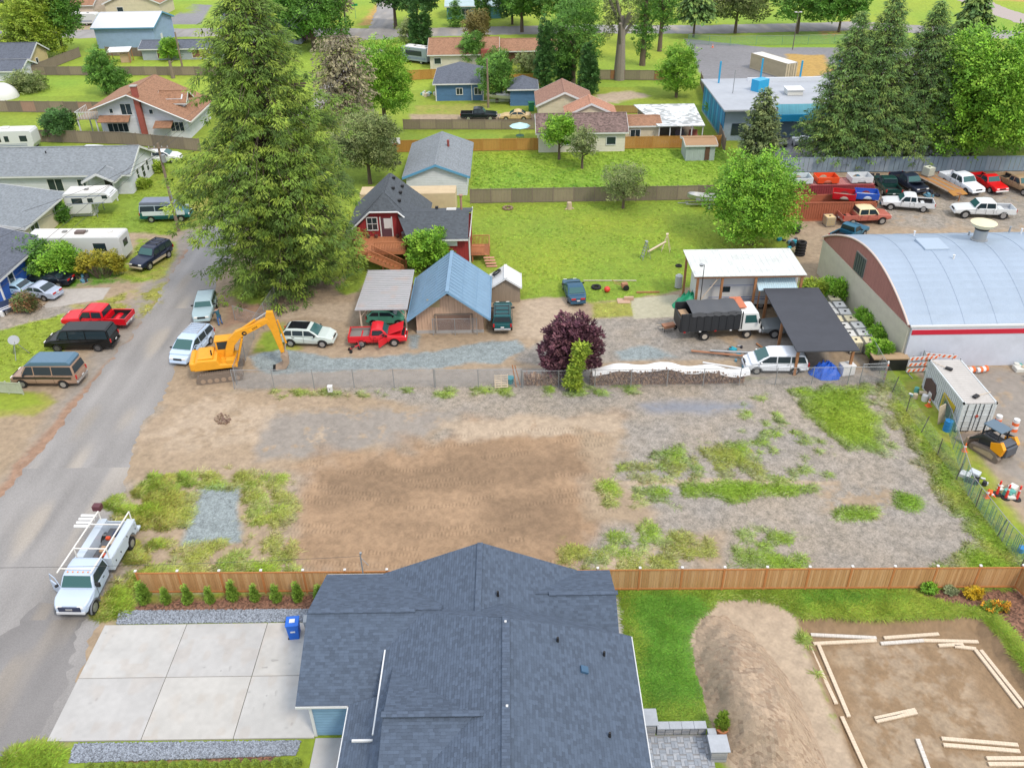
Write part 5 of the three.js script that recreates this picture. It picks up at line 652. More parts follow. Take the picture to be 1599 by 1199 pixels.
{ const t = thing('dump_truck', 'white cab-over truck with black high-sided tarped dump body', 'truck', 18.29,-65.68,0.07), bm = M('dumpblack', [.022, .025, .03], .55);
  mesh('chassis', [bx(7.4, .24, .9, -.2, .75, 0)], blackM, t); mesh('cab', [ext([[1.75, .75], [3.6, .75], [3.66, 1.5], [3.3, 2.45], [3.1, 2.55], [1.75, 2.55]], 2.05, { bevel: .08 })], paintM(0xe2e6e6), t);
  mesh('windshield', [slab([3.66, 1.55, .9], [3.66, 1.55, -.9], [3.37, 2.35, -.85], [3.37, 2.35, .85], .02)], glassTeal, t); for (const s of [-1, 1]) { mesh('side_window', [slab([2.2, 1.55, s * 1.03], [3.3, 1.55, s * 1.03], [3.1, 2.3, s * 1.03], [2.2, 2.3, s * 1.03], .015 * s)], glassTeal, t); mesh('headlight', [rb(.08, .18, .34, .03, 3.63, 1.05, s * .75)], clearLamp, t); mesh('mirror', [bx(.1, .4, .2, 3.4, 1.8, s * 1.25)], blackM, t); }
  mesh('bumper', [rb(.2, .3, 2.1, .06, 3.68, .65, 0)], whiteM, t);
  for (const c of t.children) if (c.name !== 'chassis') c.position.x = -.62;
  const L = 5.2, x0 = -4.1, H0 = 1.05, H1 = 2.75; mesh('dump_body', [bx(L, .1, 2.3, x0 + L / 2, H0, 0), bx(L, H1 - H0, .08, x0 + L / 2, (H0 + H1) / 2, 1.13), bx(L, H1 - H0, .08, x0 + L / 2, (H0 + H1) / 2, -1.13), bx(.08, H1 - H0, 2.2, x0 + L, (H0 + H1) / 2, 0), bx(.08, H1 - H0 - .5, 2.2, x0, (H0 + H1) / 2 - .2, 0)], bm, t);
  for (const s of [-1, 1]) for (let i = 0; i < 9; i++) mesh('rib', [bx(.1, H1 - H0, .06, x0 + .15 + i * .65, (H0 + H1) / 2, s * 1.19)], bm, t);
  { const p = [], nx = 24; const tp = M('tarp', [.075, .08, .09], .7); for (let i = 0; i < nx; i++) { const a = x0 + .9 + (L - .95) * i / nx, b = x0 + .9 + (L - .95) * (i + 1) / nx, f = q => H1 + .1 + .05 * Math.sin(q * 4.2); p.push([a, f(a), 1.2], [b, f(b), 1.2], [b, f(b) + .1, 0], [a, f(a), 1.2], [b, f(b) + .1, 0], [a, f(a) + .1, 0], [a, f(a) + .1, 0], [b, f(b) + .1, 0], [b, f(b), -1.2], [a, f(a) + .1, 0], [b, f(b), -1.2], [a, f(a), -1.2]); const d = q => H1 - .25 + .06 * Math.sin(q * 9); p.push([a, d(a), 1.24], [b, d(b), 1.24], [b, f(b), 1.2], [a, d(a), 1.24], [b, f(b), 1.2], [a, f(a), 1.2]); } mesh('tarp', [tri(p)], tp, t); }
  for (const [x, r] of [[1.9, .4], [-1.85, .42]]) for (const s of [-1, 1]) { const w = mesh('wheel', [cyl(r, r, x < 0 ? .5 : .26, x, r, s * (x < 0 ? .85 : .95), 'z', 18)], tyreM, t); mesh('rim', [cyl(r * .55, r * .55, .54 * (x < 0 ? 1 : .52), x, r, s * (x < 0 ? .85 : .95), 'z', 12)], M('dirtyrim', [.42, .38, .33], .6), w); }
  for (const s of [-1, 1]) for (let i = 0; i < 4; i++) mesh('marker_light', [bx(.18, .09, .03, -3.7 + i * 1.35, 1.0, s * 1.2)], i % 2 ? whiteM : redLamp, t); mesh('load', [bx(.7, .5, 1.6, x0 + .55, 2.0, .1, .1)], grain('cardb', [.42, .28, .17]), t); mesh('orange_panel', [bx(1, .06, 2, 1.3, 2.72, -.6)], M('orp', [.5, .16, .08], .7), t); }
{ const t = vehicle('service_truck', 'white service truck with utility body, ladder rack and open door', 'crewpickup', 0xb4c3d8, -25.46, -35.52, -1.608, { openDoor: 1, bumper: M('greywhite', [.5, .52, .55], .4), k: { L: 3.3, W: 2.1, xc: .45, xt: -1.5, x1: -.05, x2: -1.4, wf: .95, wr: -40, b: 1.38, cowl: 1.38, nose: 1.2, H: 2.1, R: .44, bed: undefined, tail: 1.38, split: [], sill: .55 }, noWheel: ['rl', 'rr'], cat: 'truck', noMirror: 1 });
  t.children.filter(c => c.name === 'taillight' || c.name === 'licence_plate').forEach(c => t.remove(c)); { const b = t.children.filter(c => c.name === 'bumper')[1]; t.remove(b); }
  const wm = paintM(0xb9c5d2), x0 = -5.25, L = 3.5, H0 = .7, H1 = 1.62; // utility body with side boxes
  for (const s of [-1, 1]) { const xw = x0 + .95, arch = []; for (let i = 0; i <= 6; i++) { const q = Math.PI * (1 - i / 6); arch.push([xw + .52 * Math.cos(q), .7 + .45 * Math.sin(q)]); } const g = ext([[x0, .7], ...arch, [x0 + L, .7], [x0 + L, H1], [x0, H1]], .5, { bevel: .02 }); g.translate(0, 0, s * .88); mesh('side_box', [g], wm, t); for (const [u, w, y, h] of [[x0 + 2.95, .62, 1.15, .8], [x0 + 2.2, .78, 1.15, .8], [x0 + .95, 1.45, 1.42, .34], [x0 + .22, .34, 1.1, .7]]) { const d = mesh('compartment_door', [rb(w, h, .03, .01, u, y, s * 1.135)], wm, t); mesh('latch', [bx(.07, .1, .03, u + w * .3, y, s * 1.16)], blackM, d); } }
  mesh('bed', [bx(L, .08, 1.3, x0 + L / 2, .8, 0), bx(.06, .9, 1.3, x0 + L, 1.2, 0)], M('bedgrey', [.1, .11, .13], .8), t); mesh('tailgate', [bx(.06, .6, 1.3, x0, 1.1, 0)], wm, t); mesh('rear_bumper', [rb(.5, .16, 2.2, .04, x0 - .2, .62, 0)], wm, t);
  mesh('chassis', [bx(5, .2, .8, -3, .62, 0)], blackM, t);
  for (const s of [-1, 1]) { const w = mesh('wheel', [cyl(.44, .44, .5, x0 + .95, .44, s * .82, 'z', 18)], tyreM, t); mesh('rim', [cyl(.25, .25, .52, x0 + .95, .44, s * .82, 'z', 12)], rimM, w); }
  const rk = []; for (const s of [-1, 1]) { rk.push(bar([x0 + .1, 2.3, s * .98], [.2, 2.4, s * .98], .05), bar([x0 + .1, 1.6, s * .98], [x0 + .1, 2.3, s * .98], .045), bar([x0 + L - .1, 1.6, s * .98], [x0 + L - .1, 2.36, s * .98], .045)); } for (const x of [x0 + 1.3, x0 + L - .1, -.2]) rk.push(bar([x, 2.33, -.98], [x, 2.33, .98], .04)); mesh('ladder_rack', rk, M('rackw', [.72, .7, .66], .5), t);
  for (let i = 0; i < 4; i++) mesh('tool_tube', [cyl(.1, .1, .95, x0 + .4 + i * .32, 2.2, 1.45, 'z', 10)], whiteM, t); mesh('vice', [bx(.4, .35, .5, x0 - .3, 2.3, 1.2)], M('vicered', [.1, .03, .04], .6), t);
  for (const [x, z, c, w] of [[-3.2, .2, [.4, .25, .15], .5], [-3.9, -.2, [.45, .36, .28], .6], [-2.7, -.1, [.6, .08, .03], .25], [-4.2, .3, [.6, .08, .03], .22], [-4.6, 0, [.03, .04, .1], .4], [-3.5, -.35, [.6, .55, .45], .4], [-2.4, .3, [.12, .1, .1], .5]]) mesh('tool', [rb(w, .2, .28, .05, x, .95, z)], M('tool' + c.join(), c, .7), t);
  for (const z of [-.5, -.25, 0, .25, .5].slice(0, 5)) mesh('marker_light', [rb(.1, .04, .07, .015, -.15, 2.14, z * 1.2)], amberM, t); mesh('mirror', [rb(.14, .32, .26, .04, .25, 1.55, -1.2)], blackM, t); mesh('fender_flare', [(() => { const g = new THREE.TorusGeometry(.52, .06, 5, 12, Math.PI); g.translate(.95, .42, -1.06); return clean(g); })()], M('flare', [.12, .13, .15], .6), t); mesh('fender_flare', [(() => { const g = new THREE.TorusGeometry(.52, .06, 5, 12, Math.PI); g.translate(.95, .42, 1.06); return clean(g); })()], M('flare', 0), t);
  mesh('grille_panel', [rb(.08, .34, 1.3, .03, 1.64, .98, 0)], M('grillb', [.03, .04, .08], .3), t); mesh('emblem', [rb(.03, .12, .4, .02, 1.7, 1.0, 0)], chromeM, t); }
// recreational vehicles
const rvW = M('rvwhite', [.58, .6, .62], .5), rvStripe = M('rvstripe', [.12, .16, .3], .5);
function trailerRV(name, label, x, z, ry, L, H, o = {}) { const t = thing(name, label, o.cat || 'trailer', x, z, ry), W = 2.45, y0 = .5; const prof = o.fifth ? [[-L / 2, y0], [L / 2 - 2.6, y0], [L / 2 - 2.4, y0 + 1.1], [L / 2, y0 + 1.2], [L / 2 + .05, y0 + 1.9], [L / 2 - .5, H - .1], [L / 2 - 1, H], [-L / 2 + .2, H], [-L / 2, H - .2]] : [[-L / 2, y0], [L / 2 - .3, y0], [L / 2, y0 + .6], [L / 2, H - .3], [L / 2 - .2, H], [-L / 2 + .1, H], [-L / 2, H - .15]];
  mesh('body', [ext(prof, W, { bevel: .06 })], o.mat || rvW, t); mesh('roof_panel', [bx(L - .9, .03, W - .2, -.2, H + .015, 0)], M('rvroof', [.6, .59, .57], .7), t); mesh('chassis', [bx(L - .4, .14, 1, 0, .45, 0)], blackM, t);
  for (const [u, y, w, h] of o.win || []) for (const s of [-1, 1]) { const f = mesh('window', [rb(w + .1, h + .1, .03, .01, u, y, s * (W / 2 + .005))], blackM, t); mesh('pane', [rb(w, h, .04, .01, u, y, s * (W / 2 + .01))], glassM, f); }
  for (const q of o.stripes || [[.95, .1], [1.15, .06]]) for (const s of [-1, 1]) mesh('stripe', [bx(L * .8, q[1], .012, -.3, q[0], s * (W / 2 + .006))], o.sm || rvStripe, t);
  for (const x of o.vents || [-2, .5, 2]) mesh('roof_vent', [rb(.45, .14, .45, .04, x, H + .09, .2)], pick([whiteM, M('ventgrey', [.2, .2, .2], .6)]), t); if (o.ac !== 0) mesh('air_conditioner', [rb(1, .26, .7, .06, -.6, H + .15, -.1)], o.acM || whiteM, t);
  for (const x of o.axles || [-.8, .1]) for (const s of [-1, 1]) { const w = mesh('wheel', [cyl(.34, .34, .22, x, .34, s * 1.1, 'z', 16)], tyreM, t); mesh('rim', [cyl(.2, .2, .24, x, .34, s * 1.1, 'z', 10)], rimM, w); }
  if (!o.fifth && !o.noTongue) mesh('hitch', [slab([L / 2, .45, .5], [L / 2 + 1, .45, 0], [L / 2, .45, -.5], [L / 2 - .2, .45, 0], .08), bx(.08, .5, .08, L / 2 + .8, .25, 0)], blackM, t); if (o.back) { const d = mesh('rear_window', [bx(.03, .7, 1, -L / 2 - .005, 1.9, 0)], glassM, t); } return t; }
trailerRV('travel_trailer', 'long white travel trailer with dark roof unit behind the hedge', -45.6, -83.6, 3.12, 10, 2.9, { win: [[-2.8, 1.8, 1.2, .8], [.6, 1.8, .8, .6], [3.4, 1.8, .9, .6]], acM: M('acdark', [.12, .09, .08], .7), vents: [-3.6, -1, 1.2], back: 1 });
{ const t = trailerRV('truck_camper', 'white slide-in truck camper standing on jacks on the grass', -49.3, -96.2, .06, 5.4, 3.0, { fifth: 1, win: [[-1.2, 2.1, 1.1, .5], [.3, 2.1, .5, .4], [2.0, 2.45, .5, .3]], axles: [], vents: [-.2, 1], ac: 0, stripes: [[2.6, .08], [1.75, .06]] }); t.children.filter(c => c.name === 'chassis').forEach(c => t.remove(c)); for (const [x, z] of [[-2.4, 1.15], [-2.4, -1.15], [.6, 1.15], [.6, -1.15]]) mesh('jack', [cyl(.05, .05, 1.8, x, .9, z, 'y', 6)], galvM, t); mesh('base', [bx(2.6, .5, 1.3, -1.2, .26, 0)], whiteM, t); mesh('nose_window', [bx(.04, .5, 1.3, 2.5, 2.4, 0)], glassM, t); }
trailerRV('fifth_wheel', 'white trailer with blue swoosh graphics under the timber carport', 21.2, -71.3, 3.14, 9.2, 3.35, { win: [[1.9, 2.1, .8, .45], [-2.6, 1.7, 1.2, .7]], stripes: [[1.3, .05], [1.05, .08], [2.5, .04]], sm: M('rvblue', [.08, .14, .4], .5), axles: [-1.6, -.7] });
trailerRV('motor_home', 'white motor home with roof ladder at the fence', -70.6, -121, 0.05, 6.5, 3.0, { win: [[-1.4, 1.9, .5, .7], [-.3, 1.9, .5, .7], [2, 1.9, .9, .7]], axles: [-1.8, 2.2], noTongue: 1, cat: 'motorhome' });
trailerRV('enclosed_trailer', 'white enclosed cargo trailer before the cream house', -99.5, -213.5, 0, 8, 2.6, { axles: [.6, 1.5] });
trailerRV('silver_motor_home', 'rounded silver motor home beside the brown ranch house', -17.6, -170.6, 2.6, 6, 2.9, { mat: M('silverrv', [.28, .34, .42], .35, { metalness: .3 }), win: [[0, 1.9, 3.6, .8]], axles: [-1.6, 1.9], noTongue: 1, cat: 'motorhome' });
// boats
function boat(label, x, z, ry, L, hull, o = {}) { const t = thing(o.name || 'boat', label, 'boat', x, z, ry), n = 12, p = [], S = i => { const u = i / n, w = (o.W || 1.9) / 2 * Math.min(1, 1.25 * Math.sqrt(1 - u ** 3)), k = .55 + .12 * u; return [[-L / 2 + L * u, k + .75 + .25 * u * u, w], [-L / 2 + L * u, k + .1 + .5 * u * u, w * .6], [-L / 2 + L * u, k - .1 + .6 * u ** 4, 0]]; }; for (let i = 0; i < n; i++) { const a = S(i), b = S(i + 1); for (const s of [1, -1]) for (let q = 0; q < 2; q++) { const f = v => [v[0], v[1], v[2] * s]; p.push(f(a[q]), f(b[q]), f(b[q + 1]), f(a[q]), f(b[q + 1]), f(a[q + 1])); } } const a = S(0); p.push([a[0][0], a[0][1], a[0][2]], a[1], a[2], a[0], a[2], [a[0][0], a[0][1], -a[0][2]], [a[0][0], a[0][1], -a[0][2]], a[2], [a[1][0], a[1][1], -a[1][2]]);
  mesh('hull', [tri(p)], hull, t); mesh('deck', [bx(L * .7, .05, 1.3, -L * .1, o.deckY || .95, 0)], o.deck || galvM, t); if (o.cabin) { mesh('cabin', [bx(L * .66, .35, 1.7, -.4, 1.5, 0)], o.cabin, t); mesh('windscreen', [bx(.06, .5, 1.5, .9, 1.8, 0, 0, 0, .3)], glassM, t); for (let i = 0; i < 6; i++) mesh('seat', [rb(.5, .4, .5, .08, -2 + i * .6, 1.85, i % 2 ? .45 : -.45)], M('seat' + i % 2, i % 2 ? [.1, .2, .5] : [.7, .72, .78], .6), t); } mesh('trailer_frame', [bx(L * .9, .1, .1, .3, .42, .4), bx(L * .9, .1, .1, .3, .42, -.4), bx(1.2, .08, .08, L / 2 + .4, .42, 0)], galvM, t); for (const s of [-1, 1]) { const w = mesh('wheel', [cyl(.28, .28, .18, -.6, .28, s * 1.0, 'z', 14)], tyreM, t); mesh('rim', [cyl(.16, .16, .2, -.6, .28, s * 1.0, 'z', 10)], whiteM, w); } return t; }
boat('aluminium rowing boat on a trailer by the back fence', 22.3, -95.5, 3.1, 3.8, M('alu', [.5, .52, .54], .35, { metalness: .6 }), { W: 1.4 });
boat('white motor boat with blue seats on a trailer by the blue workshop', -.6, -141.2, 3.14, 6.6, whiteM, { cabin: whiteM, name: 'motor_boat', W: 2.3 });

// ---------------------------------------------------------------- machines
const yel = M('excyellow', [.78, .36, .02], .5, { map: rep(grainT, .8), bumpMap: rep(bumpT, 1), bumpScale: .004 });
function textPlate(par, name, txt, w, h, bg, fg, x, y, z, rz = 0) { const c = document.createElement('canvas'); c.width = 256; c.height = Math.round(256 * h / w); const q = c.getContext('2d'); q.fillStyle = bg; q.fillRect(0, 0, c.width, c.height); q.fillStyle = fg; q.font = 'bold ' + Math.round(c.height * .78) + 'px sans-serif'; q.textAlign = 'center'; q.textBaseline = 'middle'; q.fillText(txt, c.width / 2, c.height / 2); const t = new THREE.CanvasTexture(c); t.colorSpace = THREE.SRGBColorSpace; const g = new THREE.PlaneGeometry(w, h); const m = mesh(name, [g], new THREE.MeshStandardMaterial({ map: t, roughness: .5 }), par); m.position.set(x, y, z); m.rotation.z = rz; return m; }
{ const t = thing('excavator', 'yellow crawler excavator with bucket lowered beside the chain-link gate', 'excavator', -24.35, -60.3, .2), steel = grain('bucketsteel', [.36, .27, .2], .7, .6), trk = grain('track', [.2, .16, .13], .8, .8);
  for (const s of [-1, 1]) { const pts = []; for (let i = 0; i <= 8; i++) { const q = Math.PI / 2 + Math.PI * i / 8; pts.push([-1.45 + .4 * Math.cos(q), .4 + .4 * Math.sin(q)]); } for (let i = 0; i <= 8; i++) { const q = -Math.PI / 2 + Math.PI * i / 8; pts.push([1.45 + .4 * Math.cos(q), .4 + .4 * Math.sin(q)]); } const tr = mesh('track', [ext(pts, .6).translate(0, 0, s * 1.15)], trk, t); const sh = []; for (let i = 0; i < 17; i++) sh.push(bx(.12, .05, .64, -1.45 + i * .18, .825, s * 1.15), bx(.12, .03, .62, -1.45 + i * .18, .0, s * 1.15)); mesh('track_shoe', sh, trk, tr); const wl = []; for (let i = 0; i < 6; i++) wl.push(cyl(.2, .2, .62, -1.35 + i * .54, .3, s * 1.16, 'z', 10)); mesh('roller', wl, steel, tr); }
  mesh('undercarriage', [bx(1.8, .3, 1.8, 0, .75, 0), cyl(.6, .6, .3, 0, .95, 0)], blackM, t);
  const prof = [[-1.9, 1.1], [1.5, 1.1], [1.5, 1.45], [.2, 1.55], [0, 2.0], [-1.5, 2.05], [-1.95, 1.75]]; const hg = ext(prof, 2.3, { bevel: .1 }); mesh('upper_body', [hg], yel, t); mesh('counterweight', [rb(.5, .85, 2.36, .2, -1.95, 1.55, 0)], yel, t);
  mesh('engine_hood', [rb(1.2, .12, 1.9, .04, -.9, 2.1, 0)], yel, t); mesh('exhaust', [cyl(.06, .06, .5, -.4, 2.35, .5, 'y', 8)], blackM, t);
  const cab = mesh('cab', [bx(.12, 1.5, .12, .0, 2.2, -1.05), bx(.12, 1.5, .12, 1.2, 2.2, -1.05), bx(.12, 1.5, .12, 0, 2.2, -.2), bx(.12, 1.5, .12, 1.2, 2.2, -.2), rb(1.45, .12, 1.05, .04, .6, 2.98, -.62), bx(1.3, .75, .06, .6, 1.8, -1.08), bx(.1, 1.5, .9, -.02, 2.2, -.62), bx(1.3, .8, .06, .6, 1.8, -.16)], yel, t); mesh('pane', [bx(.04, 1.2, .8, 1.22, 2.25, -.62), bx(1.1, .7, .04, .6, 2.55, -1.06), bx(1.1, .7, .04, .6, 2.55, -.17)], glassM, cab);
  const boom = ext([[.5, 1.35], [1.0, 1.3], [1.5, 2.7], [2.1, 3.35], [4.55, 4.45], [4.5, 4.75], [4.25, 4.8], [1.75, 3.9], [1.1, 3.3], [.75, 2.5]], .42, { bevel: .03 }); mesh('boom', [boom.translate(0, 0, .15)], yel, t);
  mesh('boom_cylinder', [bar([1.5, 1.3, .45], [2.2, 3.3, .45], .09, 8), bar([1.5, 1.3, -.12], [2.2, 3.3, -.12], .09, 8)], yel, t); mesh('stick_cylinder', [bar([2.2, 4.0, .15], [3.5, 4.75, .15], .1, 8)], yel, t); mesh('piston', [bar([3.5, 4.75, .15], [4.5, 5.3, .15], .05, 8)], chromeM, t);
  mesh('stick', [ext([[4.2, 4.6], [4.45, 5.4], [4.95, 5.35], [5.15, 3.8], [5.3, 1.55], [5.0, 1.5], [4.55, 3.7]], .34, { bevel: .03 }).translate(0, 0, .15)], yel, t); mesh('bucket_cylinder', [bar([5.2, 4.5, .15], [5.55, 2.3, .15], .08, 8)], yel, t); mesh('linkage', [bar([5.5, 2.3, .15], [5.3, 1.5, .15], .06), bar([5.5, 2.3, .0], [5.05, 1.2, .0], .05)], chromeM, t);
  const bk = mesh('bucket', [ext([[5.2, 1.55], [5.5, 1.2], [5.55, .6], [5.2, .12], [4.5, .02], [4.35, .1], [4.9, .35], [5.1, .8], [4.95, 1.35]], 1.0, { bevel: .02 }).translate(0, 0, .15)], steel, t); for (let i = 0; i < 5; i++) mesh('tooth', [bx(.3, .07, .1, 4.28, .06, -.28 + i * .21)], blackM, bk);
  textPlate(t, 'model_number', '690E', 1.05, .3, '#e8a21a', '#221c12', 3.35, 4.12, .375, .42); const em = mesh('emblem', [cyl(.2, .2, .02, 0, 0, 0, 'z', 16)], blackM, t); em.position.set(2.45, 3.72, .37); mesh('emblem_mark', [rb(.16, .1, .02, .005, .02, 0, .012)], yel, em);
  mesh('handrail', [bar([1.4, 1.5, 1.1], [1.4, 2.1, 1.1], .025), bar([1.4, 2.1, 1.1], [.4, 2.1, 1.1], .025), bar([.4, 2.1, 1.1], [.4, 1.6, 1.1], .025)], yel, t); mesh('tool_box', [rb(.7, .4, .5, .03, 1.05, 1.65, .85)], yel, t); }
{ const t = thing('skid_steer', 'yellow and black tracked skid steer loader facing the white container', 'loader', 33.7, -48.4, 2.05), yk = paintM(0xe59a1c), st = grain('bucketsteel', 0);
  for (const s of [-1, 1]) { const tr = mesh('track', [ext([[-1.3, .12], [-1.1, 0], [.75, 0], [1.05, .2], [.9, .5], [-.6, .82], [-1, .72], [-1.35, .4]], .4, { bevel: .03 }).translate(0, 0, s * .72)], grain('track', 0), t); mesh('track_cover', [ext([[-.9, .2], [.6, .2], [.6, .36], [-.6, .62], [-.95, .5]], .44).translate(0, 0, s * .72)], grain('muddy', [.42, .33, .22]), tr); mesh('side_panel', [ext([[-1.35, .7], [-.5, .85], [-.4, 1.35], [-1.1, 1.7], [-1.45, 1.3]], .3, { bevel: .03 }).translate(0, 0, s * .72)], yk, t); mesh('lift_arm', [ext([[-1.2, 1.45], [.2, 1.35], [1.2, .55], [1.35, .6], [.3, 1.6], [-1.15, 1.65]], .14, { bevel: .02 }).translate(0, 0, s * .74)], M('loadblack', [.03, .033, .04], .5), t); }
  mesh('body', [bx(1.9, .8, 1.1, -.35, .8, 0)], M('loadblack', 0), t); mesh('engine_door', [rb(.2, .75, 1.15, .06, -1.45, .95, 0)], M('loadgrey', [.07, .08, .1], .5), t); mesh('engine_cover', [bx(.55, .1, 1.1, -1.1, 1.45, 0, 0, 0, .25)], M('loadgrey', 0), t);
  mesh('cab', [bx(.08, 1, .08, .55, 1.75, .5), bx(.08, 1, .08, .55, 1.75, -.5), bx(.08, .9, .08, -.65, 1.7, .5), bx(.08, .9, .08, -.65, 1.7, -.5), bx(1.1, .06, .06, 0, 1.6, .52), bx(1.1, .06, .06, 0, 1.6, -.52)], M('loadblack', 0), t); mesh('cab_roof', [rb(1.45, .1, 1.15, .04, -.05, 2.2, 0)], M('cabroof', [.1, .15, .2], .5), t);
  mesh('bucket', [ext([[1.15, .1], [2.2, .05], [2.2, .12], [1.35, .3], [1.3, .75], [1.15, .75]], 1.85, { bevel: .01 })], st, t); }
// ---------------------------------------------------------------- person by the wagon
{ const J = { pel: [0, .92, 0], chest: [.12, 1.3, 0], neck: [.2, 1.47, 0], head: [.24, 1.6, 0], ls: [.16, 1.4, .19], rs: [.16, 1.4, -.19], le: [.3, 1.16, .25], re: [.34, 1.18, -.24], lh: [.5, 1.02, .16], rh: [.54, 1.05, -.12], lp: [0, .9, .1], rp: [0, .9, -.1], lk: [.05, .5, .15], rk: [.02, .5, -.16], la: [-.05, .09, .18], ra: [-.08, .09, -.2], lt: [.14, .04, .2], rt: [.1, .04, -.22] };
  const bones = [['pel', 'chest', .15, .17], ['chest', 'neck', .15, .065], ['neck', 'head', .06, .1], ['head', 'head', .105, .105], ['ls', 'rs', .08, .08], ['ls', 'le', .065, .05], ['le', 'lh', .048, .035], ['rs', 're', .065, .05], ['re', 'rh', .048, .035], ['lp', 'lk', .1, .065], ['lk', 'la', .065, .045], ['la', 'lt', .05, .04], ['rp', 'rk', .1, .065], ['rk', 'ra', .065, .045], ['ra', 'rt', .05, .04], ['pel', 'lp', .14, .12], ['pel', 'rp', .14, .12]];
  for (const [h, s] of [['lh', 1], ['rh', -1]]) for (let f = 0; f < 5; f++) { const p = J[h], q = h + f; J[q] = f < 4 ? [p[0] + .1 + .012 * (f % 2), p[1] - .03 - .01 * f, p[2] + s * (-.03 + f * .021)] : [p[0] + .05, p[1] + .01, p[2] - s * .06]; bones.push([h, q, .02, .011]); }
  const D = (x, y, z) => { let d = 1e3; for (const [a, b, r1, r2] of bones) { const A = J[a], B = J[b], dx = B[0] - A[0], dy = B[1] - A[1], dz = B[2] - A[2], L = dx * dx + dy * dy + dz * dz, u = L ? cl(((x - A[0]) * dx + (y - A[1]) * dy + (z - A[2]) * dz) / L) : 0, e = Math.hypot(x - A[0] - u * dx, y - A[1] - u * dy, z - A[2] - u * dz) - (r1 + (r2 - r1) * u), k = .03, hh = Math.max(k - Math.abs(d - e), 0) / k; d = Math.min(d, e) - hh * hh * k * .25; } return d; };
  const { MarchingCubes } = await import('three/addons/objects/MarchingCubes.js'); const N = 72, mc = new MarchingCubes(N, new THREE.MeshStandardMaterial(), false, false, 90000), S = .92; mc.isolation = 0;
  for (let k = 0; k < N; k++) for (let j = 0; j < N; j++) for (let i = 0; i < N; i++) { const c = v => (v - N / 2) / (N / 2) * S; mc.field[k * N * N + j * N + i] = -D(c(i) + .2, c(j) + .86, c(k)); }
  mc.update(); const n = mc.count, pos = new Float32Array(n * 3), col = new Float32Array(n * 3);
  for (let i = 0; i < n; i++) { const x = mc.positionArray[3 * i] * S + .2, y = mc.positionArray[3 * i + 1] * S + .86, z = mc.positionArray[3 * i + 2] * S; pos.set([x, y, z], 3 * i); const hand = y < 1.12 && y > .93 && x > .42, c = y > 1.46 || hand ? [.45, .27, .2] : y > .9 ? [.02, .09, .13] : y > .1 ? [.05, .14, .36] : [.03, .03, .03]; col.set(c, 3 * i); }
  const g = new THREE.BufferGeometry(); g.setAttribute('position', new THREE.BufferAttribute(pos, 3)); g.setAttribute('color', new THREE.BufferAttribute(col, 3)); g.computeVertexNormals();
  const t = thing('person', 'person in dark teal jacket and blue jeans leaning over the silver wagon', 'person', ...[-26.84,-68.68], 2.5); const b = new THREE.Mesh(g, new THREE.MeshStandardMaterial({ vertexColors: true, roughness: .85 })); b.name = 'body'; b.castShadow = b.receiveShadow = true; t.add(b);
  mesh('hair', [(() => { const q = new THREE.SphereGeometry(.112, 12, 8, 0, 6.3, 0, 1.7); q.rotateZ(.25); q.translate(.235, 1.625, 0); return clean(q); })()], M('hair', [.05, .035, .025], .9), t); }

// ---------------------------------------------------------------- fences
function woodFence(name, label, pts, h, bm, o = {}) { const t = thing(name, label, 'fence', 0, 0, 0, o.group); const pm = o.post || bm[0];
  for (let s = 0; s < pts.length - 1; s++) { const [ax, az] = pts[s], [bx_, bz] = pts[s + 1], L = Math.hypot(bx_ - ax, bz - az), n = Math.max(1, Math.round(L / (o.bay || 2.4))), ry = Math.atan2(-(bz - az), bx_ - ax), b = L / n;
    for (let i = 0; i <= n; i++) { if (i === n && s < pts.length - 2) continue; const x = ax + (bx_ - ax) * i / n, z = az + (bz - az) * i / n; const p = mesh('post', [bx(.1, h + .1, .1, 0, (h + .1) / 2, 0)], pm, t); p.position.set(x, 0, z); p.rotation.y = ry; if (o.cap) mesh('post_cap', [bx(.14, .06, .14, 0, h + .14, 0)], whiteM, p); }
    for (let i = 0; i < n; i++) { const w = o.bw || .14, m = Math.round(b / w), g = []; for (let k = 0; k < m; k++) { const u = -b / 2 + b * (k + .5) / m, hh = h - (o.ragged || 0) * rnd(); g.push(bx(b / m * .93, hh - .06, .02, u, hh / 2 + .03, (k % 2 ? .012 : .006) * (o.weave ? 2 : 1))); }
      const gs = o.mix ? bm.map(() => []) : [g]; if (o.mix) g.forEach(q => gs[Math.floor(rnd() * bm.length)].push(q));
      const p = mesh('panel', gs[0].length ? gs[0] : [g[0]], o.mix ? bm[0] : bm[i % bm.length], t); for (let q = 1; q < gs.length; q++) if (gs[q].length) mesh('board', gs[q], bm[q], p); p.position.set(ax + (bx_ - ax) * (i + .5) / n, 0, az + (bz - az) * (i + .5) / n); p.rotation.y = ry;
      if (o.rails !== 0) mesh('rail', [bx(b, .09, .04, 0, h - .02, .035), bx(b, .09, .04, 0, .16, .035)], o.rail || pm, p); } }
  return t; }
{ const t = woodFence('cedar_fence', 'new cedar board fence with white post caps behind the dark-roofed house', [[-22.3, -35.95], [29.1, -35.4], [31.2, -29.5]], 1.72, cedarB, { cap: 1, post: cedar, bay: 2.4, bw: .14, mix: 1 }); }
woodFence('lawn_back_fence', 'weathered grey-brown fence at the back of the big lawn', [[-5, -97.5], [27, -97.5]], 1.8, woodGrey, { ragged: .06 });
woodFence('orange_fence', 'orange-stained fence in front of the mossy-roofed house', [[-18, -117], [28.8, -116.9]], 1.7, woodOrange, { ragged: .04 });
woodFence('drive_fence', 'brown fence along the dirt drive of the blue house', [[-16, -127.6], [3.4, -126.5]], 1.5, woodGrey.slice(0, 2), {});
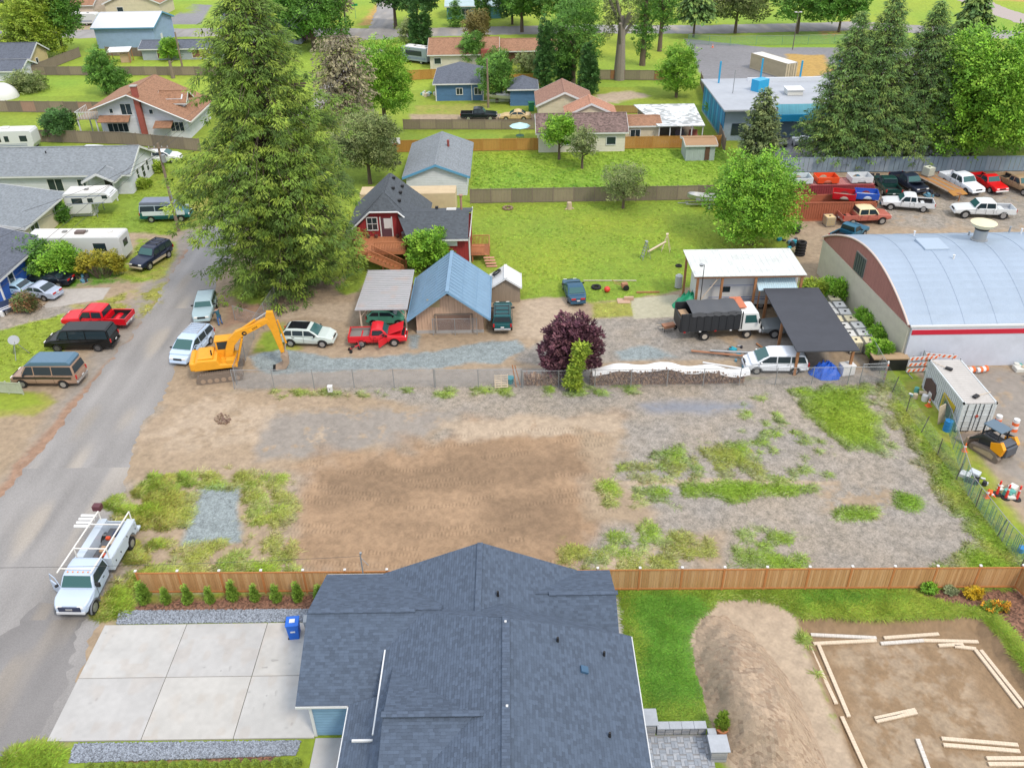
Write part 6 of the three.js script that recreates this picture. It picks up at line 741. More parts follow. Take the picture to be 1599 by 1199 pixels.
woodFence('lot_side_fence', 'tall grey panel fence beside the asphalt lot', [[32.5, -151], [28.9, -114.5]], 2, woodGrey, { bay: 2.8 });
woodFence('far_yard_fence', 'patched grey and rust fence by the big poplar trunk', [[12.4, -155.4], [30, -153.4]], 1.7, [woodGrey[0], woodGrey[1], grain('rustfence', [.32, .13, .07], .9, .5, streakT)], {});
woodFence('blue_house_fence', 'orange fence between blue house and ranch house', [[-18.2, -156.8], [-11.8, -157.8]], 1.7, woodOrange, {});
woodFence('hedge_side_fence', 'bright orange fence panel near the arborvitae', [[-1, -152], [6.4, -152]], 1.9, woodOrange, {});
woodFence('tan_yard_fence', 'low tan fence across the yard behind the patio cover', [[12, -134.5], [27.5, -133.6]], 1.2, [grain('tanf', [.4, .26, .1], .9, .5, streakT)], {});
woodFence('duplex_fence', 'long grey fence between the duplex and the white two-storey house', [[-72, -124.8], [-56, -122.6], [-43.6, -118.8]], 1.8, woodGrey, { ragged: .05 });
woodFence('lawn_edge_fence', 'brown plank fence left of the white two-storey house', [[-86, -141], [-62, -138.6]], 1.8, [...woodGrey, grain('pinkf', [.4, .25, .2], .9, .5, streakT)], {});
woodFence('garden_fence', 'grey fence across the gardens below the small tree', [[-98, -165.8], [-46, -162]], 1.6, woodGrey, {});
woodFence('back_garden_fence', 'grey fence in front of the steel-blue garage', [[-81, -180.6], [-58, -176.4], [-44, -174.5]], 1.7, woodGrey, {});
woodFence('side_garden_fence', 'dark gappy fence running beside the yellow-green tree', [[-88.5, -165.4], [-86, -180]], 1.8, woodGrey.slice(0, 1), { weave: 1 });
woodFence('picket_fence', 'short pale green picket fence beside the brown van', [[-43.32,-58.07], [-39.66,-57.6]], 1.1, [grain('picket', [.42, .46, .36])], { bw: .22, bay: 1.4 });
woodFence('metal_fence', 'blue-grey sheet metal fence behind the wrecking yard', [[33.5, -106.4], [72, -105.4]], 2, [M('sheet1', [.2, .27, .34], .5), M('sheet2', [.25, .31, .38], .5)], { bw: .6 });
const greenM = M('greenmesh', [.1, .26, .2], .7);
function chainFence(name, label, pts, h, o = {}) { const t = thing(name, label, 'fence', 0, 0, 0, o.group), sp = o.sp || .075, r = o.r || .0018, wm = o.wire || galvM;
  for (let s = 0; s < pts.length - 1; s++) { const [ax, az] = pts[s], [bx_, bz] = pts[s + 1], L = Math.hypot(bx_ - ax, bz - az), n = Math.max(1, Math.round(L / (o.bay || 3))), ry = Math.atan2(-(bz - az), bx_ - ax), b = L / n;
    for (let i = 0; i <= n; i++) { if (i === n && s < pts.length - 2) continue; const p = mesh('post', [cyl(.035, .035, h + .05, 0, (h + .05) / 2, 0, 'y', 8)], o.post || galvM, t); p.position.set(ax + (bx_ - ax) * i / n, 0, az + (bz - az) * i / n); if (o.lean) p.rotation.set(rr(-o.lean, o.lean), 0, rr(-o.lean, o.lean)); }
    const q = [], W = (x1, y1, x2, y2) => { const dx = x2 - x1, dy = y2 - y1, l = Math.hypot(dx, dy), nx = -dy / l * r, ny = dx / l * r; q.push([x1 + nx, y1 + ny, 0], [x1 - nx, y1 - ny, r], [x2 - nx, y2 - ny, r], [x1 + nx, y1 + ny, 0], [x2 - nx, y2 - ny, r], [x2 + nx, y2 + ny, 0], [x1 + nx, y1 + ny, 0], [x2 + nx, y2 + ny, 0], [x1, y1, -r], [x2 + nx, y2 + ny, 0], [x2, y2, -r], [x1, y1, -r]); };
    const H = h - .08; for (let u = -H; u < b; u += sp) { const c = (x1, y1, x2, y2) => { const t0 = x1 < 0 ? -x1 / (x2 - x1) : 0, t1 = x2 > b ? (b - x1) / (x2 - x1) : 1; if (t1 > t0) W(x1 + (x2 - x1) * t0 - b / 2, y1 + (y2 - y1) * t0, x1 + (x2 - x1) * t1 - b / 2, y1 + (y2 - y1) * t1); }; c(u, .05, u + H, .05 + H); c(u, .05 + H, u + H, .05); }
    const wg = tri(q); for (let i = 0; i < n; i++) { const p = mesh('wire_mesh', [wg], wm, t), cx = ax + (bx_ - ax) * (i + .5) / n, cz = az + (bz - az) * (i + .5) / n; p.position.set(cx, 0, cz); p.rotation.y = ry; if (o.rail !== 0) mesh('top_rail', [cyl(.022, .022, b, 0, h, 0, 'x', 6)], galvM, p); if (o.slat) { const g = []; for (let k = 0; k < b / .14; k++) if (rnd() < o.slat) g.push(bx(.05, h * rr(.7, .95), .01, -b / 2 + k * .14, h / 2, .01)); if (g.length) mesh('privacy_slat', g, greenM, p); } } }
  return t; }
chainFence('chain_link_fence', 'chain-link fence along the graded lot from excavator to gate', [[-22.7, -57.95], [-6.5, -57.7]], 1.8);
chainFence('chain_link_gate', 'wide rolling chain-link gate with pallet leaning on it', [[-6.4, -57.66], [.5, -57.55]], 1.7, { bay: 3.5 });
chainFence('woodpile_fence', 'chain-link fence in front of the firewood stack', [[.6, -57.45], [29.5, -57.3]], 1.6, { sp: .1 });
chainFence('corner_fence', 'chain-link fence running from the excavator gate to the big fir', [[-22.7, -58.6], [-23.1, -66], [-22.4, -76]], 1.8);
chainFence('propped_gate', 'loose chain-link gate panel propped open above the excavator', [[-25.71,-69.49], [-22.63,-67.72]], 1.5, { bay: 4 });
chainFence('barn_gate', 'chain-link gate panel leaning on the barn front', [[-7.2, -66.1], [-3.3, -66.1]], 1.65, { bay: 2 });
chainFence('lot_edge_fence', 'sagging chain-link fence with dark posts at the lot edge', [[29.7, -58.8], [29.9, -48], [30.3, -37]], 1.5, { lean: .12, post: M('darkpost', [.1, .09, .08], .8), rail: 0, sp: .09, wire: M('rustwire', [.3, .33, .32], .6, { metalness: .4 }) });
chainFence('green_screen_fence', 'chain-link fence with torn green privacy slats by the white container', [[33.32,-59.6], [31.91,-51.25], [30.06,-43.57], [30.26,-39.3], [30.99,-35.03]], 1.6, { slat: .35, sp: .09, wire: greenM });
chainFence('street_green_fence', 'green chain-link fence around the far grass corner', [[36, -182.5], [44, -180.4], [75, -180]], 1.8, { wire: greenM, post: greenM, sp: .2, r: .008, bay: 5 });
chainFence('tote_yard_fence', 'galvanised fence corner between black carport and totes', [[27.6, -57.4], [29.5, -57.5], [29.8, -62]], 1.8);
// firewood stacks with a white tarp on top
{ const logM = [[.3, .2, .14], [.22, .15, .12], [.4, .28, .2], [.27, .2, .17]].map((c, i) => grain('log' + i, c, .95, 1));
  const lg = []; for (let v = 0; v < 4; v++) { const g = new THREE.CylinderGeometry(.085, .085, .42, 6); g.rotateX(Math.PI / 2); lg.push(clean(g)); }
  const stack = (label, x0, x1, z, hf) => { const t = thing('firewood_stack', label, 'firewood', 0, 0), G4 = [[], [], [], []]; let row = 0; for (let y = .09; y < 2.1; y += .145, row++) for (let x = x0 + (row % 2) * .08; x < x1; x += .165) if (y < hf(x)) { const g = lg[0].clone(), s = rr(.75, 1.12); g.scale(s, s * rr(.8, 1.1), 1); g.rotateZ(rr(0, 3)); g.translate(x + rr(-.03, .03), y + rr(-.02, .02), z + rr(-.06, .06)); G4[Math.floor(rnd() * 4)].push(g); const b = g.clone(); b.translate(0, 0, -.46); if (rnd() < .5) G4[Math.floor(rnd() * 4)].push(b); }
    G4.forEach((g, i) => { const m = mesh('log_pile', g, logM[i], t); m.userData.kind = 'stuff'; }); return t; };
  const hf = x => 1.15 + .3 * Math.sin((x - 6) * .35) + .15 * Math.sin(x * 1.7);
  stack('long firewood stack under the white tarp', 6.1, 18.4, -57.85, hf); stack('low firewood stack beside the purple tree', .8, 3.6, -57.95, x => .95 + .1 * Math.sin(x * 3));
  const p = [], n = 60, F = (i, j) => { const x = 6.2 + 12.6 * i / n, w = j / 5; return [x, hf(x) + .12 + .06 * fb(x * 2, j) - (j === 0 ? .22 + .12 * fb(x * 1.3, 4) : 0) - (j === 5 ? .5 : 0), -57.6 - .95 * w + .12 * (fb(x * 1.5, j + 9) - .5)]; }; for (let i = 0; i < n; i++) for (let j = 0; j < 5; j++) { const a = F(i, j), b = F(i + 1, j), c = F(i + 1, j + 1), d = F(i, j + 1); p.push(a, b, c, a, c, d); } solo('white_tarp', [tri(p)], M('tarpw', [.72, .73, .74], .55), 'wrinkled white tarp draped over the long firewood stack', 'tarp'); }
// ---------------------------------------------------------------- poles and wires
const poleM = grain('pole', [.26, .2, .15], .9, .5, streakT), wireM = M('wire', [.05, .05, .055], .6);
function pole(label, x, z, h, arm = 1) { const t = thing('utility_pole', label, 'utility pole', x, z); mesh('shaft', [cyl(.12, .19, h, 0, h / 2, 0, 'y', 10)], poleM, t); if (arm) { mesh('crossarm', [bx(2.2, .12, .12, 0, h - .5, .1)], poleM, t); for (const q of [-1, -.4, .4, 1]) mesh('insulator', [cyl(.04, .05, .16, q, h - .36, .1, 'y', 6)], M('insul', [.4, .42, .44], .3), t); mesh('transformer', [cyl(.24, .24, .8, .32, h - 1.6, .15, 'y', 12)], galvM, t); mesh('guard', [cyl(.08, .08, 3, .17, 3.5, .12, 'y', 8)], galvM, t); } return t; }
pole('utility pole with transformer beside the teal conversion van', -37.7, -90.6, 10); pole('slim utility pole in the back gardens', -61, -166, 7, 0); pole('utility pole at the far street corner', -35.9, -200, 13); pole('utility pole across the highway on the dry grass', -11, -232, 11, 0); pole('thin pole before the blue house', -3.6, -138.6, 7.5, 0);
function cable(label, a, b, sag, r = .018) { const A = new THREE.Vector3(...a), B = new THREE.Vector3(...b), m = A.clone().lerp(B, .5); m.y -= sag * 2; const g = new THREE.TubeGeometry(new THREE.QuadraticBezierCurve3(A, m, B), 24, r, 4); solo('overhead_wire', [clean(g)], wireM, label, 'wire', 'overhead wires'); }
for (let i = 0; i < 3; i++) cable('overhead wire from the street pole to the far corner pole', [-38.5 + i * .8, 9.6, -90.5], [-36.7 + i * .8, 12.5, -200], 1.2);
cable('overhead wire from the street pole down to the blue cottage', [-38, 8.6, -90.6], [-52, 4.4, -77], .5); cable('overhead wire from the street pole to the bungalow eave', [-38, 8.8, -90.6], [-53, 3.6, -88], .4);
for (const q of [-.8, .4]) cable('overhead wire from the street pole along the road shoulder', [-37.7 + q, 9.6, -90.6], [-42 + q, 9.6, -30], 1);
cable('service wire crossing above the service truck to the new house', [-8.7, 4.3, -34.4], [-42, 9.2, -29.5], .5, .014);
{ const t = thing('service_mast', 'metal service mast on the back of the new house', 'mast', -8.7, -34.5); mesh('pipe', [cyl(.04, .04, 4.4, 0, 2.2, 0, 'y', 8)], galvM, t); mesh('head', [cyl(.07, .05, .14, .04, 4.4, 0, 'y', 8)], galvM, t); mesh('bracket', [bar([0, 4.1, 0], [.4, 3.6, .1], .02)], galvM, t); }
function lamp(label, x, z, h) { const t = thing('lot_lamp', label, 'lamp post', x, z); mesh('shaft', [cyl(.07, .1, h, 0, h / 2, 0, 'y', 8)], M('lampdark', [.14, .12, .11], .6), t); mesh('head', [rb(.5, .16, .34, .04, -.45, h + .05, 0), rb(.5, .16, .34, .04, .45, h + .05, 0), bx(.6, .06, .06, 0, h, 0)], M('lamphead', [.55, .55, .55], .5), t); }
lamp('lot lamp post beside the tan container', 58.2, -155, 6.3); lamp('lot lamp post at the green fence', 55.3, -176, 6.8);
{ const t = thing('street_lamp', 'lamp on a thin pole in front of the white carport roof', 'lamp', 16.8, -68.7); mesh('shaft', [cyl(.035, .04, 5.2, 0, 2.6, 0, 'y', 6)], blackM, t); mesh('head', [cyl(.2, .16, .16, -.25, 5.2, 0, 'y', 10), bx(.3, .05, .05, -.12, 5.25, 0)], galvM, t); }
{ const t = thing('stop_sign', 'red stop sign at the far intersection', 'sign', -19.8, -190.6, .6); mesh('post', [cyl(.05, .05, 2.6, 0, 1.3, 0, 'y', 6)], galvM, t); mesh('plate', [cyl(.5, .5, .03, 0, 2.6, .06, 'z', 8)], M('stopred', [.55, .02, .03], .5), t); textPlate(t, 'lettering', 'STOP', .7, .28, '#c01522', '#ffffff', 0, 2.6, .085);
  const s = thing('street_sign', 'green street name sign on a post across the highway', 'sign', -36, -215, .2); mesh('post', [cyl(.05, .05, 3, 0, 1.5, 0, 'y', 6)], greenM, s); mesh('plate', [bx(1.4, .5, .04, 0, 3.1, 0)], M('signgreen', [.02, .3, .1], .5), s); }

// ---------------------------------------------------------------- clutter
const put = (name, label, cat, x, z, ry, parts, group, y = 0) => { const t = thing(name, label, cat, x, z, ry, group, y); for (const [n, g, m] of parts) mesh(n, Array.isArray(g) ? g : [g], m, t); return t; };
{ const bin = (label, x, z, col, w, h) => { const t = thing('wheelie_bin', label, 'bin', x, z, .1); const g = ext([[-w * .4, .05], [w * .4, .05], [w / 2, h], [-w / 2, h]], w, { bevel: .03 }); mesh('body', [g], M('bin' + col.join(), col, .5), t); mesh('lid', [rb(w * 1.08, .1, w * 1.12, .04, 0, h + .05, 0)], M('bin' + col.join(), 0), t); for (const s of [-1, 1]) mesh('wheel', [cyl(.12, .12, .07, -w * .35, .12, s * w * .42, 'z', 10)], blackM, t); mesh('handle', [bar([-w * .55, h, -w * .3], [-w * .55, h, w * .3], .025)], blackM, t); return t; };
  const b = bin('tall bright blue wheelie bin on the driveway corner', -12.55, -32.6, [.01, .12, .55], .68, 1.12); mesh('sticker', [bx(.3, .03, .26, 0, 1.235, 0)], whiteM, b); mesh('sticker', [bx(.03, .03, .02, 0, 0, 0), bx(.26, .1, .02, 0, .72, .36)], whiteM, b); bin('small grey wheelie bin beside the blue bin', -11.75, -32.9, [.32, .35, .38], .5, 1.0); bin('dark blue bin behind the duplex', -47.4, -114.6, [.02, .1, .35], .8, 1.2); bin('black bin behind the duplex', -48.8, -114.8, [.03, .03, .04], .7, 1.1); bin('green bin by the blue workshop wall', 3.2, -136.4, [.02, .2, .08], .9, 1.3); bin('blue bin at the silver motor home', -13.6, -168.4, [.02, .12, .4], 1, 1.4); }
// lumber laid out in the pit
for (const [a, b, l] of [[[16.44,-32.58], [20.02,-32.29], 'white lumber plank along the back of the pit, left of the gap'], [[16.39,-31.95], [19.95,-32.11], 'white lumber plank in front of the back plank'], [[20.44,-32.28], [23.59,-32.5], 'white lumber plank behind the long pair right of the gap'], [[20.12,-31.89], [22.56,-32.07], 'white lumber plank ending at the middle joint of the back row'], [[22.56,-32.07], [25.54,-31.92], 'white lumber plank at the right end of the back row'], [[23.25,-31.7], [24.65,-31.76], 'short white lumber plank near the pit corner'], [[24.11,-31.64], [25.21,-31.44], 'short white lumber plank at the muddy corner'], [[25.14,-31.36], [25.76,-27.67], 'long white lumber plank along the right side, inner one'], [[25.42,-31.35], [26.11,-27.51], 'long white lumber plank along the right side, outer one'], [[16.1,-31.91], [16.41,-28.05], 'long white lumber plank along the left side, outer one'], [[16.65,-31.86], [16.81,-27.28], 'long white lumber plank along the left side, inner one'], [[16.45,-27.29], [16.69,-23.95], 'white lumber plank leading down from the left side pair'], [[19.78,-25.96], [19.65,-23.9], 'yellowish lumber plank standing alone low in the pit'], [[20.99,-25.97], [24.58,-25.56], 'white lumber plank, upper of the low pair'], [[20.93,-25.62], [24.5,-25.22], 'white lumber plank, lower of the low pair'], [[22.71,-24.86], [25.6,-24.82], 'white lumber plank near the tyre tracks'], [[22.66,-24.56], [25.44,-24.52], 'lowest white lumber plank in the pit'], [[18.09,-27.15], [20.36,-27.64], 'pair of short lumber planks lying askew mid pit'], [[18.1,-27], [20.36,-27.49], 'short plank nailed beside the askew pair']]) { const L = Math.hypot(b[0] - a[0], b[1] - a[1]), ry = Math.atan2(-(b[1] - a[1]), b[0] - a[0]); const m = solo('lumber_plank', [bx(L, .09, .2)], pick([lumber, lumber, M('lumberw', [.66, .62, .57], .8, { map: rep(streakT, .5) })]), l, 'lumber', 'lumber set out in the pit'); m.position.set((a[0] + b[0]) / 2, Math.max(pitDepth(...a), pitDepth(...b), pitDepth((a[0] + b[0]) / 2, (a[1] + b[1]) / 2)) + .07, (a[1] + b[1]) / 2); m.rotation.y = ry; }
// dirt mound
{ const n = 90, [mx, mz] = MOUND, R = 7.6, p = [], H = (x, z) => { const dx = (x - mx - .14 * (z - mz)) / 2.75, dz = (z - mz) / 6.6, d = Math.hypot(dx, dz) + .14 * (fb(x * .5, z * .5) - .5); return 2.0 * ss(1.02, .25, d) + .55 * (fb(x * .9, z * .9) - .5) * ss(1, .8, d) + .22 * (fb(x * 3, z * 3) - .5) * ss(1, .9, d) - .12; }, F = (i, j) => { const x = mx - R + 2 * R * i / n, z = mz - R + 2 * R * j / n; return [x, H(x, z), z]; }; for (let i = 0; i < n; i++) for (let j = 0; j < n; j++) { const a = F(i, j), b = F(i + 1, j), c = F(i + 1, j + 1), d = F(i, j + 1); if (Math.max(a[1], b[1], c[1], d[1]) < -.06) continue; p.push(a, d, c, a, c, b); }
  const map = texFrom(512, 512, (i, j) => { const x = i / 512 * 12, z = j / 512 * 12, k = .72 + .55 * fb(x * 1.4, z * 1.4) + .2 * (hash2(i, j) - .5); const y = ss(.5, .75, fb(x * .5 + 3, z * .5)); return [(.42 - .1 * y) * k, (.32 - .09 * y) * k, (.23 - .07 * y) * k]; }); const m = struct('dirt_mound', [tri(p)], new THREE.MeshStandardMaterial({ map: rep(map, 1 / 12), roughness: 1, bumpMap: rep(bumpT, .8), bumpScale: .05 })); m.userData.label = 'mound of pale excavated dirt on the lawn'; }
// patio with block walls
{ const pv = struct('patio_floor', [bx(3.6, .05, 7, 7.5, .03, -22.5)], M('pavergrout', [.25, .25, .26], .9)); const pm = [[.34, .37, .42], [.4, .42, .46], [.3, .33, .38]].map((c, i) => grain('paver' + i, c, .85, .7)); let k = 0; for (let r = 0; r < 14; r++) for (let q = 0; q < 14; q++) { const hz = (r + q) % 2, x = 5.95 + q * .32, z = -25.75 + r * .32; if (x > 9.2) continue; mesh('paver', [bx(hz ? .3 : .15, .05, hz ? .15 : .3, x + (hz ? 0 : -.075), .055, z)], pm[k++ % 3], pv); if (hz === 0) mesh('paver', [bx(.14, .05, .3, x + .085, .056, z)], pm[k++ % 3], pv); else mesh('paver', [bx(.3, .05, .14, x, .054, z + .16)], pm[k++ % 3], pv); }
  const w = thing('block_wall', 'grey stone block seat wall with square pillars around the patio', 'wall', 0, 0); const bm = [[.28, .29, .31], [.34, .34, .35], [.24, .25, .28]].map((c, i) => grain('block' + i, c, .9, .8)), cm = grain('capstone', [.42, .45, .5], .85, .6);
  const run = (x0, x1, z, h, ax) => { const L = x1 - x0, n = Math.round(L / .4); for (let y = 0; y < Math.round(h / .17); y++) for (let i = 0; i < n; i++) { const u = x0 + L * (i + .5) / n; mesh('block', [ax === 'x' ? rb(L / n - .015, .155, .34, .02, u, .09 + y * .17, z) : rb(.34, .155, L / n - .015, .02, z, .09 + y * .17, u)], bm[(i + y * 2) % 3], w); } const c = Math.round(L / .55); for (let i = 0; i < c; i++) { const u = x0 + L * (i + .5) / c; mesh('cap_stone', [ax === 'x' ? rb(L / c - .01, .07, .42, .015, u, h + .06, z) : rb(.42, .07, L / c - .01, .015, z, h + .06, u)], cm, w); } };
  run(6.75, 9.2, -26.2, .5, 'x'); run(-26, -25.35, 9.4, .5, 'z'); for (const [x, z] of [[6.3, -26.4], [9.5, -24.9]]) { for (let y = 0; y < 5; y++) for (let i = 0; i < 2; i++) mesh('block', [rb(.78, .155, .37, .02, x, .09 + y * .17, z - .19 + i * .385)], bm[(y + i) % 3], w); mesh('cap_stone', [rb(.95, .08, .95, .02, x, .95, z)], cm, w); }
  for (const [x, z] of [[9.95, -26.1]]) { const t = put('potted_shrub_pot', 'terracotta pot of the small cypress by the patio wall', 'pot', x, z, 0, [['pot', cyl(.3, .2, .45, 0, .22, 0, 'y', 14), M('terra', [.5, .2, .1], .85)], ['rim', cyl(.33, .33, .08, 0, .46, 0, 'y', 14), M('terra', 0)]]); } }
// gravel strips along the driveway: stones as stuff
{ const st = new THREE.IcosahedronGeometry(.055, 0), strip = (name, label, a, b, c, d, n) => { const im = new THREE.InstancedMesh(st, M('stone', [.24, .27, .32], .85), n), o = new THREE.Object3D(), q = new THREE.Color(); for (let i = 0; i < n; i++) { const u = rnd(), v = rnd(); o.position.set((a[0] + (b[0] - a[0]) * u) * (1 - v) + (d[0] + (c[0] - d[0]) * u) * v, .03 + .03 * rnd(), (a[1] + (b[1] - a[1]) * u) * (1 - v) + (d[1] + (c[1] - d[1]) * u) * v); o.rotation.set(rr(0, 6), rr(0, 6), 0); o.scale.set(rr(.6, 1.3), rr(.5, .9), rr(.6, 1.3)); o.updateMatrix(); im.setMatrixAt(i, o.matrix); const k = rr(.55, 1.4); q.setRGB(k, k, k); im.setColorAt(i, q); } im.name = numbered(name); im.castShadow = im.receiveShadow = true; Object.assign(im.userData, { kind: 'stuff', label, category: 'gravel' }); scene.add(im);
    struct('gravel_bed', [slab([a[0], .008, a[1]], [b[0], .008, b[1]], [c[0], .008, c[1]], [d[0], .008, d[1]], .012)], M('gravelbed', [.17, .19, .23], .95, { map: rep(grainT, 1.2) })); };
  strip('driveway_gravel', 'blue-grey gravel strip behind the driveway', [-23, -33.6], [-11, -33.6], [-11, -34.5], [-23.2, -34.6], 6000); strip('driveway_gravel', 'blue-grey gravel strip in front of the driveway', [-22, -24.95], [-11, -25.2], [-10.9, -26.0], [-22.2, -26.0], 6000); }
const cageM = M('cage', [.5, .52, .54], .4, { metalness: .6 });
function tote(label, x, z, y = 0, col = [.72, .7, .62], ry = 0, group = 'liquid totes beside the warehouse') { const t = thing('liquid_tote', label, 'tote', x, z, ry, group, y); mesh('pallet', [bx(1, .14, 1.1, 0, .07, 0)], woodGrey[0], t); mesh('bottle', [rb(.96, .98, 1.06, .06, 0, .64, 0)], M('bottle' + col.join(), col, .45), t); const g = []; for (let i = 0; i <= 5; i++) { const y1 = .17 + i * .19; g.push(bx(1.02, .02, .02, 0, y1, .56), bx(1.02, .02, .02, 0, y1, -.56), bx(.02, .02, 1.12, .51, y1, 0), bx(.02, .02, 1.12, -.51, y1, 0)); } for (let i = 0; i <= 5; i++) { const u = -.5 + i * .2; g.push(bx(.02, 1, .02, u, .64, .565), bx(.02, 1, .02, u, .64, -.565), bx(.02, 1, .02, .515, .64, u * 1.1), bx(.02, 1, .02, -.515, .64, u * 1.1)); } mesh('cage', g, cageM, t); mesh('cap', [cyl(.11, .11, .05, 0, 1.16, 0, 'y', 12)], blackM, t); return t; }
{ const ord = ['first', 'second', 'third', 'fourth', 'fifth', 'sixth', 'seventh', 'eighth']; for (let i = 0; i < 8; i++) for (let j = 0; j < 2; j++) tote(`${i % 3 ? 'dirty white' : 'cream'} liquid tote, ${ord[i]} from the chain-link corner in the ${j ? 'column by the warehouse' : 'column by the black carport'}`, 28.75 - i * .1 + j * 1.25 + rr(-.08, .08), -62.3 - i * 1.28 + rr(-.1, .1), 0, i % 3 ? [.62, .63, .62] : [.7, .64, .44], rr(-.1, .1)); }
tote('tan liquid tote standing on the red container', 31, -96.2, 2.6, [.6, .45, .22], 0, 'totes in the wrecking yard'); tote('tan liquid tote in front of the orange container', 35.1, -89.3, 0, [.62, .47, .24], .1, 'totes in the wrecking yard'); tote('pale liquid tote on the rusty flatbed', 50.9, -101.6, 1.04, [.6, .62, .5], .4, 'totes in the wrecking yard');
const tyre = (label, x, z, y, r = .34, flat = 1, n = 1) => { const t = thing(n > 1 ? 'tyre_stack' : 'tyre', label, 'tyre', x, z, 0, undefined, y); for (let i = 0; i < n; i++) { const g = new THREE.TorusGeometry(r * .72, r * .28, 8, 18); if (flat) g.rotateX(Math.PI / 2); g.translate(0, (flat ? r * .28 : r) + i * r * .56, 0); mesh('tyre_ring', [clean(g)], tyreM, t); } return t; };
tyre('tall stack of black tyres by the yard tree', ...[29.75,-81.7], 0, .55, 1, 5); tyre('black tyre lying on the lawn by the trailer carport', ...[16.81,-79.41], 0); tyre('black tyre beside the pole on the lawn', ...[8.02,-74.83], 0, .5); tyre('large tyre stack near the blue drums', ...[30.82,-87.66], 0, .7, 1, 2);
{ const cone = (label, x, z, lie) => { const t = thing('traffic_cone', label, 'traffic cone', x, z, rr(0, 6), 'traffic cones'); const o = M('orange', [.75, .14, .03], .6); mesh('cone', [cyl(.03, .15, .68, 0, .36, 0, 'y', 14)], o, t); mesh('base', [rb(.4, .04, .4, .01, 0, .02, 0)], o, t); mesh('band', [cyl(.075, .1, .12, 0, .42, 0, 'y', 14)], whiteM, t); if (lie) { t.rotation.z = Math.PI / 2 - .2; t.position.y = .18; } };
  cone('orange traffic cone at the fence foot behind the container', ...[31.75,-54.09]); cone('orange cone lying by the torn green screen', ...[31.54,-43.73], 1); cone('orange cone standing at the junk row', ...[31.26,-43.47]); cone('orange cone in the far asphalt lot', ...[40.27,-179.07]); cone('orange cone leaning on the fence by the skid steer', ...[31.99,-48.46]);
  const barrel = (label, x, z, lie, y = 0) => { const t = thing('traffic_barrel', label, 'barrel', x, z, .3, undefined, lie ? .28 : y), o = M('orange', 0); for (let i = 0; i < 4; i++) mesh(i % 2 ? 'white_band' : 'orange_band', [cyl(.26 - i * .015, .27 - i * .015, .25, 0, .125 + i * .25, 0, 'y', 16)], i % 2 ? whiteM : o, t); if (lie) t.rotation.z = Math.PI / 2; }; barrel('orange and white traffic barrel lying against the warehouse', 38.4, -58.9, 1); barrel('orange traffic barrel lying behind the first', 37.3, -58.8, 1); barrel('orange barrel standing behind the skid steer', ...[36.66,-50.81], 0); barrel('orange barrel beside the container door', ...[35.63,-51.32], 0);
  for (let i = 0; i < 3; i++) { const t = thing('delineator', ['red road delineator beside the white bucket', 'red road delineator leaning by the black tub', 'red road delineator at the end of the three'][i], 'delineator', ...[32.05,-43.72, 32.45,-43.32, 33.1,-43.18].slice(i * 2, i * 2 + 2), rr(0, 6), 'road delineators'); mesh('post', [cyl(.06, .09, 1.1, 0, .6, 0, 'y', 10)], M('delred', [.7, .04, .03], .5), t); mesh('base', [cyl(.28, .3, .08, 0, .04, 0, 'y', 12)], blackM, t); mesh('band', [cyl(.075, .08, .12, 0, .8, 0, 'y', 10)], whiteM, t); }
  const b = thing('barricade', 'orange and white striped barricade at the warehouse corner', 'barricade', 32.9, -58.6, .1); for (let k = 0; k < 3; k++) { const y = .45 + k * .55, bd = mesh('board', [bx(2.4, .28, .04, 0, y, 0)], whiteM, b); for (let i = 0; i < 6; i++) mesh('stripe', [slab([-1.15 + i * .4, y - .13, .023], [-.97 + i * .4, y - .13, .023], [-.85 + i * .4, y + .13, .023], [-1.03 + i * .4, y + .13, .023], .006)], M('orange', 0), bd); } for (const s of [-.9, .9]) mesh('upright', [bx(.06, 1.8, .06, s, .9, -.06), bx(.06, .06, 1.2, s, .03, 0)], galvM, b); copy(b, 'second striped barricade standing behind the white container end', 34.4, -58.9, -.2); }
const pileOf = (name, label, cat, x, z, n, R, cols, hmax = .5) => { const t = thing(name, label, cat, x, z, rr(0, 6)); for (let i = 0; i < n; i++) { const s = rr(.25, .7), a = rr(0, 6.28), r = R * Math.sqrt(rnd()); mesh('item', [rnd() < .5 ? rb(s, s * rr(.3, .8), s * rr(.4, 1.2), .04, Math.cos(a) * r, s * .25, Math.sin(a) * r).rotateY(rr(-.5, .5)) : cyl(s * .35, s * .4, s * .8, Math.cos(a) * r, s * .4, Math.sin(a) * r, 'y', 10)], M('pile' + i % cols.length + cat, cols[i % cols.length], .7), t); } return t; };
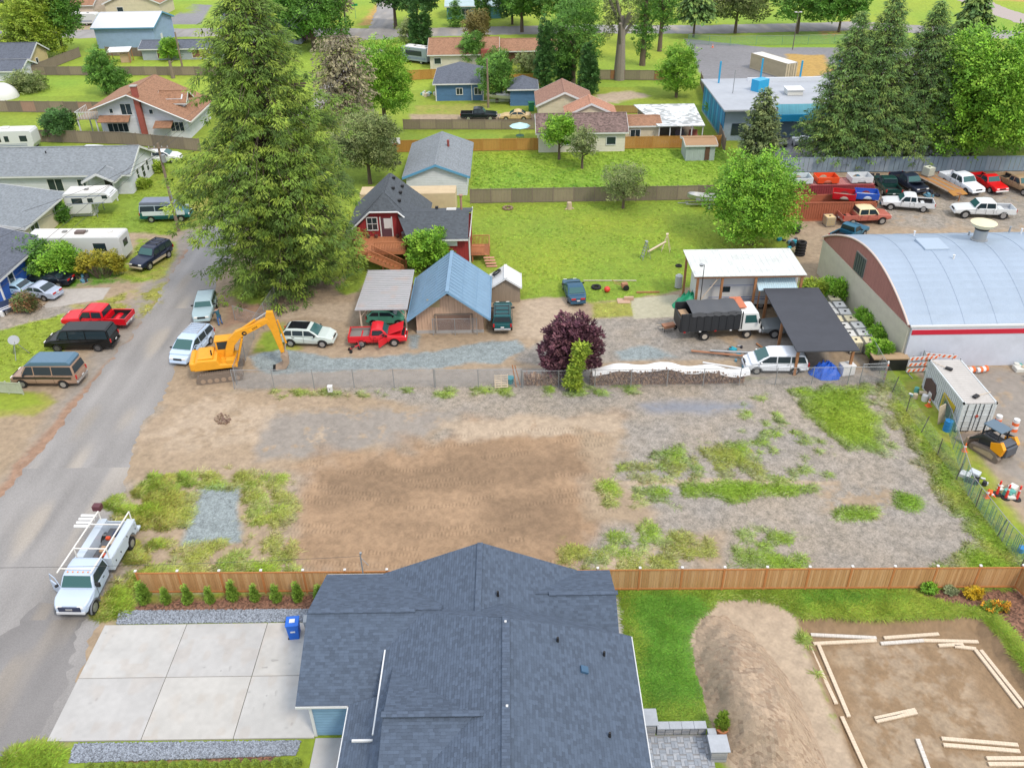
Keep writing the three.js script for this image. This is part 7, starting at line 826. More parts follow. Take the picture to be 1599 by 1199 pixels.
pileOf('junk_pile', 'pile of white and green buckets against the warehouse wall', 'junk', 41.6, -58.2, 22, 1.4, [[.6, .6, .56], [.1, .35, .3], [.5, .42, .3], [.65, .65, .65]]); pileOf('bag_pile', 'black and clear bags dumped by the fence', 'bags', ...[31.43,-45.06], 9, .9, [[.02, .02, .03], [.5, .55, .62], [.6, .62, .66], [.03, .03, .04]]); pileOf('scrap_pile', 'scrap metal and drums beside the yard tree', 'scrap', 29.4, -84.8, 16, 1.5, [[.1, .25, .35], [.03, .03, .04], [.3, .3, .32], [.02, .3, .4]]); pileOf('lumber_junk', 'tangled lumber scraps beside the dump truck', 'scrap', 19.4, -61.6, 18, 1.9, [[.36, .24, .17], [.5, .42, .34], [.3, .08, .05], [.5, .5, .48]]); pileOf('port_junk', 'red bins and tools under the black carport', 'junk', 23.6, -62.2, 9, .8, [[.45, .05, .05], [.4, .4, .38], [.6, .6, .58]]); pileOf('garage_junk', 'jumbled items behind the silver motor home', 'junk', -13.6, -147, 14, 1.4, [[.6, .55, .5], [.5, .15, .1], [.3, .3, .3]]); pileOf('truck_junk', 'dark parts heaped left of the flatbed', 'scrap', 50, -97.6, 6, .6, [[.1, .1, .12], [.2, .18, .16]]); pileOf('parts_heap', 'heap of rusty parts between the two containers and the pickups', 'scrap', 43.6, -95.2, 14, 1.2, [[.2, .12, .08], [.1, .1, .12], [.4, .38, .35]]); pileOf('pallet_heap', 'jumble of boards and tubs along the container fence', 'junk', 31.9, -55.6, 12, 1, [[.36, .26, .18], [.12, .12, .14], [.5, .12, .05], [.4, .4, .4]]); pileOf('hose_heap', 'hoses and black tubs beside the road delineators', 'junk', ...[33.06,-43.96], 8, .7, [[.04, .04, .05], [.12, .12, .14]]); pileOf('yard_scrap', 'scrap appliances at the back of the wrecking yard', 'scrap', 44.5, -104.2, 14, 1.4, [[.5, .35, .12], [.3, .3, .32], [.4, .2, .12]]); pileOf('tool_heap', 'tools and buckets beside the green tarp', 'junk', 17.7, -69.6, 10, .9, [[.4, .05, .05], [.1, .1, .1], [.35, .33, .3]]); pileOf('tote_junk', 'crates stacked at the end of the tote columns', 'crates', 28.2, -73.6, 8, .8, [[.4, .38, .35], [.16, .2, .24]]); pileOf('log_pile', 'rotting boards under the yellow dome shrub', 'scrap', ...[-43.81,-78.59], 8, 1, [[.2, .15, .11], [.26, .2, .15]]); pileOf('clod_heap', 'dark clods of soil on the lot entrance', 'soil heap', ...[-22.46,-53.7], 40, 1.6, [[.16, .1, .075], [.2, .135, .1], [.24, .17, .12]]).scale.set(.45, .4, .35);
{ const tarpPile = (name, label, x, z, R, H, col) => { const n = 30, p = [], F = (i, j) => { const a = i / n * 6.283, u = j / 7, r = R * u * (1 + .35 * (fb(i * .7 + (i === n ? -n * .7 : 0), 3 + R) - .5)); return [Math.cos(a) * r * 1.15, H * (1 - u * u) * (.35 + 1.2 * fb(Math.cos(a) * 3 + j * 1.3, Math.sin(a) * 3 + 7)) + .02, Math.sin(a) * r]; }; for (let i = 0; i < n; i++) for (let j = 0; j < 7; j++) { const a = F(i, j), b = F(i + 1, j), c = F(i + 1, j + 1), d = F(i, j + 1); p.push(a, b, c, a, c, d); } const m = solo(name, [tri(p)], M('tp' + name, col, .5), label, 'tarp'); m.position.set(x, 0, z); }; tarpPile('green_tarp', 'crumpled green tarp over a heap beside the trailer carport', ...[16.51,-70.86], 1.5, 1.3, [.01, .3, .15]); tarpPile('blue_tarp', 'bright blue tarp over boxes behind the white minivan', 25.3, -58.9, 1.1, 1.0, [.01, .1, .55]); }
const rusty = M('rusty', [.35, .17, .1], .85);
put('wheelbarrow', 'rusty wheelbarrow on the gravel lane', 'wheelbarrow', ...[13.65,-66.37], .3, [['tray', ext([[-.45, .35], [.4, .35], [.6, .65], [-.55, .65]], .6, { bevel: .03 }), rusty], ['wheel', cyl(.2, .2, .1, .75, .2, 0, 'z', 14), tyreM], ['handle', [bar([.7, .25, .1], [-1, .6, .28], .025), bar([.7, .25, -.1], [-1, .6, -.28], .025)], lumber], ['leg', [bar([-.4, .35, .2], [-.45, 0, .22], .025), bar([-.4, .35, -.2], [-.45, 0, -.22], .025)], blackM]]);
for (const [x, z, l, m, ry] of [[13.7, -81.4, 'aluminium stepladder holding one end of the plank', galvM, .3], [16.1, -83.2, 'wooden stepladder holding the other end of the plank', lumber, -.3]]) { const t = thing('stepladder', l, 'ladder', x, z, ry); for (const s of [-1, 1]) { mesh('rail', [bar([-.45, 0, s * .3], [0, 1.9, s * .18], .035)], m, t); mesh('rail', [bar([.45, 0, s * .3], [0, 1.9, s * .18], .03)], m, t); } for (let i = 1; i < 6; i++) mesh('rung', [bx(.12, .03, .56 - i * .03, -.45 + i * .078, i * .31, 0)], m, t); mesh('cap', [bx(.25, .05, .4, 0, 1.92, 0)], m, t); }
{ const a = [13.9, .75, -81.4], b = [16, 1.1, -83.1]; solo('scaffold_plank', [bar(a, b, .12, 4)], lumber, 'plank resting between two stepladders on the lawn', 'plank'); solo('fence_pole', [bar([6.9, .08, -76.4], [12.1, .08, -76.2], .05, 6)], grain('polew', [.6, .55, .45]), 'pale pole lying on the lawn beside the ball', 'pole'); }
put('play_ball', 'red play ball on the lawn near the pole', 'ball', ...[8.99,-73.99], 0, [['ball', (() => { const g = new THREE.SphereGeometry(.3, 16, 10); g.translate(0, .3, 0); return clean(g); })(), M('ballred', [.6, .05, .03], .5)], ['valve', cyl(.02, .02, .02, 0, .6, 0), blackM]]);
put('garden_tiller', 'rusty garden tiller at the lawn edge', 'tiller', ...[10.71,-74.47], .2, [['engine', rb(.6, .45, .45, .05, 0, .5, 0), rusty], ['tines', cyl(.3, .3, .7, .1, .28, 0, 'z', 8), blackM], ['handle', [bar([-.2, .5, .2], [-1.2, 1, .3], .03), bar([-.2, .5, -.2], [-1.2, 1, -.3], .03)], rusty]]);
put('propane_tank', 'upright grey gas tank by the trailer carport post', 'tank', ...[15.96,-74.7], 0, [['tank', [cyl(.35, .35, 1.2, 0, .68, 0, 'y', 16), cyl(.15, .35, .15, 0, 1.35, 0, 'y', 16)], M('tankg', [.42, .44, .44], .5)], ['foot', cyl(.3, .3, .1, 0, .05, 0, 'y', 12), blackM]]);
for (const [px, x, z, l] of [[0, 37, -117.3, 'flat grey truck lid in front of the service garage'], [1, 39.9, -116.9, 'pair of silver fuel tanks in front of the service garage'], [2, 43.1, -116.8, 'silver fuel tanks half hidden by the spruce']]) { const t = thing('fuel_tank', l, 'tank', x, z, .05); if (px === 0) { mesh('lid', [rb(2.1, .3, 1.8, .1, 0, .5, 0)], galvM, t); mesh('support', [bx(1.8, .35, 1.5, 0, .18, 0)], blackM, t); } else { for (const s of [-1, 1]) { mesh('barrel', [cyl(.45, .45, 2.4, 0, .75, s * .6, 'x', 16)], M('silvertank', [.5, .52, .54], .35, { metalness: .4 }), t); } mesh('saddle', [bx(.2, .4, 2, -.8, .2, 0), bx(.2, .4, 2, .8, .2, 0)], blackM, t); mesh('fitting', [rb(.7, .3, .5, .05, .2, 1.3, 0)], whiteM, t); } }
put('tree_stump', 'pale tree stump on the lawn near the back fence', 'stump', ...[6.66,-95.37], 0, [['stump', cyl(.28, .36, .8, 0, .4, 0, 'y', 12), grain('stumpm', [.5, .4, .28])], ['root', [bar([.2, .15, 0], [.55, .02, .1], .08), bar([-.2, .15, .1], [-.5, .02, .3], .08)], grain('stumpm', 0)]]);
{ const t = thing('fire_ring', 'brown stone fire ring on the lawn', 'fire ring', ...[-0.55,-95.68]); for (let i = 0; i < 9; i++) mesh('stone', [rb(.3, .25, .25, .07, Math.cos(i * .7) * .5, .12, Math.sin(i * .7) * .5)], grain('ringstone', [.25, .17, .12]), t); }
put('meter_box', 'small white utility box at the chain-link fence', 'utility box', ...[-14.82,-57.3], 0, [['box', rb(.36, .5, .3, .02, 0, .3, 0), whiteM], ['lid', rb(.4, .06, .34, .02, 0, .57, 0), whiteM], ['lock', bx(.08, .08, .03, 0, .35, .16), blackM]]);
put('patio_umbrella', 'pale blue patio umbrella with table on the strip of grass', 'umbrella', ...[1.22,-121.57], 0, [['canopy', cyl(.06, 1.5, .5, 0, 2.3, 0, 'y', 8), M('umb', [.42, .66, .7], .7)], ['pole', cyl(.03, .03, 2.5, 0, 1.25, 0), galvM], ['table', [cyl(.6, .6, .05, 0, .72, 0, 'y', 16), ...[0, 1, 2, 3].map(i => cyl(.03, .03, .72, Math.cos(i * 1.57) * .45, .36, Math.sin(i * 1.57) * .45))], greenM]]);
put('basketball_hoop', 'portable basketball hoop beside the grey-roofed garage', 'hoop', ...[-15.26,-112.2], .2, [['base', rb(1, .25, .8, .06, 0, .12, 0), blackM], ['pole', bar([0, .2, 0], [-.1, 3, .2], .06, 8), blackM], ['backboard', bx(1.3, .8, .05, -.1, 3.2, .35), whiteM], ['target', [bx(.45, .03, .02, -.1, 3.25, .385), bx(.45, .03, .02, -.1, 2.95, .385), bx(.03, .33, .02, -.32, 3.1, .385), bx(.03, .33, .02, .12, 3.1, .385)], blackM], ['rim', (() => { const g = new THREE.TorusGeometry(.22, .025, 6, 16); g.rotateX(Math.PI / 2); g.translate(-.1, 2.9, .62); return clean(g); })(), M('rimr', [.6, .06, .03], .5)]]);
{ const t = thing('satellite_dish', 'grey satellite dish on a tripod at the lawn corner', 'dish', ...[-42.85,-63.64], .6), g = new THREE.SphereGeometry(.8, 18, 6, 0, 6.3, 0, .6); g.scale(1, .5, 1); g.rotateX(Math.PI / 2 - .9); g.translate(0, 1.35, -.2); mesh('dish', [clean(g)], M('dishm', [.3, .32, .34], .5, { side: THREE.DoubleSide }), t); for (let i = 0; i < 3; i++) mesh('leg', [bar([0, 1.5, 0], [Math.cos(i * 2.1) * .8, 0, Math.sin(i * 2.1) * .8], .03)], galvM, t); mesh('arm', [bar([0, 1.4, .2], [0, 2, 1], .02)], galvM, t); }
{ const t = thing('pallet', 'pale wooden pallet leaning against the rolling gate', 'pallet', ...[-1.11,-57.48], .1); for (let i = 0; i < 6; i++) mesh('slat', [bx(1.1, .1, .02, 0, .12 + i * .19, .05)], lumber, t); for (const s of [-.5, 0, .5]) mesh('runner', [bx(.06, 1.15, .09, s, .58, 0)], lumber, t); t.rotation.x = -.25; const f = thing('wood_frame', 'orange-brown timber frame propped beside the pallet', 'timber', ...[0.08,-57.64], .9); mesh('beam', [bar([0, 0, 0], [.3, 1.7, -.6], .07, 4)], timber, f); mesh('beam', [bar([.4, 0, .1], [.5, 1.6, -.5], .06, 4)], timber, f); put('teal_tub', 'teal plastic tub beside the leaning pallet', 'tub', ...[-0.38,-58.22], 0, [['tub', cyl(.3, .24, .5, 0, .25, 0, 'y', 14), M('tealtub', [.02, .25, .3], .5)], ['rim', cyl(.33, .33, .05, 0, .5, 0, 'y', 14), M('tealtub', 0)]]); }
{ const t = thing('chicken_coop', 'small coop with white roof in the upper garden', 'coop', ...[-75.74,-174.7], .1); mesh('roof', [slab([-2.1, 2.1, 1.2], [2.1, 2.1, 1.2], [2.1, 2.5, -1.4], [-2.1, 2.5, -1.4], .08)], whiteM, t); for (const [x, z] of [[-1.9, 1], [1.9, 1], [-1.9, -1.2], [1.9, -1.2]]) mesh('post', [bx(.12, 2.2, .12, x, 1.1, z)], timber, t); mesh('wall', [bx(1.6, 1.6, 1.6, .8, .8, -.3)], grain('coopw', [.5, .36, .24]), t); put('shed_dome', 'white round tank at the fence end', 'tank', ...[-86.5,-149.75], 0, [['dome', (() => { const g = new THREE.SphereGeometry(2.4, 18, 8, 0, 6.3, 0, 1.57); return clean(g); })(), whiteM], ['rim', cyl(2.42, 2.42, .15, 0, .08, 0, 'y', 18), whiteM]]); put('dead_trunk', 'broken grey tree trunk behind the white house', 'stump', ...[-61.35,-161.24], 0, [['trunk', cyl(.25, .4, 3, 0, 1.5, 0, 'y', 8), barkLate()], ['snag', bar([0, 2.4, 0], [.7, 3.1, .2], .1), barkLate()]]); }
function barkLate() { return grain('barkgrey2', [.25, .2, .16], .95, .8, streakT); }
{ const t = thing('storage_drum', 'blue plastic drum beside the white container mural', 'drum', ...[31.82,-50.93]); mesh('drum', [cyl(.3, .3, .9, 0, .45, 0, 'y', 16)], M('bluedrum', [.02, .2, .5], .5), t); mesh('hoop', [cyl(.32, .32, .05, 0, .3, 0, 'y', 16), cyl(.32, .32, .05, 0, .62, 0, 'y', 16)], M('bluedrum', 0), t); const b = thing('blue_bucket', 'bright blue bucket under the sagging fence', 'bucket', ...[30.94,-38.33]); mesh('bucket', [cyl(.22, .17, .4, 0, .2, 0, 'y', 14)], M('bluebk', [.01, .25, .65], .5), b); mesh('handle', [(() => { const g = new THREE.TorusGeometry(.22, .015, 5, 12, 3.14); g.translate(0, .4, 0); return clean(g); })()], galvM, b); for (let i = 0; i < 4; i++) { const q = solo('leaning_board', [bx(.12, 2, .04)], lumber, `pale board leaning on the green screen fence, ${['first', 'second', 'third', 'fourth'][i]} from the blue drum`, 'board', 'boards on the screen fence'); q.position.set(31.75 - i * .16, .95, -51.8 + i * .1); q.rotation.set(.2, 0, .25); } }
{ const t = thing('planter_box', 'long black planter fence with timber top beside the totes', 'planter', 30.6, -59.6, 0); mesh('box', [bx(2.8, 1.1, .8, 0, .55, 0)], blackM, t); mesh('ledge', [bx(2.9, .1, 1, 0, 1.15, 0)], grain('ledge', [.4, .28, .17]), t); const p = thing('leaning_post', 'red striped marker post at the fence corner', 'post', 29.6, -57.6, 0); mesh('shaft', [bx(.12, 1.9, .12, 0, .95, 0)], whiteM, p); for (let i = 0; i < 4; i++) mesh('stripe', [bx(.13, .2, .13, 0, .3 + i * .42, 0)], M('orange', 0), p); }
{ for (const [l, a, b, c] of [['long white beam angled across the lumber scraps', [15.6, .3, -60.4], [18.4, .6, -58.9], whiteM], ['rusty beam lying beside the dump truck wheels', [15, .25, -62.4], [20.5, .35, -61], rusty], ['grey pipe resting on the lumber scraps', [16.5, .5, -62], [21.5, .5, -61.3], galvM], ['brown plank in front of the grey pickup', [20.9, .1, -63.7], [21.9, .1, -61.4], timber]]) solo('loose_beam', [bar(a, b, .1, 5)], c, l, 'beam', 'beams beside the dump truck'); const t = thing('cardboard_sheet', 'flat cardboard sheets at the edge of the sand pad', 'cardboard', ...[10.38,-72.09]); mesh('sheet', [bx(1.2, .05, 1, 0, .03, 0)], grain('cardb2', [.5, .34, .24]), t); mesh('sheet', [bx(.9, .3, .3, .5, .18, -.2)], grain('cardb2', 0), t); solo('pad_edge_board', [bx(2.2, .14, .12, 0, .07, 0).translate(12.9, 0, -73.7)], timber, 'timber edge board at the back of the sand pad', 'board'); const w = thing('white_chest', 'white freezer chest behind the blue tarp', 'chest', 27, -58.9, .2); mesh('chest', [rb(1.1, .8, .8, .05, 0, .4, 0)], whiteM, w); mesh('lid', [rb(1.14, .1, .84, .03, 0, .86, 0)], whiteM, w); }
{ const t = thing('lounge_bench', 'dark and white striped bench on the blue cottage porch', 'bench', ...[-47.46,-71.92], .9, undefined, .1); for (let i = 0; i < 5; i++) mesh('slat', [bx(1.9, .06, .16, 0, .45, -.4 + i * .19)], i % 2 ? whiteM : M('benchnavy', [.03, .05, .12], .6), t); for (const s of [-.8, .8]) mesh('leg', [bx(.08, .45, .8, s, .22, 0)], blackM, t); mesh('back', [bx(1.9, .5, .06, 0, .75, -.48)], M('benchnavy', 0), t); const r = thing('trike', 'small red tricycle beside the old red pickup', 'tricycle', ...[-13.8,-63.64], .4); mesh('frame', [bar([-.4, .3, 0], [.4, .5, 0], .05), bar([.4, .5, 0], [.45, .2, 0], .04), bar([.35, .75, -.2], [.35, .75, .2], .03), bar([.4, .5, 0], [.35, .75, 0], .03)], M('trikered', [.55, .02, .04], .5), r); for (const [x, z, q] of [[.45, 0, .2], [-.4, .25, .15], [-.4, -.25, .15]]) mesh('wheel', [cyl(q, q, .06, x, q, z, 'z', 12)], tyreM, r); mesh('seat', [rb(.3, .08, .25, .03, -.15, .45, 0)], blackM, r); }
for (const [x, l] of [[-15, 'flower pot at the window end of the upper deck'], [-14.2, 'flower pot below the white deck window'], [-12, 'dark flower pot right of the deck door'], [-11.4, 'flower pot near the deck corner']]) { const t = thing('flower_pot', l, 'pot', x, -83.1, 0, undefined, 2.04); mesh('pot', [cyl(.18, .13, .3, 0, .15, 0, 'y', 12)], M('potd', [.12, .06, .05], .7), t); mesh('rim', [cyl(.2, .2, .04, 0, .3, 0, 'y', 12)], M('potd', 0), t); }
put('trash_can', 'grey trash can on the upper deck corner', 'bin', -11.2, -82.4, 0, [['can', cyl(.28, .24, .8, 0, .4, 0, 'y', 14), M('tcan', [.12, .12, .14], .6)], ['lid', cyl(.3, .3, .06, 0, .83, 0, 'y', 14), galvM]], undefined, 2.04);

// ---------------------------------------------------------------- plants
const leafM = new THREE.MeshStandardMaterial({ vertexColors: true, roughness: .75, side: THREE.DoubleSide });
const barkM = grain('bark', [.16, .12, .09], .95, .8, streakT), barkG = grain('barkgrey', [.26, .23, .2], .95, .8, streakT);
class Leaves { constructor() { this.p = new Float32Array(18 * 4096); this.c = new Float32Array(18 * 4096); this.n = 0; }
  grow() { for (const k of ['p', 'c']) { const a = new Float32Array(this[k].length * 2); a.set(this[k]); this[k] = a; } }
  quad(x, y, z, dir, nrm, l, w, col) { // a leaf spray: kite of two triangles, folded a little along its spine
    const ux = dir[0], uy = dir[1], uz = dir[2], sx = uy * nrm[2] - uz * nrm[1], sy = uz * nrm[0] - ux * nrm[2], sz = ux * nrm[1] - uy * nrm[0], m = Math.hypot(sx, sy, sz) || 1, a = w / 2 / m, f = -.15 * l;
    const A = [x, y, z], T = [x + ux * l, y + uy * l, z + uz * l], L = [x + ux * l * .45 + sx * a + nrm[0] * f, y + uy * l * .45 + sy * a + nrm[1] * f, z + uz * l * .45 + sz * a + nrm[2] * f], R = [x + ux * l * .45 - sx * a + nrm[0] * f, y + uy * l * .45 - sy * a + nrm[1] * f, z + uz * l * .45 - sz * a + nrm[2] * f];
    let k = this.n * 18; if (k + 18 > this.p.length) this.grow(); const P = this.p, C = this.c; for (const v of [A, L, T, A, T, R]) { P[k] = v[0]; P[k + 1] = v[1]; P[k + 2] = v[2]; C[k] = col[0]; C[k + 1] = col[1]; C[k + 2] = col[2]; k += 3; } this.n++; }
  geo() { const g = new THREE.BufferGeometry(); g.setAttribute('position', new THREE.BufferAttribute(this.p.slice(0, this.n * 18), 3)); g.setAttribute('color', new THREE.BufferAttribute(this.c.slice(0, this.n * 18), 3)); g.computeVertexNormals(); return g; } }
const uvec = () => { const z = rr(-1, 1), a = rr(0, 6.283), r = Math.sqrt(1 - z * z); return [r * Math.cos(a), z, r * Math.sin(a)]; };
const nrmz = v => { const m = Math.hypot(...v) || 1; return v.map(q => q / m); };
function crown(blobs, o) { // blobs [x,y,z,rx,ry,rz]; leaf sprays gathered in clumps spread through the crown's volume
  const L = new Leaves(), tot = blobs.reduce((s, b) => s + b[3] * b[4] + b[4] * b[5] + b[3] * b[5], 0);
  for (const b of blobs) { const n = Math.round(o.clumps * (b[3] * b[4] + b[4] * b[5] + b[3] * b[5]) / tot);
    for (let i = 0; i < n; i++) { const d = uvec(), r = o.hollow ? Math.pow(rnd(), .25) : Math.pow(rnd(), .38), lump = .8 + .4 * fb(d[0] * 2 + 9 + b[0], d[1] * 2 + d[2] * 3 + 5), c = [b[0] + d[0] * b[3] * r * lump, b[1] + d[1] * b[4] * r * lump, b[2] + d[2] * b[5] * r * lump]; if (c[1] < (o.floor ?? .1)) continue;
      const tone = rr(.72, 1.28), mix = rnd(), base = o.cols[Math.floor(rnd() * o.cols.length)], cs = o.cs;
      for (let k = 0; k < o.per; k++) { const e = uvec(), q = [c[0] + e[0] * cs * rnd(), c[1] + e[1] * cs * .7 * rnd(), c[2] + e[2] * cs * rnd()], dir = nrmz([d[0] * .6 + e[0], d[1] * .3 + e[1] * .6 + (o.up ?? 0), d[2] * .6 + e[2]]), nr = nrmz([e[2] + d[0] * .5, .9 + d[1], -e[0] + d[2] * .5]), t = tone * rr(.8, 1.2); L.quad(...q, dir, nr, o.size * rr(.7, 1.35), o.size * rr(.5, .8) * (o.thin ?? 1), base.map(v => v * t)); } } }
  return L.geo(); }
const leafMesh = (name, g, par) => { const m = new THREE.Mesh(g, leafM); m.name = name; m.castShadow = m.receiveShadow = true; par.add(m); return m; };
function limbs(par, h, r, n, reach, mat = barkM, lean = 0) { const g = []; const c = [[0, 0, 0], [lean * .3, h * .3, 0], [lean, h * .62, 0]]; for (let i = 0; i < 2; i++) { const a = c[i], b = c[i + 1], G5 = new THREE.CylinderGeometry(r * (i ? .5 : .78), r * (i ? .78 : 1.1), Math.hypot(b[0] - a[0], b[1] - a[1]), 8); G5.translate((a[0] + b[0]) / 2, (a[1] + b[1]) / 2, 0); g.push(clean(G5)); } const tr = mesh('trunk', g, mat, par); const q = []; for (let i = 0; i < n; i++) { const y = h * rr(.28, .6), a = i * 2.4, e = reach * rr(.5, .9); q.push(bar([lean * y / h, y, 0], [Math.cos(a) * e, y + h * rr(.1, .3), Math.sin(a) * e], r * .28, 5)); } mesh('limb', q, mat, tr); }
function blobsFor(h, r, y0, n, flat = 1) { const b = [[0, (h + y0) / 2, 0, r * .72, (h - y0) / 2 * .95, r * .72]]; for (let i = 0; i < n; i++) { const a = i * 2.4 + rr(-.3, .3), u = (i + .5) / n, y = y0 + (h - y0) * (.18 + .62 * u), e = r * .58 * (1 - .5 * Math.abs(u - .35)); b.push([Math.cos(a) * e, y, Math.sin(a) * e, r * rr(.36, .5), r * rr(.3, .42) * flat, r * rr(.36, .5)]); } return b; }
const GREENS = { bright: [[.19, .4, .025], [.24, .43, .035], [.14, .32, .025]], mid: [[.11, .27, .035], [.14, .3, .04], [.09, .22, .035]], dark: [[.065, .17, .04], [.08, .2, .04], [.055, .14, .035]], olive: [[.2, .26, .08], [.15, .21, .07], [.24, .28, .11]], yellow: [[.32, .42, .04], [.25, .37, .04]], purple: [[.11, .04, .065], [.15, .055, .08], [.08, .03, .045], [.2, .09, .11]], fir: [[.16, .265, .03], [.115, .2, .026], [.22, .31, .036], [.075, .14, .02]], spruce: [[.11, .21, .05], [.15, .265, .06], [.08, .16, .045], [.19, .28, .06]], pine: [[.14, .2, .07], [.18, .23, .08], [.11, .16, .055]], dead: [[.25, .23, .13], [.19, .17, .11], [.3, .27, .16]] };
function leafy(name, label, x, z, h, r, kind, o = {}) { const t = thing(name, label, o.cat || 'tree', x, z, o.ry || 0, o.group); if (o.trunk !== 0) limbs(t, h * .8, o.tr || h * .022 + .05, o.limbs || 7, r * .8, o.bark || barkM, o.lean || 0); const y0 = o.y0 ?? h * .22; leafMesh(o.shrub ? 'foliage' : 'crown', crown(o.blobs || blobsFor(h, r, y0, o.n || 9), { clumps: o.clumps || Math.round(60 + r * r * 34), per: o.per || 20, cs: o.cs || .35 + r * .06, size: o.size || .25, cols: GREENS[kind] || kind, up: o.up ?? .1, floor: o.floor, thin: o.thin, hollow: o.hollow }), t); return t; }
function conifer(name, label, x, z, h, r, kind, o = {}) { const t = thing(name, label, 'tree', x, z, 0, o.group), g = new THREE.CylinderGeometry(.05, o.tr || h * .017, h, 10); g.translate(0, h / 2, 0); mesh('trunk', [clean(g)], barkM, t);
  const L = new Leaves(), B = [], y0 = o.y0 ?? h * .09, rows = o.rows || Math.round(h * 2.1), cols = GREENS[kind];
  for (let i = 0; i < rows; i++) { const u = i / (rows - 1), y = y0 + (h - y0) * Math.pow(u, .92), R = r * (o.shape ? o.shape(u) : (u < .12 ? .75 + 2 * u : Math.pow(1 - u, .72))) + .25, nb = Math.max(4, Math.round(5 + R * 1.5)), a0 = rr(0, 6);
    for (let b = 0; b < nb; b++) { if (rnd() < (o.sparse || .06)) continue; const a = a0 + b / nb * 6.283 + rr(-.2, .2), ca = Math.cos(a), sa = Math.sin(a), len = R * rr(.72, 1.14) * (o.wild ? .62 + .72 * vn(a * 1.3 + 20, u * 11) : 1), droop = (o.droop ?? .28) * rr(.6, 1.4), rise = (o.rise ?? .12), tone = rr(.75, 1.25), base = pick(cols), n = Math.max(5, Math.round(len * (o.dens || 4.2)));
      const P = s => [ca * len * s, y + len * (rise * s - droop * s * s), sa * len * s]; if (o.showLimb !== 0 && len > 1.2) B.push(bar(P(0), P(.5), .03 + len * .006, 4), bar(P(.5), P(.92), .02, 3));
      if (o.clump) { const nc = Math.max(2, Math.round(len * o.clump)); for (let k = 0; k < nc; k++) { const s = .25 + .75 * (k + rnd()) / nc, p = P(s), wd = (o.fan ?? .3) * len * (1.05 - s * .7), q = rr(-1, 1) * wd, cx = p[0] - sa * q, cy = p[1] - Math.abs(q) * .15, cz = p[2] + ca * q, tn_ = rr(.7, 1.3), bc = rnd() < .6 ? base : pick(cols), cr = (o.cr || .6) * rr(.7, 1.2);
          for (let m = 0; m < (o.per || 12); m++) { const e = uvec(), tt = tn_ * rr(.8, 1.2), sz = (o.size || .4) * rr(.6, 1.3); L.quad(cx + e[0] * cr * rnd(), cy + e[1] * cr * .55 * rnd() - .1, cz + e[2] * cr * rnd(), nrmz([ca * .5 + e[0] * .7, -.55 + e[1] * .5, sa * .5 + e[2] * .7]), nrmz([e[0] * .6 + ca * .4, 1, e[2] * .6 + sa * .4]), sz, sz * rr(.35, .6) * (o.thin ?? 1), bc.map(v => v * tt)); } } continue; }
      for (let k = 0; k < n; k++) { const s = .18 + .82 * (k + rnd()) / n, p = P(s), wd = (o.fan ?? .34) * len * (1.1 - s * .75), q = rr(-1, 1) * wd, px = p[0] - sa * q, pz = p[2] + ca * q, dirv = nrmz([ca * .7 - sa * q / (wd + .1) * .9 + rr(-.3, .3), -.25 - .5 * s * droop * 2 + rr(-.3, .15), sa * .7 + ca * q / (wd + .1) * .9 + rr(-.3, .3)]), sz = (o.size || .55) * rr(.6, 1.3); for (let m = 0; m < (o.layers || 2); m++) { const tt = tone * rr(.75, 1.25); L.quad(px + rr(-.15, .15), p[1] - Math.abs(q) * .12 + rr(-.22, .12), pz + rr(-.15, .15), nrmz([dirv[0] + rr(-.4, .4), dirv[1] + rr(-.5, .25), dirv[2] + rr(-.4, .4)]), nrmz([rr(-.5, .5), 1, rr(-.5, .5)]), sz, sz * rr(.35, .6), base.map(v => v * tt)); } } } }
  if (B.length) mesh('branch', B, barkM, t); leafMesh('crown', L.geo(), t); return t; }
// the great fir beside the street
conifer('great_fir', 'huge yellow-green fir tree with drooping boughs beside the street', ...[-21.73,-75.57], 28.5, 8.3, 'fir', { y0: 1.2, rows: 46, droop: .5, rise: .22, clump: 1.3, per: 32, cr: .7, size: .36, thin: .6, fan: .34, sparse: .14, wild: 1, tr: .62, shape: u => u < .34 ? (.55 + 1.2 * u) : .97 * Math.pow((1 - u) / .66, .62) });
conifer('bare_conifer', 'sparse greyish dying conifer behind the great fir', ...[-21.46,-113.54], 16, 4.2, 'dead', { y0: 3, dens: 3, layers: 3, size: .42, sparse: .25, droop: .2, rise: .1, fan: .45, shape: u => .55 + .5 * Math.sin(u * 2.6) * (1 - u * .5) });
conifer('spruce_tree', 'tall dark spruce at the service garage, outermost of the row', ...[42.27,-109.95], 18.5, 5.6, 'spruce', { clump: 1.3, per: 19, cr: .55, size: .37, thin: .65, fan: .3, group: 'spruces behind the wrecking yard', y0: 2, droop: .3 });
conifer('spruce_tree', 'tall dark spruce in the middle of the row behind the metal fence', ...[45.9,-109.77], 21, 5.8, 'spruce', { clump: 1.3, per: 19, cr: .55, size: .37, thin: .65, fan: .3, group: 'spruces behind the wrecking yard', y0: 2.5, droop: .3 });
conifer('spruce_tree', 'tall dark spruce next to the broad leafy tree', ...[51.52,-110.01], 19.5, 6.2, 'spruce', { clump: 1.3, per: 19, cr: .55, size: .37, thin: .65, fan: .3, group: 'spruces behind the wrecking yard', y0: 2.5, droop: .3 });
conifer('young_pine', 'mid-sized pine in front of the blue service garage', ...[32.18,-109.93], 9.6, 2.9, 'pine', { dens: 7, layers: 4, size: .45, droop: -.15, rise: .35, y0: .6 });
conifer('back_spruce', 'dark spruce standing behind the spruce row', 62, -122, 20, 5.4, 'spruce', { dens: 5, layers: 3, size: .7 });
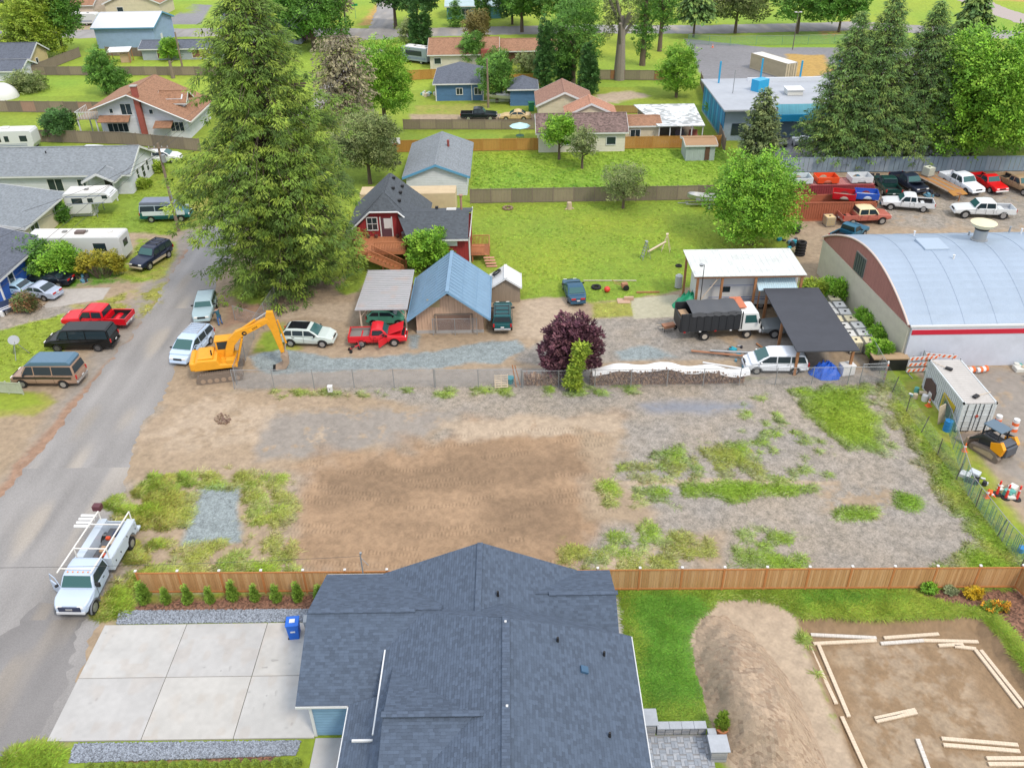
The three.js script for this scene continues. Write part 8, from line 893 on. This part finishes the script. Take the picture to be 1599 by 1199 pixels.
leafy('bright_maple', 'bright green maple behind the white garage', ...[-18.23,-124.39], 14.2, 4.9, 'bright', { clumps: 1300, n: 14 });
leafy('olive_tree', 'dull olive willow-like tree behind the great fir', ...[-17.96,-104.79], 9.2, 4.6, 'olive', { clumps: 1200, size: .24 });
leafy('deck_bush', 'bright green bush between the red house and the barn', ...[-8.6,-79.72], 4.6, 2.7, 'bright', { y0: .3, clumps: 620, cs: .35, size: .22, n: 7 });
leafy('yard_maple', 'large round light-green tree beside the trailer carport', ...[25.29,-84.46], 10.2, 5.3, 'bright', { clumps: 1500, n: 14, y0: .6 });
leafy('broad_tree', 'broad bright leafy tree behind the tan farm truck', 59.5, -108.5, 17.5, 8.2, 'bright', { clumps: 2400, n: 18, y0: 1.2, size: .36 });
leafy('broad_tree_companion', 'second leafy tree leaning out past the broad tree', 70.5, -113, 18.5, 7.5, 'bright', { clumps: 1500, n: 14, y0: 2, size: .38 });
leafy('purple_plum', 'round purple-leaved plum tree at the firewood stack', 4.6, -58.7, 5.9, 3.1, 'purple', { clumps: 900, n: 10, cs: .3, size: .24, y0: .7, up: .35, blobs: [[0, 3.0, -.2, 1.9, 2.2, 1.9], [-1.5, 2.5, 0, 1.15, 1.6, 1.2], [1.5, 2.4, -.2, 1.1, 1.6, 1.2], [0, 4.5, -.3, 1.6, 1.3, 1.5], [-1, 4, .2, 1.3, 1.2, 1.2], [1.2, 4, -.2, 1.3, 1.2, 1.2], [-.6, 1.6, .5, 1.5, 1.1, 1]] });
leafy('lime_sapling', 'lime green sapling growing through the purple plum', 4.75, -57.0, 4.6, .95, 'yellow', { clumps: 170, cs: .28, size: .22, y0: .3, tr: .06, blobs: [[.45, 3.7, -.1, .6, .7, .5], [.2, 2.8, 0, .45, .7, .4], [0, 1.8, .1, .5, .8, .45], [-.2, .8, .1, .65, .6, .5]], floor: .05 });
leafy('field_tree', 'small bright vase-shaped tree at the orange fence', ...[6.36,-112.97], 6.2, 2.5, 'bright', { clumps: 380, y0: 2 });
leafy('thin_tree', 'thin gappy young tree beside the vase-shaped tree', ...[9.18,-109.27], 5.6, 2.2, 'olive', { clumps: 170, y0: 1.4, size: .22 });
leafy('bare_bush', 'pale half-bare round tree in front of the lawn fence', ...[12.96,-95.31], 5.4, 3, 'olive', { clumps: 330, y0: 1.3, size: .18, limbs: 14 });
leafy('lot_tree', 'leafy tree leaning over the panel fence of the asphalt lot', ...[27.04,-142.85], 9, 3.8, 'bright', { clumps: 620, y0: .6 });
leafy('lot_bush', 'leafy bush at the side of the service garage', ...[31.03,-130.67], 3.6, 1.7, 'mid', { clumps: 200, y0: .3 });
leafy('dark_round_tree', 'tall dark round tree above the arborvitae', ...[10.73,-151.22], 16, 5.6, 'mid', { clumps: 1100, y0: 2 });
for (const [px, py, h, l] of [[851, 140, 11.5, 'tall columnar arborvitae nearest the blue workshop'], [882, 132, 8.5, 'columnar arborvitae in the middle of the clump'], [918, 146, 8, 'columnar arborvitae beside the grass yard']].map(q => q)) { const p = { 851: [5.79,-148.59], 882: [9.33,-151.74], 918: [12.82,-145.7] }[px]; leafy('arborvitae', l, p[0], p[1], h, 1.7, 'dark', { group: 'arborvitae behind the cream house', y0: .1, trunk: 0, clumps: 460, size: .3, cols: 0, blobs: [[0, h * .35, 0, 1.75, h * .38, 1.75], [0, h * .7, 0, 1.15, h * .33, 1.15]], up: .6 }); }
leafy('poplar', 'old poplar with thick pale trunk by the patched fence', ...[19.06,-155.07], 21, 3.2, 'olive', { tr: 1.0, bark: barkG, clumps: 500, y0: 7, n: 9, blobs: [[-1.6, 14, 0, 2, 6, 2], [1.6, 15, 0, 1.8, 6.5, 2], [0, 20, 0, 2, 4, 2], [-2.4, 9, .5, 1, 3, 1]] });
leafy('poplar', 'slender green poplar beside the old poplar', ...[24.44,-165.12], 22, 2.6, 'mid', { clumps: 700, y0: 1.5, blobs: [[0, 7, 0, 2.1, 6, 2.1], [0, 15, 0, 2.2, 7.5, 2.2]], up: .6 }); leafy('poplar', 'leafy poplar near the highway beside the slender one', ...[29.32,-176.45], 18, 3.6, 'mid', { clumps: 700, y0: 3 });
conifer('highway_pine', 'dark pine at the lot entrance by the highway', ...[38.25,-188.95], 14, 4.5, 'spruce', { dens: 3.4, layers: 2, size: .8, y0: 4 });
leafy('lot_corner_tree', 'wide green tree on the grass corner by the highway', ...[47.62,-192.08], 13, 7, 'olive', { clumps: 800, size: .42 }); leafy('lot_corner_tree', 'green tree behind the green chain-link fence', ...[60.44,-191.05], 13, 8, 'mid', { clumps: 800, size: .42 }); leafy('lot_corner_tree', 'round green tree near the far lamp post', ...[69.37,-191.65], 11, 6, 'mid', { clumps: 600, size: .42 });
leafy('street_tree', 'dark leafy tree cluster behind the pink rhododendron', ...[-39.99,-183.91], 17, 9, 'mid', { clumps: 1500, size: .42, y0: 2 }); leafy('street_tree', 'large green tree beside the dying street conifer', ...[-46.75,-194.35], 18, 7, 'mid', { clumps: 900, size: .42 });
conifer('street_conifer', 'thin conifer beside the far corner pole', ...[-36.79,-198.88], 19, 3.6, 'dead', { dens: 2.6, layers: 2, size: .6, sparse: .3, y0: 5 });
leafy('corner_tree', 'dark green tree right of the side road', ...[-25.4,-203.51], 15, 5.5, 'dark', { clumps: 900, size: .42, y0: 4 }); leafy('corner_tree', 'dark green tree across from the stop sign', ...[-20.51,-203.11], 14, 6, 'dark', { clumps: 900, size: .42, y0: 3 });
leafy('roadside_bush', 'greyish bush beside the far stop sign', ...[-20.03,-188.46], 5, 3.6, 'olive', { clumps: 420, y0: .3 });
for (const [x, z, h, l] of [[-18.4, -177, 11, 'narrow cypress by the highway'], [-16.4, -176.5, 10, 'narrow cypress beside its twin']]) leafy('cypress', l, x, z, h, 1.1, 'dark', { trunk: 0, clumps: 240, size: .32, y0: .1, blobs: [[0, h * .45, 0, 1.15, h * .5, 1.15]], up: .7 });
leafy('flowering_tree', 'yellow-brown blooming tree near the highway', ...[-6.7,-183.78], 7.5, 3.2, [[.24, .2, .06], [.2, .18, .06]], { clumps: 420, y0: 1.4 }); leafy('house_tree', 'dark tree beside the ranch house chimney', ...[-7.03,-166.3], 6.5, 2.8, 'mid', { clumps: 380, y0: .8 }); leafy('house_bush', 'round green shrub in front of the long brown house', ...[-2.95,-164.03], 3.4, 3.6, 'mid', { clumps: 380, y0: .2 }); leafy('house_bush', 'round shrub at the end of the long brown house', ...[3.26,-161.68], 3.2, 3, 'olive', { clumps: 260, y0: .2 });
leafy('porch_tree', 'green tree beside the white motor boat', ...[-2.26,-141.53], 8, 3.2, 'mid', { clumps: 560, y0: 1 });
leafy('rear_tree', 'large dark tree by the pale blue-roofed house', ...[2.62,-197.05], 15, 6.5, 'mid', { clumps: 800, size: .42 }); leafy('rear_tree', 'broad green tree above the highway car', ...[11.22,-189.8], 17, 7, 'mid', { clumps: 1000, size: .42 }); for (const [px, l] of [[712, 'clipped green cone tree before the teal house'], [748, 'slim cypress at the teal house corner'], [760, 'second slim cypress at the teal house corner']]) { const p = { 712: [-12,-203.83], 748: [-6.88,-204.84], 760: [-5.16,-204.7] }[px]; leafy('cone_shrub', l, p[0], p[1], px === 712 ? 6 : 8, px === 712 ? 2 : 1, 'mid', { trunk: 0, clumps: 200, y0: .1, blobs: px === 712 ? [[0, 1.8, 0, 2, 2, 2], [0, 3.9, 0, 1.2, 2, 1.2]] : [[0, 4, 0, .9, 4, .9]] }); }
leafy('rear_tree', 'rounded tree right of the teal house', ...[0.59,-205.67], 10, 6, 'dark', { clumps: 600, size: .42 });
leafy('lawn_willow', 'yellow-green spreading tree in the upper gardens', ...[-93.56,-178.68], 13.5, 7.2, 'yellow', { clumps: 1200, size: .38, y0: 1.2 }); leafy('lawn_maple', 'dark green maple behind the yellow-green tree', ...[-90.57,-182.98], 15, 6.5, 'mid', { clumps: 1000, size: .38 }); leafy('lilac', 'purple-tinged lilac tree at the garden edge', ...[-109.72,-199.29], 10, 5, [[.2, .13, .2], [.12, .16, .08]], { clumps: 600, size: .38 });
leafy('garden_tree', 'slim pale tree beside the white two-storey house', ...[-69.65,-151.19], 8, 3, 'mid', { clumps: 420, y0: .8, size: .26 }); leafy('garden_tree', 'leafy bush tree at the roof edge of the white house', ...[-67.73,-151.07], 5, 3, 'mid', { clumps: 380, y0: .2 });
leafy('holly', 'dark round evergreen bush by the balcony', ...[-65.84,-125.36], 4.8, 2.7, 'dark', { clumps: 520, y0: .2 }); leafy('bramble', 'grey-green bramble thicket at the upper lawn', ...[-84.45,-153.79], 3, 4, 'olive', { clumps: 420, y0: .1, trunk: 0 }); leafy('garage_bush', 'round green bush beside the steel-blue garage', ...[-66.3,-175.65], 4.4, 2.2, 'bright', { clumps: 300, y0: .2 });
leafy('hedge_bush', 'bushy green hedge plant nearest the blue cottage', ...[-51.75,-80.65], 3.1, 2.6, 'mid', { clumps: 420, y0: .1, trunk: 0, group: 'hedge bushes' }); leafy('hedge_bush', 'bushy green hedge plant in the middle of the hedge', ...[-49.05,-80.55], 3.3, 2.7, 'mid', { clumps: 440, y0: .1, trunk: 0, group: 'hedge bushes' }); leafy('hedge_bush', 'bright hedge plant beside the yellow dome shrub', ...[-46.11,-79.85], 3.2, 2.4, 'bright', { clumps: 420, y0: .1, trunk: 0, group: 'hedge bushes' });
leafy('yellow_dome_shrub', 'dome shrub with bare brown stems and yellow top', ...[-41.74,-79.11], 2.7, 2.4, [[.34, .3, .02], [.26, .26, .02]], { y0: .2, trunk: 0, blobs: [[0, 1.9, -.3, 2.2, .75, 1.4], [-1.7, 1.3, -.2, .6, .9, 1], [1.8, 1.3, -.2, .6, 1, 1]], clumps: 320, size: .2, cs: .25 }).add((() => { const g = []; for (let i = 0; i < 60; i++) { const a = rr(0, 6.28), r = rr(.6, 2.1); g.push(bar([Math.cos(a) * .7, 0, Math.sin(a) * .5], [Math.cos(a) * r, rr(1.2, 2), Math.sin(a) * r * .6], .025, 3)); } return mesh('stem', g, barkM); })());
leafy('round_bush', 'clipped round green bush beside the truck camper', ...[-52.81,-93.92], 2.3, 1.5, 'mid', { clumps: 260, y0: .1, trunk: 0 }); leafy('small_shrub', 'yellow-green shrub at the duplex corner', ...[-46.73,-110.66], 1.3, 1.0, 'yellow', { clumps: 90, y0: .1, trunk: 0 }); leafy('small_shrub', 'yellow shrub beside the duplex end wall', ...[-46.82,-104.72], 1.2, 1.1, 'yellow', { clumps: 90, y0: .1, trunk: 0 });
leafy('rhododendron', 'round pink rhododendron at the far grey house', ...[-43.18,-191.5], 4.2, 2.7, [[.5, .12, .42], [.6, .2, .5], [.1, .18, .05]], { clumps: 300, y0: .2 }); leafy('cottage_shrub', 'scrubby red-green shrub at the blue cottage step', ...[-46.17,-72.14], 1.7, 1.3, [[.16, .14, .06], [.1, .16, .04], [.25, .13, .06]], { clumps: 190, y0: .1, size: .2 });
for (const [px, x, z, h, r, l] of [[0, 30.2, -60.6, 2, 1, 'weedy green vine at the warehouse corner'], [1, 29.8, -71.4, 2.4, 1.5, 'bright bush against the cream warehouse wall'], [2, 31, -66, 1.8, 1.2, 'bramble bush along the warehouse wall beside the totes'], [3, 31.2, -63.2, 1.7, 1.1, 'leafy bramble between the totes and warehouse corner'], [4, 27.9, -71.4, 2.3, 1.2, 'yellow-green bush at the end of the trailer carport']]) leafy('wall_bush', l, x, z, h, r, px === 4 ? 'yellow' : 'bright', { clumps: 240, y0: .1, trunk: 0, size: .22 });
// small planting by the new house
{ const a = leafy('young_cypress', 'young cypress in the mulch row by the cedar fence', -21.9, -35.25, 1.75, .42, [[.15, .27, .025], [.2, .32, .04]], { trunk: 0, group: 'cypress row by the cedar fence', clumps: 110, cs: .14, size: .13, y0: .05, up: .6, blobs: [[0, .45, 0, .34, .45, .34], [0, 1.05, 0, .2, .65, .2]], floor: .02, cat: 'shrub' }); const xs = [-20.6, -19.3, -18.0, -16.7, -15.4, -14.15, -12.9, -11.65, -10.4]; for (const x of xs) copy(a, null, x, -35.2 + rr(-.1, .1), rr(0, 6), rr(.66, .9), rr(.75, 1));
  const p = leafy('potted_cypress', 'small potted cypress at the end of the seat wall', 9.95, -26.1, 1.5, .3, [[.17, .27, .02]], { trunk: 0, clumps: 80, cs: .1, size: .12, up: .6, blobs: [[0, .85, 0, .28, .5, .28], [0, 1.3, 0, .17, .4, .17]], cat: 'shrub' });
  const b = leafy('box_ball', 'clipped boxwood ball in the row beside the front gravel strip', -20.8, -24.55, .5, .3, [[.2, .28, .03], [.16, .24, .03]], { trunk: 0, group: 'boxwood row by the front gravel', clumps: 70, cs: .05, size: .08, y0: .02, blobs: [[0, .22, 0, .19, .2, .19]], floor: .02, cat: 'shrub' }); for (let i = 1; i < 21; i++) copy(b, null, -20.8 + i * .5, -24.55 - i * .006, rr(0, 6), rr(.85, 1.1)); for (let i = 0; i < 18; i++) copy(b, 'clipped boxwood ball in the outer row on the grass', -19.8 + i * .5, -23.5, rr(0, 6), rr(.7, .95)).userData.group = 'outer boxwood row';
  leafy('gold_shrub', 'low golden flowering shrub in the corner mulch bed', ...[26.41,-34.77], .6, .55, [[.6, .4, .01], [.5, .35, .02]], { trunk: 0, clumps: 70, cs: .14, size: .13, y0: .05, blobs: [[0, .3, 0, .5, .28, .35]], floor: .02, cat: 'shrub' }); leafy('bed_shrub', 'small green shrub in the corner mulch bed', ...[24.01,-35.26], .6, .5, 'bright', { trunk: 0, clumps: 60, cs: .14, size: .14, blobs: [[0, .3, 0, .45, .28, .4]], cat: 'shrub' }); leafy('bed_shrub', 'straggly green plant with orange bloom in the mulch bed', ...[27.27,-33.78], .5, .7, [[.15, .25, .03], [.6, .3, .02]], { trunk: 0, clumps: 60, cs: .16, size: .13, blobs: [[0, .25, 0, .8, .22, .3]], cat: 'shrub' }); leafy('bed_shrub', 'pale silver-green plant in the mulch bed', ...[25.23,-35.14], .4, .4, [[.25, .3, .15]], { trunk: 0, clumps: 40, cs: .12, size: .12, blobs: [[0, .2, 0, .35, .2, .3]], cat: 'shrub' }); }
// far tree belt along the top of the view
for (let i = 0; i < 26; i++) { const x = -190 + i * 16 + rr(-5, 5), z = -285 + rr(-28, 12); if (x > 96) continue; leafy('belt_tree', 'tree in the far belt beyond the meadow', x, z, rr(10, 17), rr(5, 8), pick(['mid', 'dark', 'olive']), { clumps: 420, per: 10, size: .6, group: 'far tree belt' }); }
// ---------------------------------------------------------------- grass and weeds as real blades, gathered in tufts
function tufts(name, label, n, area, hgt, cols, minW, blades = 9) { const L = new Leaves(); for (let k = 0; k < blades; k++) { const a = rr(0, 6.28), r = rr(0, .14), e = rr(.2, .7); L.quad(Math.cos(a) * r, 0, Math.sin(a) * r, nrmz([Math.cos(a) * e, 1, Math.sin(a) * e]), [-Math.sin(a) * .3 + Math.cos(a), .2, Math.cos(a) * .3 + Math.sin(a)], rr(.6, 1.1), .055, [1, 1, 1].map(() => rr(.8, 1.1))); }
  const g = L.geo(), P = []; let tries = 0; while (P.length < n && tries++ < n * 14) { const [x0, x1, z0, z1] = area, x = rr(x0, x1), z = rr(z0, z1), w = grassAt(x, z); if (w > minW + rnd() * .55 && !(x > 5 && x < 10.2 && z > -26.9) && pitDepth(x, z) > -.05) P.push([x, z]); }
  const im = new THREE.InstancedMesh(g, leafM, P.length), o = new THREE.Object3D(), q = new THREE.Color(); P.forEach(([x, z], i) => { o.position.set(x, -.02, z); o.rotation.set(0, rr(0, 6), 0); const s = hgt * rr(.5, 1.5) * (.5 + fb(x * .7, z * .7)); const hw = rr(.6, 1.2); o.scale.set(hw, s, hw); o.updateMatrix(); im.setMatrixAt(i, o.matrix); const c = (cols && pick(cols)) || groundColor(x, z).map((v, i) => v * [1.2, 1.35, 1.2][i]), k = rr(.75, 1.3); q.setRGB(c[0] * k, c[1] * k, c[2] * k); im.setColorAt(i, q); });
  im.name = numbered(name); im.castShadow = im.receiveShadow = true; Object.assign(im.userData, { kind: 'stuff', label, category: 'grass' }); scene.add(im); return im; }
const GC = [[.19, .38, .03], [.23, .41, .035], [.15, .32, .03], [.3, .36, .06]];
tufts('lot_weeds', 'weeds and grass clumps on the vacant lot', 24000, [-22.8, 30.8, -57.6, -36.6], .075, null, .12);
tufts('garden_grass', 'grass of the garden behind the new house', 26000, [5.8, 30.8, -36.2, -15], .08, null, .6);
tufts('street_grass', 'grass tufts along the street and driveway', 9000, [-30, -22.6, -50, -20], .13, null, .45);
tufts('yard_grass', 'tufts in the neighbour lawn', 12000, [-14, 30, -97, -66], .04, null, .6, 6);
tufts('verge_grass', 'grass on the plots west of the street', 6000, [-74, -31, -112, -60], .06, null, .5, 6);
tufts('meadow_grass', 'rough grass of the middle field', 9000, [-5, 30, -116.5, -98], .06, null, .3, 7);

renderer.render(scene, camera);
